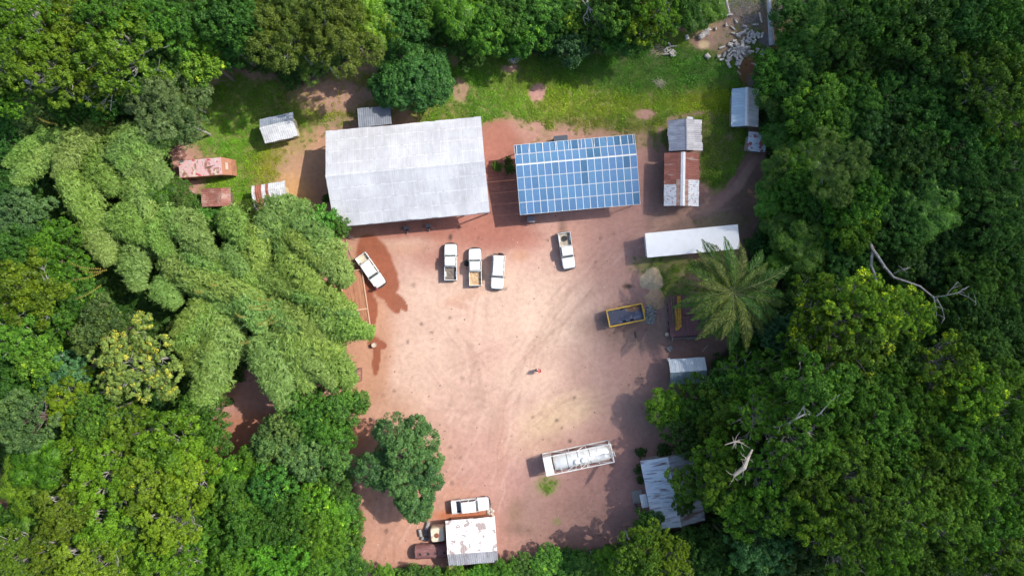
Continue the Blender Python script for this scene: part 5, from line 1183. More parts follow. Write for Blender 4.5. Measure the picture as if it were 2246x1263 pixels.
limb('fallen_trunk', [(1565, 36, .5, .12), (1590, 34, .5, .12), (1606, 32, .5, .17)], 'horizontal pale pole lying in the timber clearing', WOODL)
limb('fallen_trunk', [(1665, 28, .6, .12), (1668, 40, .6, .12), (1671, 50, .6, .13)], 'short pale pole left of the long fallen trunk', WOODL)
limb('fallen_trunk', [(1524, -10, 1.0, .2), (1527, 2, .9, .22), (1529, 12, .8, .22)], 'short grey trunk end at the top edge', WOODL)
limb('fallen_trunk', [(1467, 18, 2, .22), (1469, 28, 2, .26), (1468, 38, 1.8, .22)], 'pale snag standing among the olive trees at the top', BIRCH)
rs = random.Random(21)
logs = [(1543, 77, 1, 1.5, .42), (1548, 70, 1, 1.6, .3), (1552, 124, -50, .75, .36), (1507, 83, -80, .7, .3), (1625, 74, 20, 1.5, .25)]
piles = [(1577, 124, 20), (1583, 131, 10), (1589, 120, 70), (1597, 122, 60), (1601, 118, 50), (1594, 135, -50), (1599, 144, -60), (1600, 110, 40), (1609, 113, -10), (1612, 107, -5), (1619, 118, -5), (1614, 125, -50), (1618, 131, -40), (1616, 140, 70), (1623, 138, 65), (1621, 104, 10),
         (1611, 90, 0), (1617, 99, 12), (1629, 90, 30), (1628, 97, 80), (1640, 80, 60), (1645, 84, 30), (1649, 75, 40), (1655, 80, 80), (1660, 75, 70), (1664, 79, 75), (1648, 89, -40), (1640, 92, -30), (1655, 92, 60), (1672, 78, 75), (1633, 105, -10), (1640, 104, 0), (1608, 120, 30), (1625, 127, -50)]
for i, (x, y, a, L, r) in enumerate(logs):
    lb = ['thick cut log lying alone in the weeds right of the woodpile', 'split slab leaning on the thick cut log', 'short cut log alone in the grass between the woodpiles', 'small upright log end near the top woodpile', 'white slender log above the cut logs'][i]
    dx, dy = math.cos(R(a if i > 1 else 32)) * L * 7.5, -math.sin(R(a if i > 1 else 32)) * L * 7.5; cyl(x - dx, y - dy, x + dx, y + dy, r, r * .85, WOODL, 'log', lb, 'log', rough=.12, seg=8)
for (x, y, a) in piles:
    L = rs.uniform(.5, .85) * 7.5; a = R(a); cyl(x - math.cos(a) * L, y + math.sin(a) * L, x + math.cos(a) * L, y - math.sin(a) * L, rs.uniform(.15, .24), rs.uniform(.14, .34), WOODL, 'log', 'pale cut log lying among the others below the fallen trunk', 'log', 'cut logs scattered below the fallen trunk', rough=.14, seg=8)
for k in range(46):
    x, y = rs.gauss(1622, 30), rs.gauss(105, 22); L = rs.uniform(.4, .9) * 7.5; a = rs.uniform(0, 3.1)
    cyl(x - math.cos(a) * L, y + math.sin(a) * L, x + math.cos(a) * L, y - math.sin(a) * L, rs.uniform(.10, .2), rs.uniform(.1, .3), WOODL, 'log', 'pale cut log lying among the others below the fallen trunk', 'log', 'cut logs scattered below the fallen trunk', rough=.14, seg=8)
for k in range(20):
    x = 1468 + rs.uniform(-16, 16); y = 109 + rs.uniform(-13, 15); a = rs.choice([R(rs.uniform(0, 60)), R(rs.uniform(-70, -40))]); L = rs.uniform(.5, .9) * 7.5
    cyl(x - math.cos(a) * L, y + math.sin(a) * L, x + math.cos(a) * L, y - math.sin(a) * L, rs.uniform(.08, .13), rs.uniform(.12, .5), WOODL, 'firewood_log', 'split firewood log in the left woodpile in the weeds', 'log', 'logs of the left woodpile', rough=.12, seg=7)
def brush(px, py, rx, ry, n, L, label, m, ang=None, hgt=.6, name='brush_heap', r=.02):
    q = MB(); rs = random.Random(int(px + py)); c0 = P(px, py, 0)
    for k in range(n):
        a = rs.uniform(0, 6.28); d = math.sqrt(rs.random()); c = P(px + rx * d * math.cos(a), py + ry * d * math.sin(a), 0) - c0; th = rs.gauss(ang, .35) if ang is not None else rs.uniform(0, 6.28); l = L * rs.uniform(.5, 1.2)
        v = Vector((math.cos(th) * l / 2, math.sin(th) * l / 2, rs.uniform(-.12, .12))); b = Vector((c.x, c.y, .08 + hgt * (1 - d) * rs.random())); q.tube([b - v, b + Vector((rs.uniform(-.1, .1), rs.uniform(-.1, .1), .05)), b + v], [r, r * 1.1, r * .5], m, 4, cap=False)
    return tag(q.build(name, None, (c0.x, c0.y, 0)), label, 'brush heap', kind='stuff')
DRYB = mat('dry_red_brush', (.36, .17, .08), .9, vj=.2); DRYG = mat('grey_twigs', (.38, .33, .30), .9, vj=.2)
brush(1640, 158, 19, 26, 420, 1.6, 'reddish brown heap of dry brush below the cut logs', DRYB, R(-65), .8)
brush(1644, 172, 7, 18, 90, 2.0, 'grey stalks lying over the reddish brush heap', DRYG, R(-80), .9)
brush(1628, 112, 16, 14, 260, 1.0, 'grey twig litter between the cut logs', DRYG, None, .3)
brush(1680, 88, 14, 14, 260, 1.2, 'grey twig litter at the foot of the long fallen trunk', DRYG, None, .4)
brush(1445, 110, 16, 14, 60, 2.0, 'thin dry stalks left of the left woodpile', mat('straw_twigs', (.5, .4, .26), .9, vj=.2), R(20), .3)
brush(1446, 184, 12, 8, 40, 1.4, 'few dry sticks in the bright weeds', mat('straw_sticks', (.5, .44, .32), .9, vj=.2), R(-40), .2)
brush(1650, 20, 90, 34, 500, 1.6, 'grey felled twigs over the timber clearing', DRYG, None, .3, r=.022)

# dead branches
def branchy(name, label, segs, m, cat='dead tree', r=.3, fine=0, seed=1):
    q = MB(); rs = random.Random(seed); o0 = P(segs[0][0][0], segs[0][0][1], 0); o0.z = 0
    for seg in segs:
        pts = [P(x, y, z) - o0 for x, y, z, rr in seg]; q.tube(pts, [s_[3] for s_ in seg], m, 7)
        for k in range(fine):
            i = rs.randrange(1, len(seg)); p_ = pts[i]; th = rs.uniform(0, 6.28); l = rs.uniform(.4, 1.3); e_ = p_ + Vector((math.cos(th) * l, math.sin(th) * l, rs.uniform(-.2, .5))); q.tube([p_, p_.lerp(e_, .5) + Vector((rs.uniform(-.15, .15), rs.uniform(-.15, .15), 0)), e_], [.04, .03, .012], m, 4)
    return tag(q.build(name, None, o0), label, cat)
DEADW = mat('dead_wood_grey', (.36, .34, .32), .85, spots=[((.2, .17, .14), 1.5, .55, .1, None, .8)])
branchy('dead_tree', 'grey leafless dead tree lying over the dark forest right of the palm', [
    [(1895, 517, 8, .26), (1908, 535, 9, .24), (1914, 548, 9.5, .24), (1925, 562, 10, .2), (1940, 585, 11, .17), (1960, 608, 11, .15), (1990, 618, 11.5, .12), (2018, 628, 12, .12), (2035, 642, 12, .10), (2048, 652, 12, .10)],
    [(1914, 548, 9.5, .2), (1912, 562, 9.5, .2), (1910, 582, 9.5, .17), (1918, 600, 9.5, .15), (1922, 618, 9.5, .12)],
    [(2048, 652, 12, .08), (2075, 648, 13, .06), (2100, 642, 13.5, .05), (2125, 628, 14, .03)], [(2048, 652, 12, .08), (2052, 672, 12, .06), (2054, 692, 12, .03)], [(2055, 655, 12, .07), (2066, 675, 12.5, .05), (2072, 698, 12.5, .03)],
    [(2075, 648, 13, .05), (2088, 632, 13.5, .04), (2100, 618, 14, .02)], [(2100, 642, 13.5, .04), (2125, 652, 14, .03), (2140, 663, 14, .02)], [(1960, 600, 11, .06), (1980, 590, 12, .04), (1996, 587, 12, .02)]], DEADW, fine=4, seed=3)
branchy('dead_tree', 'bare grey forked branches over the dark trees at the top middle', [
    [(1283, -8, 9, .14), (1292, 12, 9, .12), (1287, 28, 9, .09), (1279, 38, 9, .04)], [(1292, 12, 9, .10), (1296, 32, 9, .08), (1308, 45, 9, .05), (1314, 58, 9, .03)], [(1290, 20, 9, .08), (1320, 30, 9, .06), (1345, 26, 9, .03)], [(1272, -5, 9, .06), (1288, 14, 9, .05)], [(1340, -5, 9, .06), (1330, 10, 9, .05), (1350, 6, 9, .02)]], DEADW, fine=4, seed=4)
branchy('dead_tree', 'white bare limb poking out of the lower left trees', [[(-8, 1175, 9, .16), (12, 1170, 9, .14), (28, 1163, 9, .08)]], BIRCH, cat='dead branch')
branchy('dead_tree', 'grey bare trunk slanting between the upper left trees', [[(20, 160, 8, .10), (45, 172, 8, .18), (78, 187, 8, .2)]], BIRCH, cat='dead branch')
branchy('dead_tree', 'forked white branch left of the yellow tipped tree', [[(70, 892, 10, .04), (90, 882, 10, .10), (106, 884, 10, .14), (122, 880, 10, .06)], [(106, 884, 10, .13), (100, 900, 10, .08), (97, 908, 10, .03)]], BIRCH, cat='dead branch')
branchy('dead_tree', 'bare branches at the left edge above the grey green tree', [[(-5, 840, 9, .10), (20, 848, 9, .12), (45, 840, 9, .08), (58, 832, 9, .03)], [(8, 848, 9, .08), (14, 830, 9, .05), (10, 812, 9, .12), (12, 795, 9, .06)]], DEADW, cat='dead branch', fine=5, seed=6)
branchy('dead_tree', 'short white branch end beside the small yellow green tree at the left', [[(105, 792, 10, .05), (118, 784, 10, .10), (138, 779, 10, .12)]], BIRCH, cat='dead branch')
branchy('dead_tree', 'pale broken trunk with dry twigs in the southeast canopy', [[(1650, 985, 18, .1), (1640, 1005, 18.4, .2), (1632, 1025, 18.6, .28), (1610, 1042, 18, .2)], [(1590, 975, 18, .04), (1612, 968, 18.3, .10), (1625, 970, 18, .06)]], mat('bleached_wood', (.45, .38, .31), .85), cat='dead branch', fine=14, seed=8)
branchy('dead_tree', 'long grey limb showing through the middle of the southeast canopy', [[(1722, 935, 18, .16), (1745, 918, 18.8, .14), (1770, 905, 19, .12), (1785, 915, 19, .09), (1800, 905, 19.5, .09), (1820, 880, 20, .07), (1842, 865, 20, .04)], [(1745, 918, 18.5, .1), (1762, 892, 19.4, .05)], [(1757, 940, 18.8, .03), (1772, 948, 19.0, .07), (1784, 962, 18.8, .04)]], DEADW, cat='dead branch', fine=4, seed=9)

# ---------------------------------------------------------------- oil palm
def frond_mesh(seed, L=6.6, m=None):
    rs = np.random.RandomState(seed); n = 74; t_ = np.linspace(.16, 1, n)
    def curve(t): return np.stack([L * (t - .12 * t ** 3), np.zeros_like(t) + .25 * np.sin(t * 2 + seed) * t, L * (.32 * t - .62 * t ** 2.2)], -1)
    Cc = curve(t_); T = np.gradient(Cc, axis=0); T /= np.linalg.norm(T, axis=1, keepdims=True)
    qs = []; vs_ = []
    for s in (-1, 1):
        ll = .98 * np.sin(np.clip(t_ * 1.04, 0, 1) * PI * .86 + .32) ** .8 * rs.uniform(.85, 1.12, n)
        side = np.cross(T, [0, 0, 1]) * s; side /= np.linalg.norm(side, axis=1, keepdims=True)
        d = side * .70 + T * .65 + np.array([0, 0, 1]) * rs.uniform(-.25, .12, (n, 1)); d /= np.linalg.norm(d, axis=1, keepdims=True)
        c = Cc + d * ll[:, None] * .5; nr = np.cross(d, T) * s; nr = np.where(nr[:, 2:] < 0, -nr, nr) + rs.normal(size=(n, 3)) * .25
        qs.append(leaf_quads(c, nr, ll * .5, .062, rs, d)); vs_.append(np.clip(rs.uniform(.1, .9, n), 0, 1))
        tip = c + d * ll[:, None] * .42; d2 = d + np.array([0, 0, -.8]); qs.append(leaf_quads(tip + d2 * .12 * ll[:, None], nr, ll * .22, .03, rs, d2)); vs_.append(rs.uniform(.1, .9, n))
    return quads_mesh('frond', np.concatenate(qs), np.concatenate(vs_), m), curve
def palm(px, py, h, nf, L, label, tints):
    c = P(px, py, h); t = thing('oil_palm', label, 'palm tree', (c.x, c.y, 0)); rs = random.Random(int(px))
    q = MB(); q.tube([(0, 0, -.1), (.05, 0, h * .5), (0, 0, h)], [.42, .36, .5], BARK, 12)
    for k in range(60): a = k * 2.4; z = h * .2 + k * h * .78 / 60; q.tube([(.3 * math.cos(a), .3 * math.sin(a), z), (.62 * math.cos(a), .62 * math.sin(a), z + .3)], [.08, .05], BARK, 4)
    q.build('trunk', t); ms = [frond_mesh(i, L, LM['palm']) for i in range(4)]; rac = []
    for fm, cu in ms:
        r_ = MB(); r_.tube([tuple(p) for p in cu(np.linspace(0, 1, 9))], [.09, .07, .06, .05, .04, .035, .03, .02, .01], mat('frond_rib', (.20, .24, .08), .7), 5); o = r_.build('midrib'); rac.append(o.data); bpy.data.objects.remove(o)
    for k in range(nf):
        f = k / nf; i = rs.randrange(4); o = bpy.data.objects.new('frond', ms[i][0]); COL.objects.link(o); o.parent = t
        o.location = (0, 0, h - .2 + .5 * f); s = rs.uniform(.84, 1.08) * (1 - .45 * max(0, f - .72) / .28)
        o.scale = (s, s, s); o.rotation_euler = (rs.uniform(-.25, .25), R(24 - 62 * f + rs.uniform(-7, 7)), k * 2.39996 + rs.uniform(-.2, .2)); tt = rs.choice(tints); kk = rs.uniform(.65, 1.35); o.color = (tt[0] * kk, tt[1] * kk, tt[2] * kk, 1)
        r_ = bpy.data.objects.new('midrib', rac[i]); COL.objects.link(r_); r_.parent = o
palm(1607, 642, 9.0, 60, 8.2, 'large oil palm with radiating olive fronds over the white container', [(1, 1, 1), (.75, 1.05, 1), (1.35, 1.1, 1.1), (1.5, 1.15, 1.5), (.7, 1.1, 1.1)])

# ---------------------------------------------------------------- bamboo
def bamboo_mesh(seed, L=9.0, Hh=13.0, Rr=2.0, n=9000):
    rs = np.random.RandomState(seed)
    def curve(t):
        return np.stack([L * t ** 2.1, .35 * np.sin(3 * t + seed) * t, Hh * (1.12 * t - .12 * t) * (1 - .30 * t ** 3) * np.clip(1.25 - .25 * t, 0, 2) * .9], -1)
    nt_ = n // 9; t = .30 + .72 * rs.uniform(0, 1, nt_) ** .80
    tc = np.clip(t, 0, 1); Cc = curve(tc); T = (curve(np.clip(tc + .02, 0, 1.02)) - curve(tc - .02)); T /= np.linalg.norm(T, axis=1, keepdims=True)
    lump = 1 + .10 * np.sin(tc * 30 + seed) + .08 * np.sin(tc * 57 + seed * 2) + .22 * rs.normal(size=nt_) * (rs.uniform(size=nt_) < .35)
    rad = Rr * np.clip((tc - .18) * 2.6, .15, 1.05) * np.clip((1.08 - t) * 2.1, .06, 1) ** .62 * lump
    a = rs.uniform(0, 2 * PI, nt_); s1 = np.cross(T, [0, 1., 0]); s1 /= np.linalg.norm(s1, axis=1, keepdims=True); s2 = np.cross(T, s1)
    dd = s1 * np.cos(a)[:, None] + s2 * np.sin(a)[:, None]
    rr = rad * rs.uniform(.62, 1.05, nt_) ** .7
    PC = Cc + dd * rr[:, None]; PC[:, 2] -= .25 * rad * rs.uniform(0, 1, nt_)
    lp = np.repeat(np.arange(nt_), 9); m = len(lp)
    out = dd[lp] * .8 + T[lp] * .75 + rs.normal(size=(m, 3)) * .65 + np.array([0, 0, -.15]); out /= np.linalg.norm(out, axis=1, keepdims=True)
    Ls = .23 * rs.uniform(.6, 1.4, m); c = PC[lp] + out * Ls[:, None] * 1.1; nr = dd[lp] * .6 + np.array([0, 0, .7]) + rs.normal(size=(m, 3)) * .4
    q = leaf_quads(c, nr, Ls, Ls * .19, rs, out); v = np.clip(np.repeat(rs.uniform(.1, .9, nt_), 9) + rs.normal(size=m) * .15, 0, .97)
    me = quads_mesh('foliage', q, v, LM['bamboo'])
    mb = MB(); mb.tube([tuple(p) for p in curve(np.linspace(0, 1, 12))], list(np.linspace(.09, .015, 12)), mat('bamboo_culm', (.30, .30, .08), .5), 6); o = mb.build('culm'); cm = o.data; bpy.data.objects.remove(o)
    return me, cm
BAM = [bamboo_mesh(i, n=(19000 if i < 4 else 15000)) for i in range(6)]
PL = [(85, 302, 12, 385, 66), (140, 300, 120, 385, 60), (235, 300, 345, 385, 105), (175, 340, 235, 415, 64), (140, 400, 195, 520, 78), (265, 400, 280, 480, 80), (185, 520, 225, 575, 70), (250, 480, 320, 520, 70), (385, 490, 470, 565, 66),
      (268, 570, 288, 632, 66), (410, 560, 480, 605, 62), (355, 580, 430, 625, 62), (405, 605, 560, 650, 64), (440, 572, 585, 625, 56), (552, 520, 560, 605, 66), (590, 465, 562, 535, 66), (604, 490, 612, 570, 66), (490, 490, 535, 545, 60),
      (338, 645, 372, 672, 66), (420, 645, 540, 682, 60), (640, 480, 715, 515, 76), (650, 525, 740, 590, 76), (560, 600, 640, 645, 66), (620, 570, 680, 640, 84), (700, 560, 758, 620, 76), (680, 655, 768, 682, 74), (700, 705, 785, 722, 74), (745, 712, 812, 730, 56),
      (600, 690, 700, 745, 72), (640, 740, 730, 790, 76), (690, 780, 762, 845, 84), (575, 760, 628, 885, 92), (470, 735, 448, 890, 92), (400, 725, 420, 820, 80), (620, 715, 662, 850, 74), (520, 650, 560, 725, 70), (430, 690, 385, 762, 70), (440, 850, 430, 915, 66),
      (60, 225, 12, 278, 66), (300, 300, 250, 360, 60), (330, 500, 350, 560, 60), (300, 440, 340, 520, 66), (500, 570, 540, 610, 56), (60, 330, 30, 400, 50)]
CL = [(270, 250, 'bamboo clump at the far left, arching toward the left edge'), (215, 420, 'bamboo clump left of the rusty roofed sheds'), (330, 560, 'bamboo clump in the middle left above the yellow tipped tree'), (560, 470, 'bamboo clump reaching over the patched shed'),
      (640, 620, 'bamboo clump leaning over the long orange trailer'), (560, 720, 'bamboo clump above the shaded dirt road, with the biggest drooping plumes')]
clumps = []
for (cx, cy, lb) in CL:
    c = P(cx, cy); clumps.append((cx, cy, thing('bamboo_clump', lb, 'bamboo', (c.x, c.y, 0))))
rs = random.Random(31)
for q_ in list(PL):      # thinner shoots beside the main plumes
    if rs.random() < .75:
        ox, oy, a_ = rs.uniform(-26, 26), rs.uniform(-22, 22), rs.uniform(.75, 1.0)
        PL.append((q_[0] + ox, q_[1] + oy, q_[0] + ox + (q_[2] - q_[0]) * a_ * .8 + rs.uniform(-8, 8), q_[1] + oy + (q_[3] - q_[1]) * a_ * .8, q_[4] * rs.uniform(.5, .75)))
PL = [q_ for q_ in PL if not (410 < q_[0] < 530 and 380 < q_[1] < 486)]
for i, (x0, y0, x1, y1, w_) in enumerate(PL):
    z = 10.5; a, b = P(x0, y0, z), P(x1, y1, z - 1); d = Vector((b.x - a.x, b.y - a.y, 0)); dl = d.length; d.normalize()
    tot = dl + 3.2; base = b - d * tot; base.z = 0
    mx, my = (x0 + x1) / 2, (y0 + y1) / 2; cl = min(clumps, key=lambda k: (k[0] - mx) ** 2 + (k[1] - my) ** 2)[2]
    fm, cm = BAM[i % 6]; o = bpy.data.objects.new('culm', cm); COL.objects.link(o); o.parent = cl; o.location = base - cl.location
    s = px2m(w_, z) / 2 / 1.98; o.rotation_euler = (0, 0, math.atan2(d.y, d.x)); hs_ = rs.uniform(.86, 1.06); o.scale = (tot / 9.0, s, hs_)
    f = bpy.data.objects.new('foliage', fm); COL.objects.link(f); f.parent = o; k = rs.uniform(.85, 1.12); f.color = (k * rs.uniform(.88, 1.12), k, k * rs.uniform(.8, 1.15), 1)
# golden arching shoots sticking out of the bamboo
GOLD = mat('golden_shoot', (.44, .36, .07), .7, vj=.2)
def shoot(px, py, ang, Lp, label, seed):
    q = MB(); c = P(px, py, 11.5); rs = random.Random(seed); n = 16; pts = []; L = px2m(Lp, 11.5)
    for k in range(n): t = k / (n - 1); pts.append(Vector((L * t, .25 * math.sin(t * 3), .3 - .8 * t * t)))
    q.tube(pts, .025, GOLD, 4)
    for p in pts:
        for s in (-1, 1): q.mesh([p + Vector((-.06, 0, 0)), p + Vector((.10, s * .07, .04)), p + Vector((.18, s * .2, -.02)), p + Vector((.06, s * .05, 0))], [(0, 1, 2, 3)], GOLD, rs.random())
    o = q.build('bamboo_shoot', None, c); o.rotation_euler = (0, 0, R(ang)); tag(o, label, 'bamboo shoot', 'golden shoots in the bamboo')
for k, (x, y, a, l) in enumerate([(225, 590, 170, 75), (225, 598, 192, 72), (238, 592, 182, 60), (225, 625, 205, 70), (590, 668, 182, 45), (598, 676, 178, 55), (605, 690, 205, 50), (612, 700, 195, 42), (600, 655, 178, 36), (450, 638, 176, 26), (480, 625, 168, 22), (540, 695, 160, 28), (130, 275, 158, 62), (70, 198, -28, 45),
                                  (550, 748, 182, 26)]):
    shoot(x, y, a, l, 'thin golden bamboo shoot arching out of the bamboo foliage', k)

# ---------------------------------------------------------------- trees
TINT = {'gg': ((1.05, 1.12, 1.9), 'pale grey green'), 'yo': ((1.45, 1.4, 1.3), 'pale olive'), 'ol': ((1.02, 1.0, .75), 'olive green'), 'yg': ((1.35, 1.3, .8), 'yellow green'), 'mg': ((.85, 1.0, .9), 'mid green'), 'dg': ((.74, .90, .8), 'dark green'), 'bg': ((.80, .92, 2.3), 'blue green'),
        'gy': ((1.25, 1.05, 2.0), 'grey green'), 'br': ((1.12, 1.25, .7), 'bright green'), 'dk': ((.62, .78, .8), 'very dark green')}
SHAPE = {'fan': 'layered canopy tree', 'fany': 'layered canopy tree', 'fanyy': 'yellow tipped canopy tree', 'dome': 'bushy tree', 'domey': 'clumpy tree', 'feather': 'feathery tree', 'star': 'broad leaved tree', 'tuft': 'sparse tree'}
MARKS = [(0, 0, 'the top left corner'), (2246, 0, 'the top right corner'), (0, 1263, 'the bottom left corner'), (2246, 1263, 'the bottom right corner'), (2246, 315, 'the upper right edge'), (2246, 631, 'the middle of the right edge'), (2246, 950, 'the lower right edge'),
         (0, 631, 'the middle of the left edge'), (0, 950, 'the lower left edge'), (0, 315, 'the upper left edge'), (1123, 0, 'the middle of the top edge'), (390, 0, 'the top edge left of the feathery trees'), (1950, 0, 'the top edge above the dark forest'), (1900, 1263, 'the bottom edge below the big canopy'), (300, 1263, 'the bottom edge left of the yard'), (1250, 1263, 'the bottom edge below the yard'),
         (612, 280, 'the cream walled shed'), (885, 375, 'the largest barn'), (905, 168, 'the round tree behind the barn'), (445, 367, 'the pink roofed cabin'), (475, 433, 'the small rusty shed'), (1634, 238, 'the pale blue gable house'), (1660, 312, 'the spotted roof hut'), (1607, 642, 'the oil palm'), (1507, 812, 'the pale blue gable hut'),
         (1480, 1075, 'the streaked roof house'), (1035, 1186, 'the workshop'), (880, 1020, 'the lobed yard tree'), (290, 800, 'the orange tipped tree'), (640, 80, 'the tallest feathery tree'), (1838, 355, 'the yellowish feathery tree'), (1690, 50, 'the long fallen trunk'), (1910, 560, 'the fork of the grey dead tree'), (2090, 645, 'the twiggy end of the dead tree'),
         (1630, 1010, 'the broken trunk in the canopy'), (1780, 910, 'the long grey limb in the canopy'), (1295, 20, 'the bare forked branches'), (1125, 128, 'the rubbish heap'), (350, 230, 'the grey green crowns above the cabin'), (620, 950, 'the shaded dirt road'), (100, 885, 'the forked white branch'), (15, 1170, 'the white bare limb'), (20, 1080, 'the bare red patch at the left edge'), (125, 782, 'the short white branch end'), (560, 650, 'the golden bamboo shoots'), (1475, 890, 'the bright round bush'), (1735, 665, 'the grey tree right of the palm'), (790, 1150, 'the lower left fence'), (1545, 75, 'the thick cut log'), (2000, 700, 'the yellow tipped crowns')]
DIRS = ['right of', 'up and right of', 'above', 'up and left of', 'left of', 'down and left of', 'below', 'down and right of']
def auto_label(px, py, r, head, used):
    ms = sorted(MARKS, key=lambda m_: math.hypot(m_[0] - px, m_[1] - py))[:5]
    for sz in ('', 'large ' if r >= 4.6 else ('small ' if r < 3.1 else 'medium ')):
        for m_ in ms:
            d = math.hypot(m_[0] - px, m_[1] - py); k = DIRS[int(round(math.degrees(math.atan2(m_[1] - py, px - m_[0])) / 45)) % 8]
            w_ = 'just ' if d < 70 else ('' if d < 160 else 'well ')
            lb = sz + head + ' ' + (('at ' if d < 45 and 'edge' in m_[2] else w_ + k + ' ')) + m_[2]
            if lb not in used and len(lb.split()) <= 16: return lb
    return None
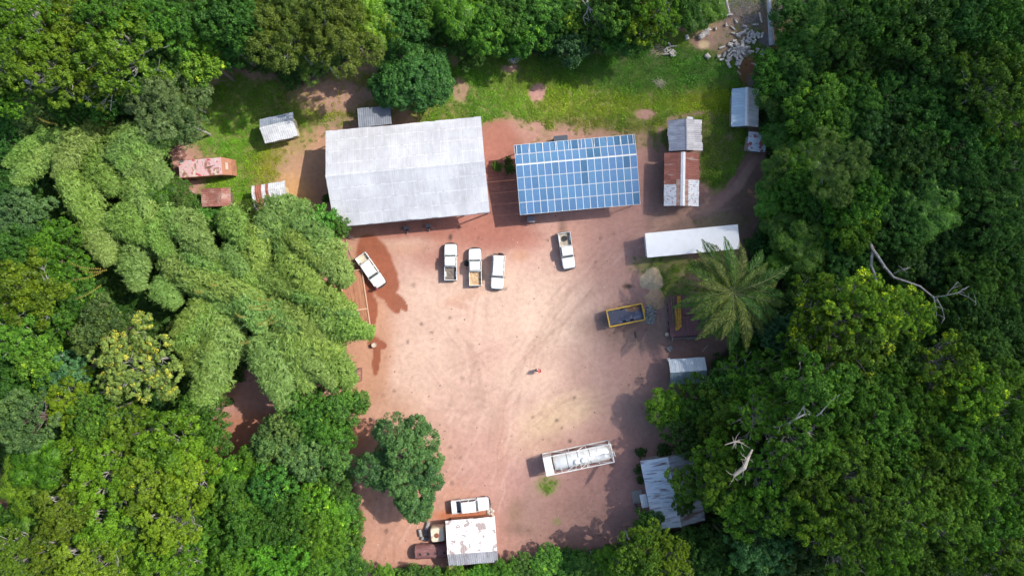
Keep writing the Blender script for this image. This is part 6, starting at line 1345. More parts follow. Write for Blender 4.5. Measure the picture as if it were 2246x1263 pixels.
T_ = [
 # upper left
 (60, 55, 6.0, 20, 'fan', 'ol', 0), (165, 60, 5.6, 20, 'fany', 'ol', 0), (255, 110, 6.0, 19, 'fan', 'ol', 0), (110, 150, 5.6, 18, 'fan', 'ol', 0), (205, 165, 4.6, 16, 'fan', 'ol', 0), (20, 130, 4.6, 18, 'fan', 'ol', 0), (245, 25, 5.2, 18, 'fan', 'mg', 0),
 (330, 45, 4.6, 16, 'dome', 'mg', 0), (395, 30, 4.4, 15, 'dome', 'mg', 0), (365, 95, 4.0, 13, 'dome', 'dg', 0), (430, 75, 4.0, 14, 'domey', 'br', 0), (450, 130, 3.2, 11, 'domey', 'yg', 'right above the dark shaded grass'), (490, 30, 4.2, 15, 'dome', 'mg', 0), (390, 150, 3.4, 10, 'dome', 'dg', 0),
 (15, 205, 3.6, 14, 'domey', 'yg', 'at the left edge above the bamboo'), (60, 255, 4.0, 9, 'dome', 'gy', 0), (155, 225, 3.6, 10, 'dome', 'mg', 0), (300, 160, 3.4, 11, 'dome', 'dg', 0), (15, 300, 3.5, 9, 'dome', 'dg', 0), (230, 215, 3.0, 10, 'dome', 'mg', 0),
 (540, 50, 4.2, 15, 'dome', 'dg', 0), (500, 95, 3.6, 12, 'dome', 'dk', 0), (545, 5, 4, 14, 'dome', 'mg', 0),
 (625, 75, 6.6, 14.5, 'feather', 'ol', 'at the top left of the clearing, its shade on the grass'), (720, 55, 5.4, 17, 'feather', 'ol', 'at the top edge left of the broad leaf tree'), (700, 120, 3.6, 12, 'feather', 'ol', 'hanging over the brown track above the barn'), (640, 5, 5, 17, 'feather', 'ol', 0), (745, 5, 4, 16, 'feather', 'ol', 0),
 (820, 55, 3.8, 13, 'star', 'yg', 'at the top edge between the feathery trees and the dark forest'), (800, 15, 3.6, 14, 'star', 'br', 0), (880, 45, 4.0, 12, 'dome', 'dk', 0), (940, 10, 4.0, 11, 'dome', 'dg', 0), (1010, 15, 4.2, 11, 'star', 'br', 'overhanging the dark bushes at the top edge'), (1060, 60, 3.4, 11, 'domey', 'br', 0), (930, 75, 2.6, 6, 'dome', 'dk', 0), (1000, 75, 2.6, 6, 'dome', 'dg', 0), (1035, 115, 2.2, 5, 'dome', 'mg', 0),
 (1110, 20, 4.0, 10, 'dome', 'dg', 0), (1165, 8, 4.0, 10, 'domey', 'mg', 0), (1095, 75, 3.0, 7, 'dome', 'mg', 0), (1160, 70, 3.2, 8, 'domey', 'dg', 0), (1215, 28, 3.6, 9, 'domey', 'dg', 0), (1260, 88, 3.0, 6.5, 'dome', 'bg', 'standing forward on the grass with a yellow green sprig'), (1250, 50, 1.7, 8, 'domey', 'yg', 'perched above the blue green bush at the top'),
 (1310, 42, 3.8, 9, 'dome', 'dk', 0), (1345, 75, 2.4, 4.5, 'dome', 'mg', 0), (1400, 22, 4.4, 12, 'fan', 'ol', 0), (1440, 48, 3.4, 10, 'fany', 'ol', 0), (1378, 68, 3.4, 7.5, 'domey', 'mg', 0), (1430, 5, 4, 13, 'fan', 'mg', 0), (1510, 30, 3.0, 5, 'star', 'mg', 0), (1555, 15, 2.6, 5, 'star', 'mg', 0), (1485, 10, 3, 7, 'dome', 'mg', 0), (1350, 5, 4, 12, 'dome', 'dg', 0),
 (1745, 20, 3.0, 5, 'dome', 'mg', 0), (1735, 90, 2.2, 4, 'domey', 'mg', 0),
 # right forest
 (1810, 60, 3.8, 11, 'star', 'dg', 0), (1865, 30, 4.4, 14, 'dome', 'mg', 0), (1850, 95, 3.4, 12, 'domey', 'mg', 0), (1940, 30, 5.0, 16, 'domey', 'mg', 0), (2030, 45, 5.6, 17, 'dome', 'mg', 0), (2110, 25, 4.6, 15, 'dome', 'mg', 0), (2190, 30, 4.6, 15, 'domey', 'mg', 0), (2240, 80, 4.4, 13, 'dome', 'dk', 0),
 (1700, 160, 3.0, 7, 'dome', 'mg', 0), (1765, 140, 3.8, 9, 'domey', 'mg', 0), (1830, 160, 3.6, 9, 'dome', 'dg', 0), (1905, 130, 4.4, 11, 'dome', 'dg', 0), (1985, 110, 4.0, 11, 'dome', 'dk', 0), (2060, 160, 4.8, 13, 'domey', 'mg', 0), (2130, 110, 4.0, 11, 'dome', 'dk', 0),
 (1705, 225, 3.0, 6, 'star', 'mg', 'just right of the pale blue gable house'), (1725, 300, 3.0, 6, 'star', 'mg', 'right of the spotted roof hut'), (1695, 300, 1.7, 4, 'domey', 'mg', 'covering the corner of the spotted roof hut'), (1800, 235, 4.6, 12, 'domey', 'br', 0), (1760, 195, 3.0, 8, 'dome', 'mg', 0), (1880, 215, 4.4, 11, 'domey', 'dg', 0), (1965, 215, 4.6, 11, 'dome', 'dk', 0),
 (2190, 185, 5.6, 17, 'fany', 'mg', 0), (2230, 160, 4, 15, 'fan', 'dg', 0), (2110, 215, 4.2, 12, 'dome', 'dg', 0), (2215, 260, 4.8, 14, 'fany', 'mg', 0), (2040, 260, 4.6, 12, 'dome', 'dg', 0), (1930, 290, 4.4, 11, 'dome', 'dk', 0), (2120, 300, 4.6, 12, 'dome', 'dk', 0), (2000, 330, 4.6, 12, 'domey', 'dg', 0), (1860, 290, 3.6, 10, 'dome', 'mg', 0),
 (1838, 355, 4.6, 15, 'feather', 'yo', 'yellowish against the dark forest right of the dirt path'), (1775, 330, 3.4, 8, 'star', 'mg', 0), (1720, 370, 3.4, 7, 'star', 'mg', 0), (1700, 440, 3.2, 6, 'star', 'mg', 0), (1765, 415, 3.8, 9, 'dome', 'mg', 0), (1880, 440, 4.4, 14, 'domey', 'br', 0), (1870, 495, 3.0, 12, 'domey', 'yg', 'at the head of the grey dead tree'), (1810, 470, 3.6, 10, 'dome', 'dg', 0),
 (1945, 390, 4.2, 10, 'dome', 'dg', 0), (2045, 400, 4.6, 11, 'dome', 'dk', 0), (2130, 390, 4.4, 12, 'domey', 'dg', 0), (2215, 360, 4.6, 12, 'dome', 'dk', 0), (2050, 460, 4.4, 11, 'star', 'mg', 0), (2195, 480, 4.6, 13, 'domey', 'mg', 0), (1975, 490, 4.6, 11, 'dome', 'dg', 0), (2120, 500, 4.4, 10, 'dome', 'dk', 0), (2210, 560, 4.2, 11, 'dome', 'mg', 0),
 (1725, 500, 3.2, 6.5, 'star', 'mg', 0), (1775, 540, 4.0, 9, 'star', 'dg', 0), (1850, 560, 4.4, 10, 'dome', 'dk', 0), (1730, 575, 3.0, 6.5, 'star', 'mg', 0), (1790, 620, 3.8, 9, 'domey', 'mg', 0), (1990, 560, 4.2, 9, 'domey', 'dg', 0), (2070, 570, 4.4, 9, 'dome', 'dk', 0), (2150, 600, 4.4, 11, 'domey', 'dg', 0), (2230, 640, 4.4, 11, 'dome', 'dg', 0), (2120, 680, 4.6, 11, 'domey', 'dg', 0), (2200, 730, 4.6, 11, 'dome', 'dk', 0), (1740, 470, 2.6, 6, 'dome', 'mg', 0),
 # palm neighbours
 (1742, 665, 2.8, 7, 'dome', 'gy', 'between the oil palm and the yellow tipped tree'), (1690, 712, 3.2, 6.5, 'dome', 'bg', 'just below right of the oil palm'), (1650, 775, 2.6, 6, 'dome', 'dk', 0), (1720, 740, 3.4, 9, 'dome', 'bg', 0),
 # big southeast canopy
 (1900, 680, 6.0, 21, 'fanyy', 'yg', 0), (1810, 690, 5.4, 15, 'fanyy', 'yg', 0), (1985, 690, 4.6, 19, 'fanyy', 'yg', 0), (1860, 760, 6.2, 21, 'fanyy', 'ol', 0), (1950, 790, 5.4, 20, 'fan', 'mg', 0), (1780, 770, 4.8, 14, 'fan', 'ol', 0), (2070, 810, 5.6, 21, 'fanyy', 'yg', 0), (2130, 870, 5.0, 20, 'fanyy', 'yg', 0), (2090, 900, 4.6, 19, 'fany', 'br', 0),
 (1640, 830, 4.4, 9, 'fan', 'mg', 0), (1710, 850, 5.2, 12, 'fan', 'mg', 0), (1605, 900, 4.4, 9, 'fan', 'ol', 0), (1580, 945, 3.4, 8.5, 'fan', 'ol', 0), (1680, 920, 5.2, 15, 'fan', 'mg', 0), (1790, 850, 5.2, 20, 'fan', 'mg', 0), (1870, 850, 5.2, 20, 'fan', 'mg', 0), (1960, 870, 5.4, 20, 'fan', 'mg', 0), (2030, 940, 5.4, 20, 'fany', 'mg', 0), (1930, 940, 5.2, 20, 'fan', 'mg', 0), (1840, 930, 5.2, 20, 'fan', 'dg', 0),
 (1760, 970, 5.2, 20, 'fan', 'mg', 0), (1578, 1010, 4.0, 12, 'fan', 'ol', 0), (1605, 1060, 4.6, 16, 'fan', 'ol', 0), (1690, 1040, 5.2, 20, 'fan', 'mg', 0), (1780, 1050, 5.2, 20, 'fan', 'mg', 0), (1870, 1020, 5.2, 20, 'fan', 'mg', 0), (1960, 1020, 5.2, 20, 'fan', 'dg', 0), (2110, 970, 5.2, 20, 'fan', 'mg', 0), (2190, 930, 5.2, 19, 'fan', 'mg', 0), (2050, 1040, 5.2, 20, 'fan', 'dg', 0), (2140, 1050, 5.2, 20, 'fan', 'mg', 0), (2220, 1020, 4.8, 18, 'fan', 'dg', 0), (2180, 830, 4.6, 16, 'fan', 'mg', 0), (2235, 880, 4.4, 15, 'fan', 'mg', 0), (2150, 780, 4, 14, 'domey', 'dg', 0), (2230, 800, 4, 12, 'dome', 'dk', 0),
 (1640, 1120, 4.8, 16, 'fan', 'mg', 0), (1720, 1120, 5.0, 19, 'fan', 'mg', 0), (1810, 1130, 5.2, 20, 'fany', 'ol', 0), (1900, 1110, 5.2, 20, 'fan', 'mg', 0), (1990, 1120, 5.2, 20, 'fany', 'dg', 0), (2080, 1130, 5.2, 20, 'fan', 'mg', 0), (2170, 1130, 5.2, 18, 'fany', 'dg', 0), (2235, 1100, 4.6, 17, 'fan', 'dg', 0),
 (1680, 1200, 4.6, 13, 'domey', 'bg', 0), (1600, 1190, 3.6, 10, 'dome', 'dk', 0), (1770, 1220, 4.4, 13, 'dome', 'gy', 0), (1860, 1210, 4.8, 17, 'fan', 'mg', 0), (1950, 1210, 4.8, 18, 'fany', 'mg', 0), (2040, 1220, 4.8, 16, 'fan', 'dk', 0), (2120, 1215, 4.8, 17, 'fan', 'yg', 0), (2210, 1200, 4.6, 16, 'fan', 'mg', 0), (1840, 1262, 4.2, 14, 'domey', 'gy', 0), (1560, 1240, 3.8, 9, 'dome', 'dg', 0), (1640, 1255, 4, 10, 'domey', 'mg', 0),
 (1735, 1255, 4, 11, 'dome', 'dk', 0), (1920, 1265, 4.6, 16, 'fan', 'mg', 0), (2010, 1268, 4.6, 15, 'fan', 'dg', 0), (2190, 1265, 4.6, 16, 'fan', 'ol', 0),
 (1475, 890, 3.1, 5.5, 'domey', 'br', 'rounded bush half hiding the pale blue gable hut'), (1505, 955, 2.9, 6, 'dome', 'dk', 'between the bright round bush and the streaked roof house'), (1540, 880, 3.0, 7, 'dome', 'dg', 0), (1590, 850, 3.0, 7, 'dome', 'dk', 0),
 (1512, 1062, 2.9, 9, 'fan', 'dk', 'hanging over the middle of the streaked roof'), (1560, 1068, 3.4, 12, 'fan', 'dk', 'covering the right half of the streaked roof'), (1500, 1105, 1.5, 7, 'fan', 'dk', 'over the lower middle of the streaked roof'),
 (1425, 1202, 4.2, 10, 'fany', 'ol', 'with bare white twigs, in front of the streaked roof house'), (1400, 1225, 3.8, 12, 'fan', 'ol', 0), (1475, 1235, 3.8, 11, 'fan', 'ol', 0), (1515, 1200, 2.8, 7, 'dome', 'dk', 0), (1345, 1235, 2.6, 6, 'fan', 'mg', 0), (1420, 1145, 2.0, 5, 'dome', 'mg', 0),
 # bottom hedge
 (850, 1267, 1.9, 3, 'domey', 'yg', 0), (905, 1273, 1.9, 3, 'dome', 'mg', 0), (955, 1271, 1.9, 3, 'dome', 'mg', 0), (1000, 1269, 1.9, 3, 'domey', 'yg', 0), (1050, 1268, 1.9, 3, 'domey', 'br', 0), (1105, 1258, 2.2, 3.5, 'dome', 'br', 0), (1150, 1250, 2.3, 3, 'dome', 'mg', 0), (1200, 1240, 2.5, 3.2, 'domey', 'mg', 0), (1255, 1240, 2.5, 3.2, 'dome', 'mg', 0), (1300, 1242, 2.4, 3.5, 'domey', 'mg', 0),
 # lower left
 (290, 800, 6.4, 17, 'tuft', 'ol', 'with pale branches and orange yellow leaf tips below the bamboo'), (225, 725, 4.2, 14, 'domey', 'gy', 0), (60, 640, 5.2, 15, 'fan', 'ol', 0), (30, 560, 4.4, 13, 'dome', 'mg', 0), (110, 540, 4.0, 12, 'domey', 'br', 0), (135, 610, 3.6, 11, 'domey', 'br', 0), (45, 475, 4.2, 12, 'dome', 'gy', 0), (15, 420, 3.6, 9, 'dome', 'dg', 0), (150, 560, 3, 8, 'dome', 'dk', 0),
 (30, 720, 4.8, 15, 'fany', 'mg', 0), (100, 700, 4.4, 12, 'dome', 'mg', 0), (170, 670, 4.0, 11, 'domey', 'mg', 0), (85, 795, 3.1, 13, 'domey', 'yg', 'small one beside the short white branch end'), (140, 815, 3.2, 11, 'dome', 'bg', 0), (20, 860, 4.4, 12, 'dome', 'dk', 0), (50, 925, 4.6, 15, 'dome', 'gy', 0), (150, 880, 4.6, 14, 'fany', 'yg', 0), (205, 910, 4.0, 13, 'dome', 'mg', 0), (170, 740, 3.4, 9, 'dome', 'dk', 0),
 (65, 1060, 4.6, 13, 'star', 'yg', 'tall pale one beside the bare red patch at the left edge'), (95, 1010, 3.4, 13, 'star', 'br', 0), (190, 985, 5.0, 16, 'fan', 'ol', 0), (280, 960, 5.6, 17, 'fan', 'ol', 0), (370, 985, 5.2, 17, 'fan', 'ol', 0), (230, 1050, 5.2, 17, 'fan', 'ol', 0), (330, 1060, 4.8, 16, 'fany', 'ol', 0), (405, 1060, 4.6, 15, 'fan', 'ol', 0), (420, 920, 4.0, 11, 'dome', 'mg', 0), (465, 950, 2.8, 8, 'dome', 'mg', 0),
 (150, 1120, 5.2, 17, 'fan', 'ol', 0), (225, 1150, 5.4, 17, 'fan', 'ol', 0), (300, 1140, 4.6, 14, 'domey', 'gy', 0), (375, 1150, 4.8, 16, 'fan', 'ol', 0), (30, 1215, 5.0, 16, 'fan', 'ol', 0), (120, 1210, 5.0, 16, 'fany', 'ol', 0), (200, 1235, 5.2, 17, 'fan', 'ol', 0), (290, 1225, 5.0, 16, 'fan', 'ol', 0), (370, 1235, 4.8, 16, 'fan', 'ol', 0), (20, 1150, 3.0, 9, 'dome', 'dg', 0), (85, 1160, 3, 10, 'star', 'mg', 0), (440, 1150, 3.4, 11, 'domey', 'mg', 0),
 (500, 1050, 3.6, 10, 'domey', 'br', 0), (550, 1030, 3.4, 9, 'domey', 'br', 0), (520, 1110, 4.2, 12, 'domey', 'mg', 0), (590, 1090, 4.2, 12, 'domey', 'mg', 0), (470, 1200, 4.4, 13, 'dome', 'mg', 0), (540, 1180, 4.4, 13, 'dome', 'mg', 0), (610, 1160, 4.2, 13, 'domey', 'mg', 0), (440, 1250, 4.2, 13, 'fan', 'mg', 0), (520, 1250, 4.2, 13, 'domey', 'br', 0), (600, 1240, 4.4, 13, 'domey', 'br', 0),
 (680, 1120, 3.8, 9, 'domey', 'yg', 0), (655, 1180, 3.8, 11, 'domey', 'yg', 0), (700, 1190, 3.8, 9, 'domey', 'br', 0), (690, 1245, 4.0, 9, 'domey', 'br', 0), (745, 1230, 3.2, 5, 'domey', 'mg', 0), (735, 1150, 3.2, 5, 'domey', 'br', 0), (755, 1180, 2.4, 4, 'dome', 'mg', 0), (720, 1060, 3.4, 6, 'dome', 'mg', 0), (750, 1105, 2.4, 4, 'domey', 'mg', 0), (775, 1250, 2.2, 3.5, 'dome', 'mg', 0), (680, 1060, 3.0, 6, 'domey', 'dg', 0),
 (620, 955, 3.6, 10, 'dome', 'gy', 'on the near side of the shaded dirt road'), (690, 930, 3.8, 10, 'domey', 'mg', 'below the bamboo and above the red soil'), (655, 900, 3.2, 9, 'dome', 'mg', 0), (745, 895, 3.2, 8, 'dome', 'mg', 'touching the yard just below the green tractor'), (780, 882, 1.6, 4, 'dome', 'mg', 'small one closest to the yard below the green tractor'), (660, 1005, 3.6, 10, 'domey', 'gy', 0), (720, 1000, 3.0, 8, 'dome', 'gy', 0), (590, 985, 3.0, 9, 'dome', 'gy', 0), (740, 950, 2.4, 7, 'domey', 'mg', 0),
 # around the sheds at the left
 (350, 225, 5.6, 11, 'feather', 'gg', 'rounded grey green one above the pink roofed cabin'), (400, 265, 3.8, 10, 'feather', 'gg', 'lower right shoulder of the grey green crowns above the pink cabin'), (395, 215, 3.2, 9, 'feather', 'ol', 0), (380, 450, 2.8, 7, 'feather', 'mg', 'left of the small rusty shed'), (458, 492, 2.2, 5, 'domey', 'mg', 'just under the small rusty shed'), (345, 430, 3.0, 8, 'star', 'dg', 0), (392, 412, 1.8, 5, 'feather', 'mg', 0), (505, 490, 2.4, 6, 'feather', 'mg', 0), (700, 505, 3.0, 8, 'dome', 'mg', 'dark rounded one touching the southwest corner of the barn'), (735, 500, 1.8, 7, 'dome', 'mg', 0), (545, 462, 1.8, 5, 'feather', 'mg', 0),
 (878, 178, 4.0, 7, 'dome', 'bg', None), (925, 160, 4.4, 9, 'domey', 'mg', None),
]
used = set()
for (px, py, r, h, ty, tk_, place) in T_:
    if place is None: continue
    tint, cw = TINT[tk_]; rs = random.Random(int(px * 3 + py)); k = rs.uniform(.72, 1.28)
    if h > 12: h = h * rs.uniform(.86, 1.12); r = r * rs.uniform(.88, 1.06)
    low = h <= 4
    base = (('low ' if low else '') + cw + ' ' + ('hedge shrub' if low else SHAPE[ty]))
    if place: lb = cw + ' ' + ('shrub ' if h < 4.5 else 'tree ') + place
    else: lb = auto_label(px, py, r, base, used)
    if lb is None: lb = base + ' like its neighbours in the forest'; grp = 'forest trees alike'
    else: grp = None
    used.add(lb)
    tree(px, py, r, h, ty, (tint[0] * k * rs.uniform(.85, 1.2) * 1.12, tint[1] * k * 1.08, tint[2] * k * rs.uniform(.9, 1.5)), lb, name='shrub' if low else ('bush' if h < 5 else 'forest_tree'), group=grp, cat='shrub' if low else ('bush' if h < 5 else 'tree'))
# two free standing trees with their own crown outlines
def lobed_tree(px, py, h, lobes, tint, label, seed, npuff, mt='dome', pr=.45, ls=.12, young=0.0, bark=BARK):
    c = P(px, py, h * .8); t = thing('yard_tree', label, 'tree', (c.x, c.y, 0)); L_ = []
    for (x, y, z, r) in lobes:
        p = P(x, y, z); L_.append((p.x - c.x, p.y - c.y, z, px2m(r, z)))
    me, LC, LR = crown(seed, 5, 3, 1, 1, .8, npuff, pr, 48, ls, .6, LM[mt], young=young, lobes=L_); o = bpy.data.objects.new('crown', me); COL.objects.link(o); o.parent = t; o.color = tuple(tint) + (1,)
    q = MB(); q.tube([(0, 0, -.1), (.1, 0, h * .25), (0, .1, h * .45)], [.42, .34, .28], bark, 10)
    for l in LC: e = Vector(l); q.tube([(0, .05, h * .40), (e.x * .5, e.y * .5, h * .5), (e.x * .95, e.y * .95, e.z)], [.18, .12, .04], bark, 6)
    q.build('trunk', t)
lobed_tree(880, 1020, 8.5, [(862, 945, 6.5, 38), (915, 935, 6.5, 24), (930, 965, 6.8, 32), (890, 985, 7.6, 40), (945, 1005, 6.4, 28), (920, 1030, 7.2, 38), (945, 1050, 6.2, 26), (880, 1050, 7.2, 36), (815, 1030, 5.8, 34), (840, 1045, 6.0, 28), (905, 1080, 6.4, 34), (925, 1085, 5.8, 26), (910, 1120, 5.4, 24), (925, 1115, 5.2, 22), (840, 1010, 5.6, 24), (850, 985, 6.0, 20), (775, 1020, 4.5, 18), (895, 1100, 5.6, 26)],
           (1.2, 1.12, 2.6), 'large lobed tree standing alone in the lower left of the yard', 101, 1500)
lobed_tree(905, 168, 7.5, [(855, 150, 5, 26), (840, 190, 4.5, 28), (880, 205, 5.2, 34), (880, 135, 5.4, 30), (870, 175, 6, 34), (912, 180, 6.5, 36), (945, 160, 6.4, 36), (955, 195, 5.6, 32), (920, 215, 5, 30), (925, 125, 5.6, 28), (955, 130, 5.4, 26), (970, 180, 4.6, 22), (905, 150, 7, 30), (850, 215, 3.6, 18), (900, 110, 4.6, 18)],
           (.85, 1.05, 1.7), 'round dense blue green tree standing on the grass behind the barn', 102, 1350, young=.02)

# ---------------------------------------------------------------- ground cover (uncountable stuff): geometry nodes scatter
def weed_proto(seed, r, h, n, ls, m, asp=.5, kind='weed', up=.4):
    rs = np.random.RandomState(seed)
    if kind == 'bush':
        me, _, _ = crown(seed, r, h, 6, r * .42, .8, 34, r * .26, 26, ls, .6, m, name='bush_leaves'); return me
    if kind == 'starbush':
        me, _, _ = star_crown(seed, r, h, 60, ls, m, name='bush_leaves'); return me
    a = rs.uniform(0, 2 * PI, n); d = np.sqrt(rs.uniform(0, 1, n)) * r; z = rs.uniform(.02, h, n) * (1 - (d / r) ** 2 * .6)
    c = np.stack([d * np.cos(a), d * np.sin(a), z], -1); nr = rs.normal(size=(n, 3)) * up + [0, 0, 1]; L = ls * rs.uniform(.6, 1.3, n)
    return quads_mesh('weed_leaves', leaf_quads(c, nr, L, L * asp, rs), rs.uniform(0, .97, n), m)
def scatter(name, pts, scl, idx, tint, meshes, tags=None):
    pc = bpy.data.collections.new(name + '_kinds')
    for i, me in enumerate(meshes):
        o = bpy.data.objects.new(name + '_kind_%02d' % i, me); pc.objects.link(o)
    me = bpy.data.meshes.new(name); me.vertices.add(len(pts)); me.vertices.foreach_set('co', np.ascontiguousarray(pts, np.float32).ravel())
    a = me.attributes.new('sc', 'FLOAT', 'POINT'); a.data.foreach_set('value', scl.astype(np.float32))
    a = me.attributes.new('kind', 'INT', 'POINT'); a.data.foreach_set('value', idx.astype(np.int32))
    a = me.attributes.new('tint', 'FLOAT_COLOR', 'POINT'); a.data.foreach_set('color', np.concatenate([tint, np.ones((len(tint), 1))], 1).astype(np.float32).ravel())
    o = bpy.data.objects.new(name, me); COL.objects.link(o)
    ng = bpy.data.node_groups.new(name, 'GeometryNodeTree'); ng.interface.new_socket('Geometry', in_out='INPUT', socket_type='NodeSocketGeometry'); ng.interface.new_socket('Geometry', in_out='OUTPUT', socket_type='NodeSocketGeometry')
    n = ng.nodes; l = ng.links; gi = n.new('NodeGroupInput'); go = n.new('NodeGroupOutput'); ip = n.new('GeometryNodeInstanceOnPoints'); ci = n.new('GeometryNodeCollectionInfo')
    ci.inputs[0].default_value = pc; ci.inputs[1].default_value = True; ci.inputs[2].default_value = True
    mp = n.new('GeometryNodeMeshToPoints'); l.new(gi.outputs[0], mp.inputs[0]); l.new(mp.outputs[0], ip.inputs['Points']); l.new(ci.outputs[0], ip.inputs['Instance']); ip.inputs['Pick Instance'].default_value = True
    na = n.new('GeometryNodeInputNamedAttribute'); na.data_type = 'INT'; na.inputs[0].default_value = 'kind'; l.new(na.outputs[0], ip.inputs['Instance Index'])
    ns = n.new('GeometryNodeInputNamedAttribute'); ns.data_type = 'FLOAT'; ns.inputs[0].default_value = 'sc'; l.new(ns.outputs[0], ip.inputs['Scale'])
    rv = n.new('FunctionNodeRandomValue'); rv.data_type = 'FLOAT_VECTOR'; rv.inputs[0].default_value = (-.15, -.15, 0); rv.inputs[1].default_value = (.15, .15, 6.28); l.new(rv.outputs[0], ip.inputs['Rotation'])
    l.new(ip.outputs[0], go.inputs[0]); md = o.modifiers.new('scatter', 'NODES'); md.node_group = ng
    return tag(o, kind='stuff', **(tags or {}))
LMI = leaf_mat('leaf_undergrowth', (.030, .075, .014), (.085, .175, .028), None, inst=True)
LMW = leaf_mat('leaf_weed', (.09, .20, .016), (.21, .38, .03), None, inst=True, trans=.25)
rs = np.random.RandomState(77)
def jgrid(x0, x1, y0, y1, st):
    X, Y = np.meshgrid(np.arange(x0, x1, st), np.arange(y0, y1, st)); X = X.ravel() + rs.uniform(-.5, .5, X.size) * st; Y = Y.ravel() + rs.uniform(-.5, .5, Y.size) * st; return X, Y
X, Y = jgrid(-92, 92, -58, 58, 1.35); pX, pY = 1123 + 15 * X, 631.5 - 15 * Y
sdx = clear_sd(pX, pY)
bare = np.maximum.reduce([ell(pX, pY, 20, 1080, 34, 90, 0, .2, .4, 2), ell(pX, pY, 350, 1040, 40, 14, 0, .2, .4, 2), ell(pX, pY, 620, 940, 190, 70, 0, .2, .5, 2), ell(pX, pY, 660, 700, 190, 240, 0, .2, .4, 2) * .55, ell(pX, pY, 1640, 50, 130, 60, 0, .3, .6, 55) * .8, ell(pX, pY, 1640, 700, 110, 130, 0, .3, .4, 55) * .9])
k = (sdx < -3) & (rs.uniform(size=X.size) > bare)
X, Y, pX, pY, sdx = X[k], Y[k], pX[k], pY[k], sdx[k]
sc_ = np.clip(.55 + (-sdx) / 60, .5, 1.25) * rs.uniform(.7, 1.25, X.size)
right = sst(1500, 1700, pX); base = np.array([1.05, 1.05, .9])[None] * (1 - right[:, None]) + np.array([.8, .95, .85])[None] * right[:, None]
tn = base * (1 + .7 * fbm(pX, pY, 110, 5)[:, None]) * np.stack([1 + .9 * fbm(pX, pY, 70, 15), 1 + .3 * fbm(pX, pY, 90, 25), 1 + .8 * fbm(pX, pY, 80, 35)], 1)
bushes = [weed_proto(200 + i, 1.5, 1.9, 0, .13, LMI, kind='bush') for i in range(4)] + [weed_proto(210 + i, 1.5, 1.8, 0, .26, LMI, kind='starbush') for i in range(2)]
scatter('undergrowth', np.stack([X, Y, np.zeros_like(X)], -1), sc_, rs.choice(6, X.size, p=[.2, .2, .2, .14, .13, .13]), np.clip(tn, .2, 2.5), bushes, dict(label='dark tangled undergrowth covering the forest floor around the yard', cat='undergrowth'))
# weeds on the grass
X, Y = jgrid(-75, 60, -35, 46, .42); pX, pY = 1123 + 15 * X, 631.5 - 15 * Y; gd = grass_w(pX, pY)
patchy = sst(-.35, .25, fbm(pX, pY, 22, 51) + gd - .75)
k = rs.uniform(size=X.size) < gd * (.35 + .65 * patchy) * .97; X, Y, pX, pY, gd = X[k], Y[k], pX[k], pY[k], gd[k]
hgt = .45 + .5 * gd + 1.0 * np.clip(fbm(pX, pY, 35, 71) * 2, 0, 1) * gd; hgt *= rs.uniform(.6, 1.2, X.size)
tn = np.ones((X.size, 3)) * np.array([1.0, 1.0, .9])
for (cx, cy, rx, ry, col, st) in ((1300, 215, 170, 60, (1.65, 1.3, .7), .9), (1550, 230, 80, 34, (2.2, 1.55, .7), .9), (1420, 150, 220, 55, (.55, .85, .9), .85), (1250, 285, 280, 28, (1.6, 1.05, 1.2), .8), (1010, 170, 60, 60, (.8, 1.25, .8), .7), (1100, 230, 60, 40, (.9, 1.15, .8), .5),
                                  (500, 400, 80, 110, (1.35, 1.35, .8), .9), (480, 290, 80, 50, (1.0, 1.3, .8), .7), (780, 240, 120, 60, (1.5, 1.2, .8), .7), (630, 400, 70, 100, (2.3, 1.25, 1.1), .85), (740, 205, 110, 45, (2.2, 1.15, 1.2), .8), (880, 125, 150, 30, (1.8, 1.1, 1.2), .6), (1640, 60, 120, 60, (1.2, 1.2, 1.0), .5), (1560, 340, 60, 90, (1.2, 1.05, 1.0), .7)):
    w_ = (ell(pX, pY, cx, cy, rx, ry, 0, .4, .7, 43) * st)[:, None]; tn = tn * (1 - w_) + np.array(col) * w_
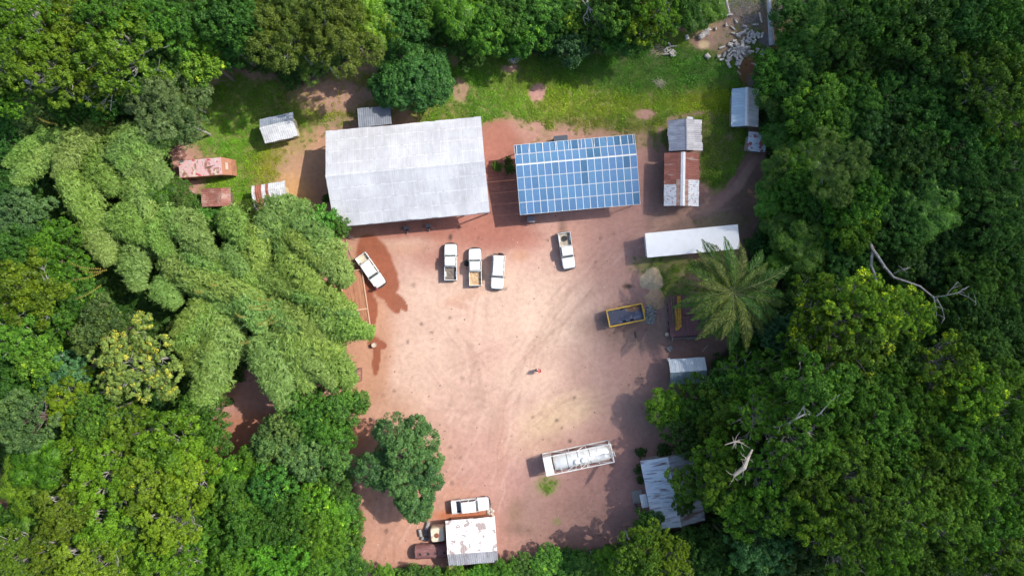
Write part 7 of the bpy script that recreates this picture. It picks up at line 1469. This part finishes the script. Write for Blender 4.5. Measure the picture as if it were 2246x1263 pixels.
tn *= (1 + .5 * fbm(pX, pY, 26, 8)[:, None]) * np.stack([1 + .5 * fbm(pX, pY, 40, 18), np.ones_like(pX), np.ones_like(pX)], 1)
weeds = [weed_proto(220 + i, .42, .26, 52, .075, LMW, .5, up=.5) for i in range(4)] + [weed_proto(230 + i, .42, .34, 60, .10, LMW, .22, up=.8) for i in range(2)]
scatter('weeds', np.stack([X, Y, np.zeros_like(X)], -1), hgt, rs.randint(0, 6, X.size), np.clip(tn, .2, 3), weeds, dict(label='patchy green weeds and grass growing around the buildings', cat='grass'))
X, Y = jgrid(-26, 34, -40, 12, .75); pX, pY = 1123 + 15 * X, 631.5 - 15 * Y; k = (clear_sd(pX, pY) > 8) & (rs.uniform(size=X.size) < .05 + .5 * np.clip(fbm(pX, pY, 70, 90) - .08, 0, 1) * 2)
X, Y = X[k], Y[k]; pv_ = rs.uniform(.5, 1.5, (X.size, 1)) * np.ones((1, 3))
PEB = mat('loose_stone', (.36, .25, .21), .9); PEBD = mat('dark_clod', (.16, .10, .08), .95)
scatter('loose_stones', np.stack([X, Y, np.full_like(X, .03)], -1), rs.uniform(.12, .42, X.size), rs.randint(0, 5, X.size), pv_, [rock_mesh(50 + i, .26, (PEB, PEBD, PEBD, LIGHTR, PEBD)[i]) for i in range(5)], dict(label='small loose stones and clods strewn over the yard', cat='gravel'))
# low plants beside the barn and house
for (px, py, r, lb) in ((1090, 365, .75, 'small round weed tuft on the red soil, the upper one beside the barn'), (1115, 352, .6, 'small round weed tuft on the red soil nearest the solar canopy'), (1118, 372, .8, 'small round weed tuft on the red soil, the lower one near the solar canopy'),
                        (1492, 988, 1.0, 'dark bush at the top edge of the streaked roof house'), (1406, 993, .8, 'small dark shrub at the upper left corner of the streaked roof house'), (1401, 1030, .7, 'small dark shrub halfway up the left wall of the streaked roof house'), (1405, 1052, .6, 'small dark shrub above the concrete doorstep'), (1458, 987, 1.0, 'round almost black shrub above the streaked roof'), (718, 435, .7, 'small shrub in the shade at the west wall of the barn')):
    tree(px, py, r, 1.0 + r * .4, 'dome', (.55, .6, .7) if px > 1200 else (1.0, .95, .8), lb, name='shrub', cat='shrub')
